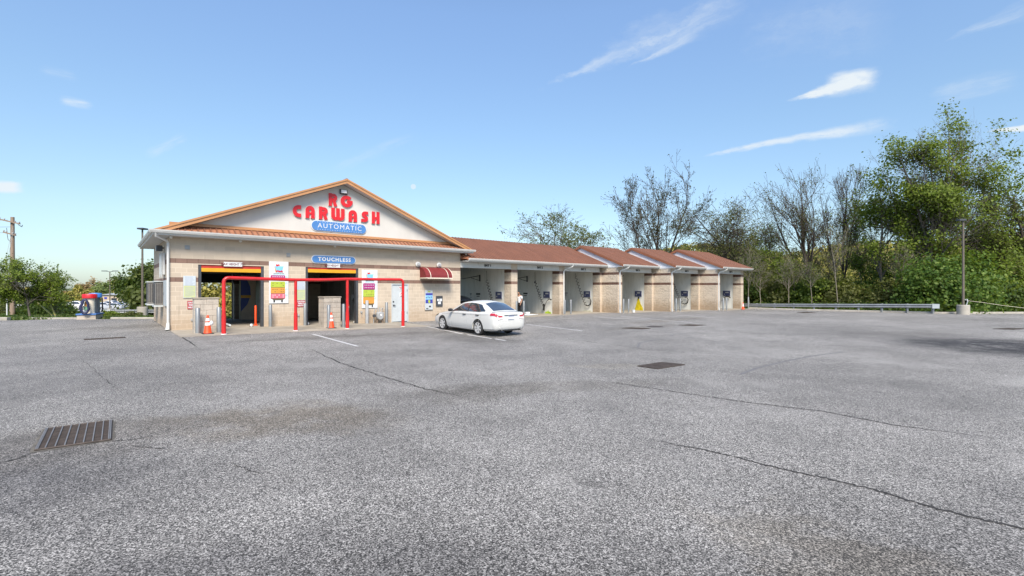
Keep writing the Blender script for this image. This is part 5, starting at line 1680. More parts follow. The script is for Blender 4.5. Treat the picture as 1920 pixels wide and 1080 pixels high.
skin_mesh([(.125, 0, 1.70, .082, .078), (.085, 0, 1.64, .06, .066), (.10, 0, 1.58, .045, .05)], [(0, 1), (1, 2)], 'hair', m_hair, per)
for p, q in (((-.03, .115, .045), (.20, .122, .04)), ((-.13, -.125, .045), (.10, -.132, .04))):
    mid = tuple((a+c)/2 for a, c in zip(p, q))
    skin_mesh([(*p, .048, .045), (*mid, .05, .048), (*q, .036, .03)], [(0, 1), (1, 2)], 'shoe', m_shoe, per)

# ------------------------------------------------------------------ guard rails, lamps, poles
def wbeam(o, p0, p1, z0, z1, posts, end_flare=True):
    p0, p1 = Vector(p0), Vector(p1)
    d = (p1-p0); l = d.length; d.normalize(); nn = Vector((-d.y, d.x, 0))
    if nn.y > 0: nn = -nn
    prof = [(.0, 0), (.03, .02), (.075, .05), (.075, .09), (.02, .125), (.0, .155), (.02, .185), (.075, .22), (.075, .26), (.03, .29), (0, .31)]
    b = MB(); n = 24
    for i in range(n+1):
        k = i/n; q = p0 + (p1-p0)*k; zz = z0 + (z1-z0)*k
        for a, h in prof: v_ = q + nn*a; b.v.append((v_.x, v_.y, zz - .31 + h))
    m = len(prof)
    for i in range(n):
        for j in range(m-1): b.f.append((i*m+j, (i+1)*m+j, (i+1)*m+j+1, i*m+j+1)); b.mi.append(0)
    b.build('rail', m_galv, o, smooth='all', fix=False)
    for k in posts:
        q = p0 + (p1-p0)*k; zz = z0 + (z1-z0)*k; zg = gz(q.x, q.y) - .1
        b = MB(); c = q - nn*.09
        b.box(c.x-.06, c.y-.07, zg, c.x+.06, c.y+.07, zz + .03); b.build('post', m_galv, o)
    if end_flare:
        b = MB(); q = p0
        b.prism([tuple(q - d*.30 + nn*a + Vector((0, 0, z0-.33))) for a in (.085, .10)] + [tuple(q + d*.12 + nn*a + Vector((0, 0, z0-.33))) for a in (.10, .085)], (0, 0, .345))
        b.build('end_shoe', m_lgray, o)
    b = MB()
    for k in [.12 + .19*i for i in range(5)]:
        q = p0 + (p1-p0)*k; zz = z0 + (z1-z0)*k
        for h in (.05, .15, .25): b.lathe([(.02, 0), (.02, .012)], 6, axis='y', origin=(q.x + nn.x*.08, q.y + nn.y*.08 - .01, zz - .31 + h))
    b.build('bolt', m_steel, o)
gr0 = (at(1752, 36.5), 36.5, 0); gr1 = (at(1392, 46.2), 46.2, 0)
o = thing('guard_rail', 'long galvanised guard rail before the woods on the right', 'guard rail', (0, 0, 0))
def solve_rail(px):   # fraction along the rail under a picture column
    lo, hi = 0, 1
    for _ in range(40):
        k = (lo+hi)/2; x = gr0[0]+(gr1[0]-gr0[0])*k; y = gr0[1]+(gr1[1]-gr0[1])*k
        if 960 + F*x/y > px: lo = k
        else: hi = k
    return k
wbeam(o, gr0, gr1, HC - 30.2*36.5/F, HC - 29.3*46.2/F, [solve_rail(p) for p in (1749, 1700.8, 1653, 1609, 1566.6, 1525.6, 1487.4, 1451.6, 1418.6)])
o = thing('guard_rail', 'galvanised guard rail beyond the vacuum island at the left', 'guard rail', (0, 0, 0))
wbeam(o, (at(203, 37.5), 37.5, 0), (at(300, 39.5), 39.5, 0), HC - 40.5*37.5/F, HC - 40.5*39.5/F, [.06, .4, .75])
# blocks beside it and the lamp standards
def lamp_post(px, Y, zb, ztop, label, head, rbase=.38, hbase=.72, group=None):
    X = at(px, Y)
    o = thing('parking_lamp', label, 'lamp post', (X, Y, zb), 0, group)
    b = MB(); b.lathe([(rbase, -.3), (rbase, hbase-.03), (rbase-.03, hbase)], 20); b.build('concrete_base', m_kerb, o, smooth=True)
    b = MB(); b.bevbox(-.13, -.13, hbase, .13, .13, hbase+.04, .008); b.tube([(0, 0, hbase), (0, 0, ztop-zb)], [.085, .06], 8); b.build('pole', m_pole, o, smooth=True)
    h = ztop - zb
    if head == 'single':
        b = MB(); b.bevbox(-.42, -.18, h-.02, .10, .18, h+.12, .02); b.build('lamp_head', m_steel, o)
    elif head == 'flat':
        b = MB(); b.bevbox(-.22, -.30, h-.02, .25, .3, h+.10, .02); b.build('lamp_head', m_steel, o)
    else:
        for sg in (-1, 1):
            b = MB(); b.tube([(0, 0, h-.1), (sg*.35, 0, h+.02), (sg*.6, 0, h+.05)], .04, 6); b.bevbox(sg*.5 if sg > 0 else -1.15, -.2, h+.02, 1.15 if sg > 0 else -.5, .2, h+.13, .03); b.build('lamp_head', m_steel, o)
    return o
m_pole = M('bronze_pole', (.15, .125, .10), .5, .2, var=.2, scale=2)
Y = 35.6
X = at(1806, Y)
lp = lamp_post(1806, Y, gz(X, Y), HC + 126*Y/F, 'tall brown lamp post on a round concrete base before the bright green bush', 'single')
b = MB(); b.tube([(.05, -.2, .72), (.1, -.25, 1.0), (.12, -.2, 1.15), (.02, -.1, 1.1)], .03, 6); b.build('strap', m_lgray, lp)
o = thing('rope', 'pale rope sagging from the right lamp post to the photo edge', 'rope', (X, Y, gz(X, Y)))
b = MB(); b.tube([(.12, -.12, 1.05), (1.2, -.2, .92), (2.6, -.3, .70), (4.2, -.4, .50), (6.4, -.6, .42), (9, -.9, .5)], .011, 5); b.build('cord', m_cream, o)
Y = 38
lamp_post(267, Y, HC - 58*Y/F, HC + 110*Y/F, 'brown lamp post on a concrete base beside the left end of the building', 'flat', .36, .98)
Y = 72
lamp_post(206, Y, gz(at(206, Y), Y), HC + 31*Y/F, 'far twin armed lamp post over the parked cars', 'twin', .3, .5)
# utility pole with cross arms
Y = 48; X = at(23.5, Y); zg = HC - 52*Y/F
up = thing('utility_pole', 'wooden utility pole with two cross arms behind the left tree', 'utility pole', (X, Y, zg))
zt = HC + 133*Y/F - zg
b = MB(); b.tube([(0, 0, -.3), (0, 0, zt)], [.21, .15], 10); b.build('pole', m_wood, up, smooth=True)
for h, l, dz in ((zt-.50, 1.05, -.32), (zt-1.75, .62, -.22)):
    b = MB(); b.prism([(-l*1.0, -.22, h-dz*.55), (-l, -.34, h-dz*.55), (l, -.34, h+dz*.9), (l, -.22, h+dz*.9)], (0, 0, .12)); ca_ = b.build('cross_arm', m_wood, up)
    b = MB()
    for q in (-.95, -.5, .55, .95): b.lathe([(.03, 0), (.06, .05), (.06, .12), (.03, .16)], 8, origin=(l*q, -.28, h - dz*.55 + (dz*1.45)*(q+1)/2 + .12))
    b.build('insulator', m_gray, ca_)
b = MB(); b.tube([(-.1, 0, zt-2.6), (-.45, 0, zt-2.3), (-.55, 0, zt-1.7), (-.6, 0, zt-1.1)], .02, 5); b.tube([(.55, 0, zt-.75), (.95, 0, zt-1.0), (1.0, 0, zt-.8)], .03, 5); b.build('jumper_wire', m_rubber, up)
wires = [((-1.0, zt-.22), -22, -.5), ((-.5, zt-.3), -22, -.9), ((0, zt-1.0), -22, -.6), ((-.2, zt-5.5), -22, .1), ((-.6, zt-1.6), -22, -.4)]
for i, ((dx, h), xe, sg) in enumerate(wires):
    b = MB(); b.tube([(dx + (xe-dx)*k/8, -k*.6, h + sg*math.sin(PI*k/16)) for k in range(9)], .012, 4)
    tag(b.build('overhead_wire', m_rubber, None, loc=(X, Y, zg)), 'thin overhead wire running left from the utility pole', 'wire', 'wires from the utility pole')
for i, (x1, z1, lab) in enumerate(((4.6, .2, 'long guy wire slanting from the utility pole top to the ground'), (4.95, .15, 'second guy wire slanting from the utility pole'))):
    b = MB(); b.tube([(0.1, 0, zt-.7-.6*i), (x1, -6, z1)], .012, 4); tag(b.build('guy_wire', m_gray, None, loc=(X, Y, zg)), lab, 'wire')
m_guard = M('faded_yellow_guard', (.55, .48, .14), .6, var=.12)
for (pa, pb, Yb, lab) in (((71, 568), (100, 592), 34, 'yellow guy wire guard leaning far to the left'), ((91, 562.5), (105, 593), 33.7, 'steeper yellow guy wire guard by the small bare tree')):
    x0, z0 = at(pa[0], Yb+1), HC - (pa[1]-540)*(Yb+1)/F; x1, z1 = at(pb[0], Yb), HC - (pb[1]-540)*Yb/F
    o = thing('guy_guard', lab, 'guy guard', (x1, Yb, z1))
    b = MB(); b.tube([(0, 0, -.05), (x0-x1, 1, z0-z1)], .045, 8); b.build('sleeve', m_guard, o, smooth=True)
    b = MB(); b.lathe([(.07, -.06), (.07, .03), (.05, .06)], 8); b.build('anchor', m_steel, o)
Y = 40; X = at(13, Y)
o = thing('white_post', 'thin white sign post left of the utility pole', 'post', (X, Y, gz(X, Y)))
b = MB(); b.tube([(0, 0, -.1), (0, 0, HC + (540-540)*Y/F - gz(X, Y))], .045, 8); b.build('pole', m_signwhite, o)
b = MB(); b.lathe([(.07, -.05), (.07, .05)], 8); b.build('footing', m_conc, o)

# ------------------------------------------------------------------ vacuum island
X, Y, Z = G(144, 599.2)
X2, Y2, _ = G(175, 599.6)
va = R(25)
o = thing('vacuum_island', 'beige block island with a blue slab carrying two vacuums', 'vacuum island', (X, Y, Z), va)
wv = .84
b = MB(); b.box(0, 0, -.2, wv, 1.15, .24); b.build('base', m_grout, o)
b = MB(); b.bevbox(-.04, -.05, .242, wv+.04, 1.2, .33, .015); b.build('slab', M('blue_slab_paint', (.06, .16, .42), .6, var=.2, dirt=.3), o)
def vac(lx, ly, capm, bodym, label, r, h):
    wx, wy = X + lx*math.cos(va) - ly*math.sin(va), Y + lx*math.sin(va) + ly*math.cos(va)
    v = thing('vacuum_station', label, 'vacuum', (wx, wy, Z + .33), va, 'coin vacuums on the island')
    b = MB(); b.lathe([(r*.82, 0), (r*.82, h*.05), (r*.78, h*.06), (r*.78, h*.78)], 20, sx=1.1); b.build('body', bodym, v, smooth=True)
    b = MB(); b.lathe([(r*.95, h*.775), (r*1.12, h*.79), (r*1.12, h*.97), (r*1.05, h*1.0), (.02, h*1.02)], 22, sx=1.1); b.build('cap', capm, v, smooth=True)
    return v
m_vbody = M('vacuum_cream', (.72, .68, .58), .5, var=.06); m_vred = M('vacuum_red', (.52, .012, .02), .4); m_vblue = M('vacuum_blue', (.06, .22, .62), .4); m_hoseb = M('vacuum_hose_navy', (.02, .025, .075), .55)
v1 = vac(.50, .24, m_vred, m_vbody, 'red capped cream vacuum with a looped navy hose', .28, 1.12)
b = MB(); b.tube([(-.10 + .20*math.sin(w)*(1.0 if math.cos(w) < 0 else .75), -.40, .42 + .40*math.cos(w)) for w in [2*PI*k/24 for k in range(24)]], .055, 8, closed=True)
b.tube([(-.07 + .17*math.sin(w)*(1.0 if math.cos(w) < 0 else .75), -.46, .40 + .38*math.cos(w)) for w in [2*PI*k/24 for k in range(24)]], .045, 8, closed=True); b.build('hose', m_hoseb, v1, smooth=True)
b = MB(); b.box(-.18, -.30, .22, -.02, -.285, .40); b.build('decal', M('decal_green', (.15, .34, .22), .5), v1)
b = MB(); b.prism([(-.17, -.30, .42), (-.03, -.30, .42), (-.05, -.30, .70), (-.13, -.30, .70)], (0, .015, 0)); b.build('decal', m_amb, v1)
v2 = vac(.56, .90, m_vblue, m_galv, 'blue capped steel vacuum behind the red capped one', .25, 1.16)
b = MB(); b.tube([(.30, .05, .9), (.32, .05, .3), (.30, .05, .05)], .035, 8); b.build('hose', m_rubber, v2)

# ------------------------------------------------------------------ far left: shop and parked cars
Yb = 140
bx0, bx1 = at(190, Yb), at(262, Yb); zb_ = gz(bx0, Yb) - .2
sh = thing('store_building', 'long beige flat fronted store with a grey roof beyond the parked cars', 'building', (bx0, Yb, zb_))
w = bx1-bx0; hh = HC - (553-540)*Yb/F - zb_
m_tan = M('tan_store_wall', (.50, .40, .31), .8, var=.06)
b = MB(); b.box(0, 0, 0, w, 14, hh); b.build('wall', m_tan, sh)
b = MB(); b.prism([(-.3, -.4, hh+.002), (-.3, 7, hh+.75), (-.3, 14.4, hh+.002)], (w+.6, 0, 0)); b.build('roof', m_gray, sh)
b = MB(); b.box(.9, -.05, hh-1.25, 1.7, -.002, hh-.65); b.build('sign', m_dblue, sh)
b = MB(); 
for q in range(3): b.box(3+3*q, -.04, .3, 4.6+3*q, -.002, 1.6)
b.build('window', m_glassdark, sh)
rng = random.Random(11)
cols = [(.72, .73, .74), (.75, .75, .76), (.30, .32, .35), (.70, .71, .72), (.05, .06, .08), (.68, .68, .66), (.12, .15, .25), (.55, .56, .58), (.74, .74, .74), (.25, .04, .04), (.45, .47, .50), (.70, .71, .73), (.03, .03, .035), (.60, .62, .64), (.72, .72, .70), (.40, .42, .44)]
pxs = [2, 18, 35, 49, 122, 138, 154, 190, 202, 213, 224, 236, 247, 258, 228, 244]
names = ['silver', 'white', 'dark grey', 'white', 'black', 'cream', 'navy blue', 'grey', 'bright white', 'dark red', 'mid grey', 'pale silver', 'black', 'light grey', 'off white', 'slate grey']
where = ['at the left photo edge', 'just left of the utility pole', 'right of the utility pole', 'behind the left tree trunk', 'left of the vacuum island', 'close left of the red capped vacuum', 'hidden behind the red capped vacuum',
         'right of the blue capped vacuum', 'left of the twin armed lamp', 'under the twin armed lamp', 'right of the twin armed lamp', 'before the store', 'left of the brown lamp post', 'behind the brown lamp post', 'in the back row before the store', 'in the back row by the lamp post']
proto = None
for i, (px, col) in enumerate(zip(pxs, cols)):
    Yc = 95 + rng.uniform(-2, 3) if i < 14 else 103
    Xc = at(px, Yc)
    lab = '%s car parked on the far lot %s' % (names[i], where[i])
    rz = rng.choice([0, PI]) + rng.uniform(-.15, .15) if i % 3 else PI/2 + rng.uniform(-.2, .2)
    if proto is None:
        proto = sedan(lab, (Xc, Yc, gz(Xc, Yc) + .03), rz, col, detail=False, group='cars parked on the far lot')
        c = proto
    else:
        c = copy_tree(proto); c.location = (Xc, Yc, gz(Xc, Yc) + .03); c.rotation_euler = (0, 0, rz); c['label'] = lab
    for ch in c.children:
        if ch.name.split('.')[0] in ('body', 'cabin'): ch.color = (*col, 1)
    if i in (5, 8, 11): c.scale = (1.0, 1.0, 1.22)
# orange machinery glimpsed through the trees on the right
m_morange = M('machine_orange', (.72, .12, .02), .5, var=.15, dirt=.3)
for px, Ym, sc, lab in ((1598, 80, 1.0, 'orange excavator glimpsed between trunks behind the guard rail'), (1637, 82, 1.1, 'second orange excavator half hidden by leaves behind the guard rail')):
    Xm = at(px, Ym)
    o = thing('excavator', lab, 'excavator', (Xm, Ym, -1.1), .2, 'orange machines beyond the trees')
    b = MB(); b.bevbox(-1.6*sc, -1, .9, 1.4*sc, 1, 1.9, .1); b.build('engine_house', m_morange, o)
    b = MB(); b.bevbox(-.4, -.95, 1.91, .9, .2, 2.7, .08); b.build('cab', m_lgray, o)
    b = MB(); b.tube([(1.2, .2, 1.6), (2.4, .2, 2.8), (4.2, .2, 2.2)], [.22, .2, .14], 6); b.build('boom', m_morange, o)
    for y in (-.9, .9):
        b = MB(); b.bevbox(-1.8, y-.25, .1, 1.7, y+.25, .85, .2); b.build('track', m_rubber, o)
Ym = 60; Xm = at(1597, Ym)
o = thing('marker_pole', 'short leaning white pole among the dark trunks', 'pole', (Xm, Ym, -.4))
b = MB(); b.tube([(0, 0, 0), (.25, 0, 2.7)], .09, 6); b.build('shaft', m_signwhite, o)
b = MB(); b.lathe([(.14, 0), (.16, .1), (.1, .2)], 8, origin=(.25, 0, 2.7)); b.build('tip', m_signwhite, o)
# ------------------------------------------------------------------ trees
m_bark_dark = mat_bark('dark_bark', (.075, .060, .048))
m_bark_grey = mat_bark('grey_bark', (.14, .12, .10))
m_bark_pale = mat_bark('pale_bark', (.24, .21, .17))
m_leaf_spring = mat_leaf('spring_leaf', (.075, .10, .03), (.14, .18, .05), (.21, .24, .08))
m_leaf_green = mat_leaf('mid_green_leaf', (.10, .155, .016), (.22, .30, .036), (.33, .40, .08))
m_leaf_bright = mat_leaf('bright_green_leaf', (.05, .11, .016), (.12, .21, .03), (.27, .36, .08))
m_leaf_dark = mat_leaf('dark_green_leaf', (.034, .068, .011), (.075, .125, .018), (.12, .18, .034))
m_leaf_olive = mat_leaf('olive_leaf', (.075, .09, .024), (.15, .165, .045), (.22, .23, .075))
m_leaf_bud = mat_leaf('bud_leaf', (.05, .052, .03), (.085, .085, .045), (.11, .10, .06))
m_leaf_gold = mat_leaf('golden_leaf', (.36, .32, .07), (.52, .45, .12), (.60, .52, .18))
m_leaf_rust = mat_leaf('russet_leaf', (.36, .24, .13), (.50, .35, .19), (.56, .42, .24))
m_leaf_pine = mat_leaf('conifer_needle', (.16, .22, .07), (.28, .35, .12), (.38, .42, .17))

def rot_about(v, axis, ang): return (Matrix.Rotation(ang, 3, axis) @ v)
class Tree:
    def __init__(s, seed): s.r = random.Random(seed); s.br = []; s.tips = []
    def grow(s, p, d, l, rad, lev, P):
        r = s.r; n = P['seg'][min(lev, len(P['seg'])-1)]
        pts = [p.copy()]; rads = [rad]; d = d.normalized()
        endr = rad*P['taper'][min(lev, len(P['taper'])-1)]
        wig = P['wig']*(1 + .25*lev)*(P.get('straight', 1) if lev == 0 else 1)
        for i in range(n):
            d = (d + Vector((r.gauss(0, wig), r.gauss(0, wig), r.gauss(0, wig)*.7 + P['up'][min(lev, len(P['up'])-1)]/n))).normalized()
            p = p + d*(l/n)
            pts.append(p.copy()); rads.append(rad + (endr - rad)*(i+1)/n)
        s.br.append((pts, rads, lev))
        if lev >= P['lev']:
            s.tips.append((pts[-1], d)); s.tips.append((pts[len(pts)//2], d)); return
        kids = P['kids'][lev]
        for c in range(kids):
            q = P['from'][lev] + (1 - P['from'][lev])*((c + r.random())/kids)
            q = min(q, .999); i = int(q*n); f = q*n - i
            pp = pts[i] + (pts[i+1]-pts[i])*f; rr = rads[i] + (rads[i+1]-rads[i])*f
            dd = (pts[i+1]-pts[i]).normalized()
            ax = dd.cross(Vector((r.gauss(0, 1), r.gauss(0, 1), r.gauss(0, 1)))); ax.normalize()
            ang = R(P['ang'][lev])*(.7 + .6*r.random())
            nd = rot_about(dd, ax, ang)
            nd.x += P.get('lean', 0)*.3
            ll = l*P['len'][lev]*(.65 + .7*r.random())*(1.15 - .45*q if lev == 0 else 1)
            s.grow(pp, nd, ll, max(.006, min(rr*.85, rr*P['rad'])), lev+1, P)
        if P.get('lead', True):   # the branch carries on past its last side shoot
            s.grow(pts[-1], d, l*P['len'][lev]*.8, max(.006, endr*.9), lev+1, P)
    def branch_mesh(s, name, m, parent, lmax, lmin=0):
        V, Fc = [], []
        base = 0
        for pts, rads, lev in s.br:
            if lev > lmax or lev < lmin: continue
            k = 7 if lev == 0 else (5 if lev == 1 else (4 if lev == 2 else 3))
            n = len(pts); up = None
            for i, p in enumerate(pts):
                d = (pts[min(i+1, n-1)] - pts[max(i-1, 0)]).normalized()
                if up is None: up = Vector((1, 0, 0)) if abs(d.z) > .8 else Vector((0, 0, 1))
                a = d.cross(up)
                if a.length < 1e-4: a = d.cross(Vector((0, 1, 0)))
                a.normalize(); b_ = a.cross(d).normalized(); up = b_
                fl = 1.0
                if lev == 0 and i == 0: fl = 1.35
                for j in range(k):
                    w = 2*PI*j/k
                    V.append(tuple(p + (a*math.cos(w) + b_*math.sin(w))*rads[i]*fl))
            for i in range(n-1):
                for j in range(k):
                    Fc.append((base+i*k+j, base+i*k+(j+1) % k, base+(i+1)*k+(j+1) % k, base+(i+1)*k+j))
            base += n*k
        b = MB(); b.v = V; b.f = Fc; b.mi = [0]*len(Fc)
        return b.build(name, m, parent, smooth='all', fix=False)
def leaves_obj(name, centres, size, m, parent, seed=1, flat=.35, droop=0.0, dirs=None, jitter=.75):
    """one small folded leaf card per centre, as plain geometry"""
    rs = np.random.RandomState(seed)
    c = np.asarray(centres, float); n = len(c)
    a = rs.normal(size=(n, 3)); a[:, 2] *= flat; a[:, 2] -= droop
    a /= np.linalg.norm(a, axis=1)[:, None]
    b = rs.normal(size=(n, 3)); b -= (b*a).sum(1)[:, None]*a; b /= np.linalg.norm(b, axis=1)[:, None]
    nn = np.cross(a, b)
    if dirs is not None:
        # leaves turn their faces outward and up towards the light
        nn = dirs/np.maximum(1e-6, np.linalg.norm(dirs, axis=1))[:, None] + np.array([0, 0, .45]) + rs.normal(size=(n, 3))*jitter
        nn /= np.linalg.norm(nn, axis=1)[:, None]
        a = np.cross(nn, rs.normal(size=(n, 3))); a /= np.linalg.norm(a, axis=1)[:, None]
        b = np.cross(nn, a)
    sz = size*(.6 + .8*rs.rand(n))[:, None]
    w = .42
    p0 = c - a*sz*.5; p1 = c + b*sz*w + nn*sz*.12; p2 = c + a*sz*.6; p3 = c - b*sz*w + nn*sz*.12
    v = np.stack([p0, p1, p2, p3], 1).reshape(-1, 3)
    me = bpy.data.meshes.new(name)
    me.vertices.add(4*n); me.vertices.foreach_set('co', v.astype('f').ravel())
    me.loops.add(6*n); me.polygons.add(2*n)
    i0 = np.arange(n)*4
    idx = np.stack([i0, i0+1, i0+2, i0, i0+2, i0+3], 1).ravel()
    me.loops.foreach_set('vertex_index', idx.astype('i'))
    me.polygons.foreach_set('loop_start', np.arange(0, 6*n, 3).astype('i'))
    me.materials.append(m)
    me.update(calc_edges=True); me.validate()
    o = bpy.data.objects.new(name, me); C.objects.link(o); o.parent = parent
    return o
def around(tips, per, spread, seed, up=0.0, keep=None):
    rs = np.random.RandomState(seed)
    out = []
    for p, d in tips:
        if keep is not None and rs.rand() > keep: continue
        q = np.array([p.x, p.y, p.z + up])
        out.append(q + rs.normal(size=(per, 3))*spread)
    return np.concatenate(out) if out else np.zeros((0, 3))
GROWN = dict(lev=4, seg=[6, 5, 4, 3, 2], taper=[.45, .4, .35, .35, .3], wig=.10, up=[.15, .25, .25, .15, .05], kids=[6, 5, 4, 4], len=[.62, .55, .52, .5], ang=[42, 42, 45, 48], rad=.55)
GROWN['from'] = [.32, .25, .2, .15]
def gapnoise(p, k, sd):
    return (math.sin(p.x*k + sd) * math.cos(p.y*k*1.1 + sd*2.1) + math.sin(p.z*k*1.3 + sd*.7 + p.x*.6*k))*.5
def make_tree(name, label, px, Y, h, seed, P, leaf, lsize, per, spread, bark, trad, zb=None, keep=1.0, group=None, lean=(0, 0), trunks=1, twigs=2, cat='tree', fork=.0, span=None, rmin=.012, gap=-2.0):
    """span: the picture columns the crown reaches between; fixes its real width at distance Y"""
    X = at(px, Y)
    z = gz(X, Y) - .05 if zb is None else zb
    root = thing(name, label, cat, (X, Y, z), 0, group)
    T = Tree(seed)
    for k in range(trunks):
        a = T.r.random()*.8 + k*2*PI/max(1, trunks)
        dirn = Vector((math.cos(a), math.sin(a), 0))*(.25 if k == 0 and trunks > 1 else 1)
        off = dirn*(.0 if trunks == 1 else trad*1.2)
        d = Vector((lean[0], lean[1], 1)) + (dirn*fork*T.r.uniform(.6, 1.3) if trunks > 1 else Vector())
        T.grow(Vector((0, 0, -.2)) + off, d, h*P.get('trunk', .55)*(1 if k == 0 else T.r.uniform(.75, 1)), trad*(1 if k == 0 else .8), 0, P)
    zs = sorted(p.z for pts, _, _ in T.br for p in pts)
    f = h/zs[-1]
    kx, sh = f, 0.0
    ends = [pts[-1].copy() for pts, _, lev in T.br if lev >= P['lev']]
    if span:
        for _ in range(8):    # widen or narrow the crown until it reaches between the two columns
            pj = []
            for p in ends:
                q = min(1, max(0, p.z/zs[-1])); yy = Y + p.y*kx*.8
                pj.append((X + p.x*kx + sh*q**.8)/max(5, yy)*F + 960)
            pj.sort(); n = len(pj); lo, hi = pj[int(n*.02)], pj[int(n*.98)]
            kx *= (span[1]-span[0])/(hi-lo)
            sh += ((span[0]+span[1])/2 - (lo+hi)/2)/F*Y*.9
    for pts, rads, lev in T.br:
        for i, p in enumerate(pts):
            q = min(1, max(0, p.z/zs[-1]))
            p.z *= f; p.x = p.x*kx + sh*q**.8; p.y *= kx*.8
            rads[i] = max(rads[i], rmin)
    tips = [(pts[-1], None) for pts, _, lev in T.br if lev >= P['lev']] + [(pts[len(pts)//2], None) for pts, _, lev in T.br if lev >= P['lev']]
    tips = [t for t in tips if gapnoise(t[0], 1.15, seed) > gap]
    T.branch_mesh('trunk', bark, root, 9 if leaf is not None and per else twigs)
    if leaf is None or per == 0:
        T.branch_mesh('crown', bark, root, 9, twigs+1)
    else:
        ce = around(tips, per, spread, seed+5, keep=keep)
        cc = np.array([sh*.8, 0, f*zs[-1]*.55])
        leaves_obj('crown', ce, lsize, leaf, root, seed, dirs=ce - cc)
    return root
def var(**k):
    d = dict(GROWN); d.update(k); return d
GR = 'trees behind the wash bays and guard rail'
make_tree('deciduous_tree', 'small spreading tree in thin grey green leaf left of the stepped roofs', 1062, 52, 11.3, 21, var(wig=.14, ang=[46, 48, 48, 50], kids=[6, 5, 4, 3]), m_leaf_spring, .15, 4, .20, m_bark_grey, .16, group=GR, keep=.75, gap=-.25, lean=(-.10, 0), trunks=2, fork=.45, span=(972, 1128))
make_tree('deciduous_tree', 'slim bare sapling left of the first stepped gable', 1122, 54, 7.4, 22, var(lev=3, kids=[8, 5, 4], wig=.10, ang=[30, 35, 40], up=[.2, .5, .4, .2]), m_leaf_bud, .09, 1, .12, m_bark_pale, .08, group=GR, keep=.3, span=(1098, 1150))
make_tree('deciduous_tree', 'tall open tree with sparse dark buds above the second stepped gable', 1242, 60, 18.6, 35, var(lev=4, wig=.085, ang=[36, 42, 44, 46], up=[.35, .5, .35, .2, .1], kids=[7, 5, 4, 2], trunk=.9, len=[.42, .55, .5, .5], seg=[9, 6, 4, 3, 2]), m_leaf_bud, .17, 1, .14, m_bark_dark, .18, group=GR, keep=.7, gap=-.35, trunks=4, fork=.24, span=(1150, 1322), rmin=.015)
make_tree('deciduous_tree', 'low bare tree behind the second stepped gable', 1190, 62, 8.6, 36, var(lev=4, wig=.12, ang=[40, 42, 44, 46], kids=[7, 5, 4, 3]), m_leaf_bud, .12, 2, .14, m_bark_dark, .10, group=GR, keep=.5, span=(1140, 1235), trunks=2, fork=.3)
make_tree('deciduous_tree', 'gnarled dark branched tree over the last stepped gable', 1374, 56, 14.2, 44, var(wig=.21, ang=[52, 50, 50, 52], kids=[10, 7, 5, 3], up=[.0, .2, .2, .1], trunk=.6), m_leaf_olive, .14, 3, .20, m_bark_dark, .27, group=GR, keep=.6, gap=-.4, lean=(.10, 0), span=(1276, 1438), rmin=.014)
make_tree('deciduous_tree', 'bare fan branched tree with a thick dark trunk behind the guard rail', 1538, 53, 17.0, 52, var(wig=.07, ang=[34, 34, 36, 38], kids=[9, 6, 5, 3], up=[.1, .4, .4, .2], trunk=.5, len=[.8, .62, .55, .5]), m_leaf_olive, .14, 2, .2, m_bark_dark, .34, group=GR, keep=.34, lean=(-.10, 0), span=(1418, 1562), rmin=.012)
make_tree('deciduous_tree', 'slender bare forked tree right of the thick dark trunk', 1577, 55, 16.6, 57, var(wig=.06, ang=[24, 28, 32, 36], kids=[7, 4, 4, 3], up=[.2, .4, .4, .2], trunk=.85, len=[.42, .5, .5, .5]), m_leaf_olive, .14, 1, .2, m_bark_dark, .16, group=GR, keep=.12, trunks=3, fork=.10, span=(1535, 1618), rmin=.012)
P5 = var(wig=.10, ang=[48, 44, 46, 50], kids=[9, 6, 4, 3], up=[.1, .28, .25, .1], trunk=.85, len=[.42, .55, .52, .5], **{'from': [.28, .2, .2, .1]})
make_tree('deciduous_tree', 'tallest leafy green tree of the woods on the right', 1755, 47, 21.2, 63, P5, m_leaf_green, .19, 5, .32, m_bark_grey, .24, group=GR, trunks=5, fork=.34, gap=.14, rmin=.005, span=(1618, 1890))
make_tree('deciduous_tree', 'leafy green tree leaning left of the tallest one', 1668, 49, 14.2, 64, var(wig=.13, ang=[45, 45, 48, 50], kids=[8, 6, 4, 3]), m_leaf_green, .18, 5, .32, m_bark_grey, .2, group=GR, gap=.05, rmin=.006, span=(1592, 1735))
make_tree('deciduous_tree', 'dark leafy tree filling under the tallest green crown', 1800, 50, 13.2, 65, var(wig=.13, ang=[45, 45, 48, 50], kids=[8, 6, 5, 3]), m_leaf_green, .18, 4, .34, m_bark_dark, .22, group=GR, gap=.1, rmin=.010, span=(1715, 1890))
make_tree('deciduous_tree', 'tree leaning in from the right photo edge with dark limbs', 1975, 45, 14.2, 66, var(wig=.12, ang=[46, 44, 46, 50], kids=[9, 6, 4, 3], up=[.1, .3, .3, .1], trunk=.7), m_leaf_olive, .17, 4, .28, m_bark_dark, .30, group=GR, gap=-.1, lean=(-.36, 0), span=(1838, 2080))
make_tree('deciduous_tree', 'dense low green tree at the right photo edge', 1918, 48, 9.8, 67, var(wig=.14, ang=[50, 48, 48, 50], kids=[8, 6, 5, 3]), m_leaf_green, .20, 5, .34, m_bark_dark, .2, group=GR, gap=-.3, span=(1848, 1990))
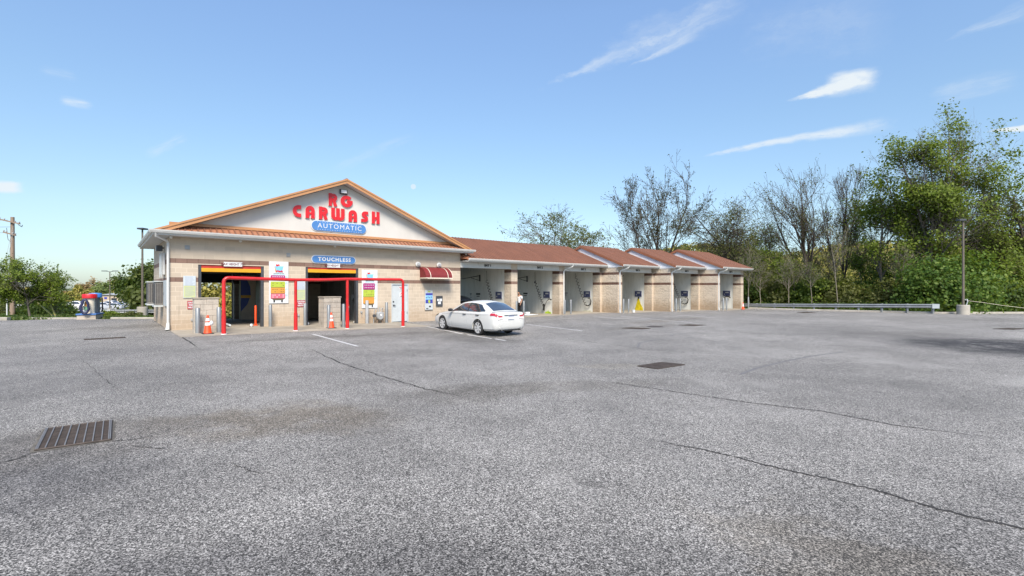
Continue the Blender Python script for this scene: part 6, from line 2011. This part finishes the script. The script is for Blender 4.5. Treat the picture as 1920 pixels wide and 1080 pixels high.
for i, (px, Y, h, lf, kp, lab, sd, hw) in enumerate((
    (1345, 62, 8.0, m_leaf_spring, .5, 'thin spring tree between the gnarled tree and the tall open tree', 71, 45), (1440, 58, 9.6, m_leaf_green, .75, 'bushy green tree just right of the bay roofs', 72, 52), (1415, 64, 10.4, m_leaf_olive, .5, 'thin olive tree behind the bushy green tree', 73, 40),
    (1482, 60, 8.2, m_leaf_olive, .4, 'twiggy olive tree left of the thick dark trunk', 74, 50), (1625, 56, 11.2, m_leaf_green, .6, 'light green tree right of the slender bare tree', 75, 40), (1560, 62, 8.0, m_leaf_olive, .35, 'thin olive tree between the bare trunks', 76, 50),
    (1850, 55, 11.0, m_leaf_green, .7, 'mid green tree behind the right lamp post', 77, 60), (1290, 64, 8.2, m_leaf_bud, .5, 'low budding tree behind the last but one stepped roof', 79, 50), (1705, 54, 10.6, m_leaf_olive, .6, 'dull olive tree beneath the tallest crown', 80, 50),
    (1455, 66, 14.0, m_leaf_bud, .6, 'taller budding tree between the gnarled tree and the thick dark trunk', 83, 52), (1612, 66, 14.5, m_leaf_olive, .5, 'thin tall olive tree behind the slender bare tree', 84, 45), (1335, 70, 12.5, m_leaf_bud, .7, 'hazy budding tree behind the gnarled tree', 85, 55))):
    make_tree('deciduous_tree', lab, px, Y, h, sd, var(wig=.15, ang=[44, 46, 48, 52], kids=[7, 5, 4, 3], lev=4), lf, .15, 4, .24, m_bark_dark if i % 2 else m_bark_grey, .12, group=GR, keep=kp, gap=-.3, span=(px-hw, px+hw))
# saplings with pale stems in front of the woods
for i, (px, Y, h, lab) in enumerate(((1407, 51, 6.5, 'pale stemmed sapling just right of the bay corner'), (1427, 52, 5.2, 'thin pale sapling left of the first rail gap'), (1478, 51, 5.6, 'pale stemmed sapling in the middle of the brush'), (1492, 52, 6.2, 'slightly leaning pale sapling in the brush'),
                                     (1522, 50, 5.4, 'short pale sapling under the thick dark trunk'), (1571, 49, 8.6, 'tall pale sapling before the orange machines'), (1690, 47, 6.0, 'pale sapling left of the bright green bush'))):
    make_tree('sapling', lab, px, Y-3.5, h, 90+i, var(lev=3, wig=.07, kids=[9, 5, 4], ang=[40, 42, 45], len=[.34, .55, .5], trunk=.85, up=[.05, .4, .3, .2], **{'from': [.5, .2, .2, .1]}), m_leaf_olive if i % 2 else m_leaf_spring, .11, 2, .16, m_bark_pale, .05, group='pale saplings behind the guard rail', keep=.6, span=(px-22, px+22), rmin=.008)

def shrub(name, label, px, Y, w, h, seed, leaf, lsize, n, group=None, X=None, zb=None, deep=None, stems=9, clump=40, up=.2, cat='shrub', bark=None, hollow=.55):
    X = at(px, Y) if X is None else X
    z = gz(X, Y) - .05 if zb is None else zb
    root = thing(name, label, cat, (X, Y, z), 0, group)
    rs = np.random.RandomState(seed)
    deep = deep or w*.7
    k = max(8, n//clump)
    # clump centres sit on an uneven dome, denser outside, with gaps left between them
    u = rs.normal(size=(k, 3)); u /= np.linalg.norm(u, axis=1)[:, None]
    u[:, 2] = np.abs(u[:, 2])*1.0 - .12
    rad = hollow + (1.05-hollow)*rs.rand(k)**.6
    lump = 1 + .22*np.sin(u[:, 0]*4 + seed) * np.cos(u[:, 2]*5 + seed*1.7)
    c = u*(rad*lump)[:, None]*np.array([w/2, deep/2, h*.92])
    c[:, 2] = np.maximum(c[:, 2], .05) + rs.rand(k)*.15
    per = n//k
    sp = np.array([w*.07, deep*.07, h*.055])
    pts = (c[:, None, :] + rs.normal(size=(k, per, 3))*sp).reshape(-1, 3)
    pts[:, 2] = np.maximum(pts[:, 2], .03)
    cw = np.array([w/2, deep/2, h*.92])
    fo = leaves_obj('foliage', pts, lsize, leaf, root, seed, dirs=(pts - np.array([0, 0, h*.3]))/cw)
    T = Tree(seed+1)
    for i in range(stems):
        q = c[rs.randint(k)]
        p0 = Vector((rs.normal()*w*.05, rs.normal()*deep*.05, -.1)); p1 = Vector(q)
        mid = (p0+p1)/2 + Vector((rs.normal()*.1*w, 0, h*.12))
        T.br.append(([p0, (p0+mid)/2 + Vector((0, 0, h*.05)), mid, p1], [.035, .03, .022, .008], 2))
    T.branch_mesh('stem', bark or m_bark_dark, root, 9)
    return root
GS = 'brush along the guard rail'
shrub('bush', 'large bright green bush behind the right lamp post', 1778, 40, 8.4, 6.1, 5, m_leaf_bright, .21, 16000, stems=26, clump=60, deep=5.5, cat='bush', hollow=.45)
rng = random.Random(19)
words_ = ['dense dark green', 'low olive', 'thin twiggy', 'tall mid green', 'ragged dark', 'leafy mid green', 'sprawling olive', 'dull brown green']
spots = [(1404, 50.5, 4.6, 4.2), (1432, 51.5, 5, 4.8), (1460, 50, 4.6, 4.4), (1488, 49.5, 4.8, 4.6), (1516, 48.5, 4.6, 4.2), (1545, 48, 4.8, 4.0), (1576, 47, 4.4, 3.6), (1604, 46, 4.8, 2.4), (1634, 45, 4.6, 2.3), (1662, 44, 4.6, 3.6), (1690, 43, 4.2, 3.6), (1716, 42.5, 4.0, 3.4),
         (1860, 41, 5.0, 4.8), (1895, 41, 5.0, 5.4), (1925, 42, 5.4, 5.6), (1960, 42, 5, 5.5), (1420, 58, 7, 5.6), (1470, 59, 7, 5.4), (1530, 58, 7, 5.0), (1640, 53, 7, 5.6), (1690, 51, 7, 6.4), (1740, 49, 7, 6.2), (1830, 47, 7, 6.8), (1890, 49, 8, 7.6), (1950, 50, 8, 7.5)]
for i, (px, Y, w, h) in enumerate(spots):
    lf = [m_leaf_dark, m_leaf_olive, m_leaf_olive, m_leaf_green, m_leaf_dark, m_leaf_green, m_leaf_olive, m_leaf_olive][i % 8]
    ref = 'by the guard rail'
    row = 'front row' if i < 16 else 'back row'
    nth = ['first', 'second', 'third', 'fourth', 'fifth', 'sixth', 'seventh', 'eighth', 'ninth', 'tenth', 'eleventh', 'twelfth', 'thirteenth', 'fourteenth', 'fifteenth', 'sixteenth'][i if i < 16 else i-16]
    shrub('shrub', '%s shrub, %s from left in the %s by the rail' % (words_[i % 8], nth, row), px, Y, w, h, 200+i, lf, .20, 3200 if i < 16 else 4200, GS, stems=14, clump=36)
# ground cover under the woods: nobody could count it
def scatter(name, n, fx, size, m, label, cat, seed, flat=.6):
    rs = np.random.RandomState(seed); out = []
    while len(out) < n:
        q = fx(rs)
        if q is not None: out.append(q)
    o = leaves_obj(name, out, size, m, None, seed, flat=flat)
    return tag(o, label, cat, kind='stuff')
def wood_floor(rs):
    k = rs.rand(); x = 20 + 55*rs.rand(); y0 = lerp_tab([(20, 47.5), (23, 46.2), (33.2, 37.2), (42, 37.5), (75, 40)], x)
    y = y0 + 20*rs.rand()**1.4
    return (x, y, gz(x, y) + .02 + rs.rand()**2*.75)
scatter('undergrowth', 26000, wood_floor, .17, m_leaf_dark, 'tangled green undergrowth along the kerb and under the woods', 'undergrowth', 31)
def left_grass(rs):
    x = -75 + 56*rs.rand(); y = lerp_tab(LOT_EDGE, x) + .35 + 28*rs.rand()**1.3
    if 57 < y < 66: return None
    return (x, y, gz(x, y) - .03 + rs.rand()*.10)
scatter('grass', 42000, left_grass, .16, m_grass, 'short grass strip between the lot and the pale road at the left', 'grass', 33, flat=2.5)

# left side trees
PL = var(lev=4, trunk=.42, wig=.08, straight=.15, ang=[58, 46, 46, 48], kids=[11, 7, 5, 3], len=[1.15, .55, .5, .5], up=[.1, .35, .15, .05], taper=[.6, .4, .35, .35, .3], **{'from': [.55, .2, .2, .1]})
make_tree('street_tree', 'broad crowned green tree on a straight grey trunk at the left', 57, 32.6, 4.4, 101, PL, m_leaf_green, .10, 5, .10, m_bark_grey, .075, gap=-.45, span=(-18, 122), rmin=.006)
make_tree('street_tree', 'green tree half cut off by the left photo edge', -34, 34, 4.3, 102, PL, m_leaf_green, .11, 5, .12, m_bark_grey, .085, gap=-.3, span=(-110, 6), rmin=.006)
make_tree('street_tree', 'dense dark green tree beside the left end of the building', 263, 46, 4.9, 103, PL, m_leaf_dark, .15, 7, .16, m_bark_dark, .11, gap=-.7, span=(224, 300), rmin=.008)
make_tree('street_tree', 'second dark green tree partly hidden by the end of the building', 300, 49, 5.8, 104, PL, m_leaf_dark, .16, 7, .18, m_bark_dark, .11, gap=-.7, span=(262, 345), rmin=.008)
make_tree('sapling', 'small leafless brown tree before the guy wire guards', 106, 34.5, 1.75, 105, var(lev=3, trunk=.5, wig=.1, kids=[9, 6, 5], ang=[50, 45, 45], len=[.5, .5, .5]), m_leaf_rust, .04, 1, .06, m_bark_grey, .025, keep=.5, span=(92, 121), rmin=.004)
shrub('shrub', 'wide dark green hedge clump behind the left tree', 84, 50, 5.2, 2.1, 111, m_leaf_dark, .17, 5200, X=None, clump=40)
shrub('shrub', 'lower dark green hedge clump right of the left tree', 112, 52, 3.6, 1.5, 112, m_leaf_dark, .17, 2600, clump=40)
shrub('shrub', 'olive hedge clump at the far left', 14, 56, 6.0, 2.3, 113, m_leaf_olive, .18, 3600, clump=40)
shrub('weed_clump', 'weeds by the left guard rail end', 205, 36.5, 1.6, .55, 114, m_leaf_green, .10, 1300, cat='weeds', stems=6)
shrub('weed_clump', 'weeds before the left guard rail beside the concrete base', 240, 37.0, 2.0, .45, 115, m_leaf_olive, .10, 1300, cat='weeds', stems=6)
# spring woods beyond the far lot, single crowns
GW = 'spring trees beyond the far parking lot'
far = [(-10, 150, 6.5, m_leaf_olive, 'olive'), (20, 160, 6.0, m_leaf_gold, 'golden'), (52, 150, 5.5, m_leaf_gold, 'yellow'), (80, 165, 4.5, m_leaf_rust, 'russet'), (104, 158, 2.6, m_leaf_gold, 'golden'), (126, 170, 3.8, m_leaf_rust, 'russet'), (144, 160, 5.4, m_leaf_gold, 'yellow'), (155, 185, 7.4, m_leaf_rust, 'russet'),
       (173, 190, 9.3, m_leaf_rust, 'russet'), (187, 165, 7.8, m_leaf_pine, 'conifer green'), (202, 180, 9.9, m_leaf_pine, 'pale green'), (216, 185, 9.2, m_leaf_rust, 'russet'), (231, 178, 8.6, m_leaf_gold, 'golden'), (246, 185, 8.6, m_leaf_gold, 'yellow'), (262, 180, 8.5, m_leaf_rust, 'russet'), (285, 175, 8.5, m_leaf_olive, 'olive'), (163, 150, 4.6, m_leaf_gold, 'yellow'), (128, 148, 3.4, m_leaf_gold, 'yellow'), (310, 170, 8, m_leaf_gold, 'golden')]
for i, (px, Y, h, lf, nm) in enumerate(far):
    X = at(px, Y)
    shrub('far_tree', '%s far tree crown, number %s from the left beyond the parked cars' % (nm, ['one', 'two', 'three', 'four', 'five', 'six', 'seven', 'eight', 'nine', 'ten', 'eleven', 'twelve', 'thirteen', 'fourteen', 'fifteen', 'sixteen', 'seventeen', 'eighteen', 'nineteen'][i]),
          px, Y, max(5.5, h*.95), h, 300+i, lf, .5, 2600, GW, zb=gz(X, Y)-.3, stems=8, clump=45, cat='tree', bark=m_bark_grey, hollow=.7)
# trees seen through the first tunnel
for i, (s, t, h, lf, lab) in enumerate(((5.5, 26, 6.0, m_leaf_gold, 'sunlit golden tree seen through the first tunnel'), (9.5, 30, 7.0, m_leaf_spring, 'pale green tree seen through the first tunnel'), (1.5, 30, 6, m_leaf_spring, 'light green shrub tree left in the tunnel view'))):
    X, Y = wst(s, t)
    shrub('far_tree', lab, 0, Y, 6.5, h, 340+i, lf, .28, 3800, None, X=X, zb=gz(X, Y)-.2, cat='tree', stems=12, hollow=.3)
# wooded hillside far behind the right woods
HB = []
hx = np.linspace(-60, 420, 61); hy = np.linspace(150, 420, 19)
def hill_z(x, y):
    k = sstep(150, 330, y)
    return -2.6 + k*(30 + 5*math.sin(x*.021 + 1) + 3*math.sin(x*.06))*sstep(0, 130, x)
tag(grid_mesh('hills', list(hx), list(hy), hill_z, mat_earth('hill_soil', (.09, .10, .03), (.14, .13, .04), (.18, .15, .06))), 'wooded hillside far behind the trees', 'hills', kind='structure')
def hill_canopy(rs):
    x = 40 + 370*rs.rand(); y = 165 + 190*rs.rand()
    b_ = math.floor(x/7)*7.13 + math.floor(y/8)*3.7
    rr = rs.rand(3)
    cx_, cy_ = (math.floor(x/7)+.5)*7, (math.floor(y/8)+.5)*8
    d = ((x-cx_)/4.2)**2 + ((y-cy_)/4.8)**2
    if d > 1: return None
    return (x, y, hill_z(x, y) + 4.5*math.sqrt(1-d)*(.8+.3*math.sin(b_)) + rr[0]*.8)
scatter('forest', 26000, hill_canopy, 1.5, m_leaf_gold, 'golden green spring forest covering the far hillside', 'forest', 37)
def hill_canopy2(rs):
    q = hill_canopy(rs)
    if q is None or math.sin(q[0]*.08)+math.sin(q[1]*.11+q[0]*.05) < .35: return None
    return q
scatter('forest', 9000, hill_canopy2, 1.6, m_leaf_spring, 'greener patches of forest on the far hillside', 'forest', 38)

# ------------------------------------------------------------------ sky, sun and camera
SUN_DIR = Vector((.12, -.66, .72)).normalized()
el = math.asin(SUN_DIR.z)
world = bpy.data.worlds.new('World'); SC.world = world; world.use_nodes = True
N = NT(world.node_tree)
sky = N.n('ShaderNodeTexSky', sky_type='NISHITA')
sky.sun_disc = False; sky.sun_elevation = el; sky.sun_rotation = math.atan2(SUN_DIR.x, SUN_DIR.y)
sky.altitude = 100; sky.air_density = 1.0; sky.dust_density = .6; sky.ozone_density = 1.6
D = N.n('ShaderNodeTexCoord').outputs['Generated']
col = sky.outputs[0]
dz = N.n('ShaderNodeSeparateXYZ', ins={0: D}).outputs[2]
SKYK = SKY_GAIN
def pdir(px, py): return Vector(((px-960)/F, 1, (540-py)/F)).normalized()
def dot(v): return N.n('ShaderNodeVectorMath', operation='DOT_PRODUCT', ins={0: D, 1: tuple(v)}).outputs['Value']
wn = N.noise(N.n('ShaderNodeVectorMath', operation='MULTIPLY', ins={0: D, 1: (9, 9, 22)}).outputs[0], 1.0, 6, .62)
wn2 = N.noise(N.n('ShaderNodeVectorMath', operation='MULTIPLY', ins={0: D, 1: (42, 42, 70)}).outputs[0], 1.0, 6, .66)
def wisp(pa, pb, wid, strength, ragged=.8, bias=0.0, taper=True, feather=.25):
    """a streak of cloud between two directions of the sky; wid in the same pixel measure"""
    a, c = pdir(*pa), pdir(*pb)
    m = (a + c).normalized(); t = (c - a); half = math.tan(t.length/2) if t.length < 2 else 1
    t = (t - m*t.dot(m)).normalized(); s_ = m.cross(t)
    dm = dot(m)
    p = N.math('DIVIDE', N.math('DIVIDE', dot(t), dm), half)
    q = N.math('DIVIDE', dot(s_), dm)
    q = N.math('ADD', q, N.math('MULTIPLY', N.math('SUBTRACT', wn, .5), wid/F*1.6))
    ww = wid/F
    if taper:
        ww = N.math('MULTIPLY', N.math('ADD', N.math('MULTIPLY', p, .5), .6), wid/F)
        ww = N.math('MAXIMUM', ww, .0008)
    p = N.math('ADD', p, N.math('MULTIPLY', N.math('SUBTRACT', wn2, .5), .55))
    qa = N.math('DIVIDE', N.math('ABSOLUTE', q), ww)
    m1 = N.math('SUBTRACT', 1.0, N.smooth(qa, feather, 1.0))
    m2 = N.math('SUBTRACT', 1.0, N.smooth(N.math('ABSOLUTE', p), .40, 1.0))
    fr = N.math('GREATER_THAN', dm, .2)
    nv = N.n('ShaderNodeCombineXYZ', ins={0: N.math('MULTIPLY', p, half*F/wid*.28), 1: N.math('MULTIPLY', q, F/wid*2.4), 2: pa[0]*.37})
    st_ = N.noise(nv.outputs[0], 1.0, 7, .64)
    tex = N.smooth(N.math('ADD', N.math('ADD', N.math('MULTIPLY', st_, .75), N.math('MULTIPLY', wn2, .25)), bias), .5 - ragged*.24, .5 + ragged*.24)
    return N.math('MULTIPLY', N.math('MULTIPLY', N.math('MULTIPLY', m1, m2), N.math('MULTIPLY', tex, fr)), strength)
total = None
for args in (((1000, 166), (1430, -18), 40, .50, .9, .03, True, .0), ((1172, 130), (1330, 46), 16, .45, .8, .06, True, .0), ((1300, 296), (1700, 226), 14, .75, .7, .12, True, .05), ((1470, 190), (1650, 140), 17, 1.15, .8, .16, True, .2), ((1540, 162), (1655, 148), 19, 1.0, .9, .10, False, .1),
             ((1770, 76), (1960, 2), 18, .38, 1.0, .0, True, .0), ((1740, 178), (1925, 148), 18, .36, 1.0, .0, False, .0), ((1845, 250), (1975, 232), 8, .95, .4, .2, True, .4),
             ((108, 185), (176, 195), 8, .6, .9, .05, False, .0), ((70, 130), (150, 144), 9, .2, 1.0, .0, False, .0), ((-40, 346), (48, 352), 9, .9, .5, .15, False, .4),
             ((270, 294), (352, 252), 9, .30, .8, .0, False), ((610, 326), (790, 248), 12, .16, .9, .0, False), ((1380, 80), (1700, 20), 60, .16, .9, -.02, False)):
    w_ = wisp(*args)
    total = w_ if total is None else N.math('MAXIMUM', total, w_)
cloudcol = (CLOUD[0], CLOUD[1], CLOUD[2], 1)
grade = N.ramp(dz, SKY_RAMP)
tint = N.mix(1.0, col, grade, 'MULTIPLY')
mixc = N.mix(N.math('MINIMUM', total, .95), tint, cloudcol)
# the day moon, a pale disc low over the roof
md_ = N.math('GREATER_THAN', dot(pdir(775, 350)), math.cos(4.6/F))
mixc = N.mix(N.math('MULTIPLY', md_, .6), mixc, cloudcol)
bg = N.n('ShaderNodeBackground', ins={0: mixc, 1: SKYK})
wo = N.n('ShaderNodeOutputWorld', ins={0: bg.outputs[0]})
ld = bpy.data.lights.new('sun', 'SUN'); ld.energy = SUN_E; ld.angle = R(SUN_ANG); ld.color = (1.0, .90, .76)
lo = bpy.data.objects.new('sun', ld); C.objects.link(lo)
lo.rotation_euler = (-SUN_DIR).to_track_quat('-Z', 'Y').to_euler()
cd = bpy.data.cameras.new('camera'); cd.sensor_width = 36; cd.lens = F/1920*36; cd.clip_end = 12000; cd.clip_start = .05
cam = bpy.data.objects.new('camera', cd); C.objects.link(cam)
cam.location = (0, 0, HC); cam.rotation_euler = (R(90), 0, 0)
SC.camera = cam
SC.view_settings.view_transform = 'Standard'; SC.view_settings.look = 'None'; SC.view_settings.exposure = EXPO; SC.view_settings.gamma = 1
SC.render.resolution_x = 1024; SC.render.resolution_y = 576
try:
    SC.cycles.max_bounces = 6; SC.cycles.transparent_max_bounces = 4; SC.cycles.caustics_reflective = False; SC.cycles.caustics_refractive = False
    SC.cycles.use_denoising = True
except Exception: pass
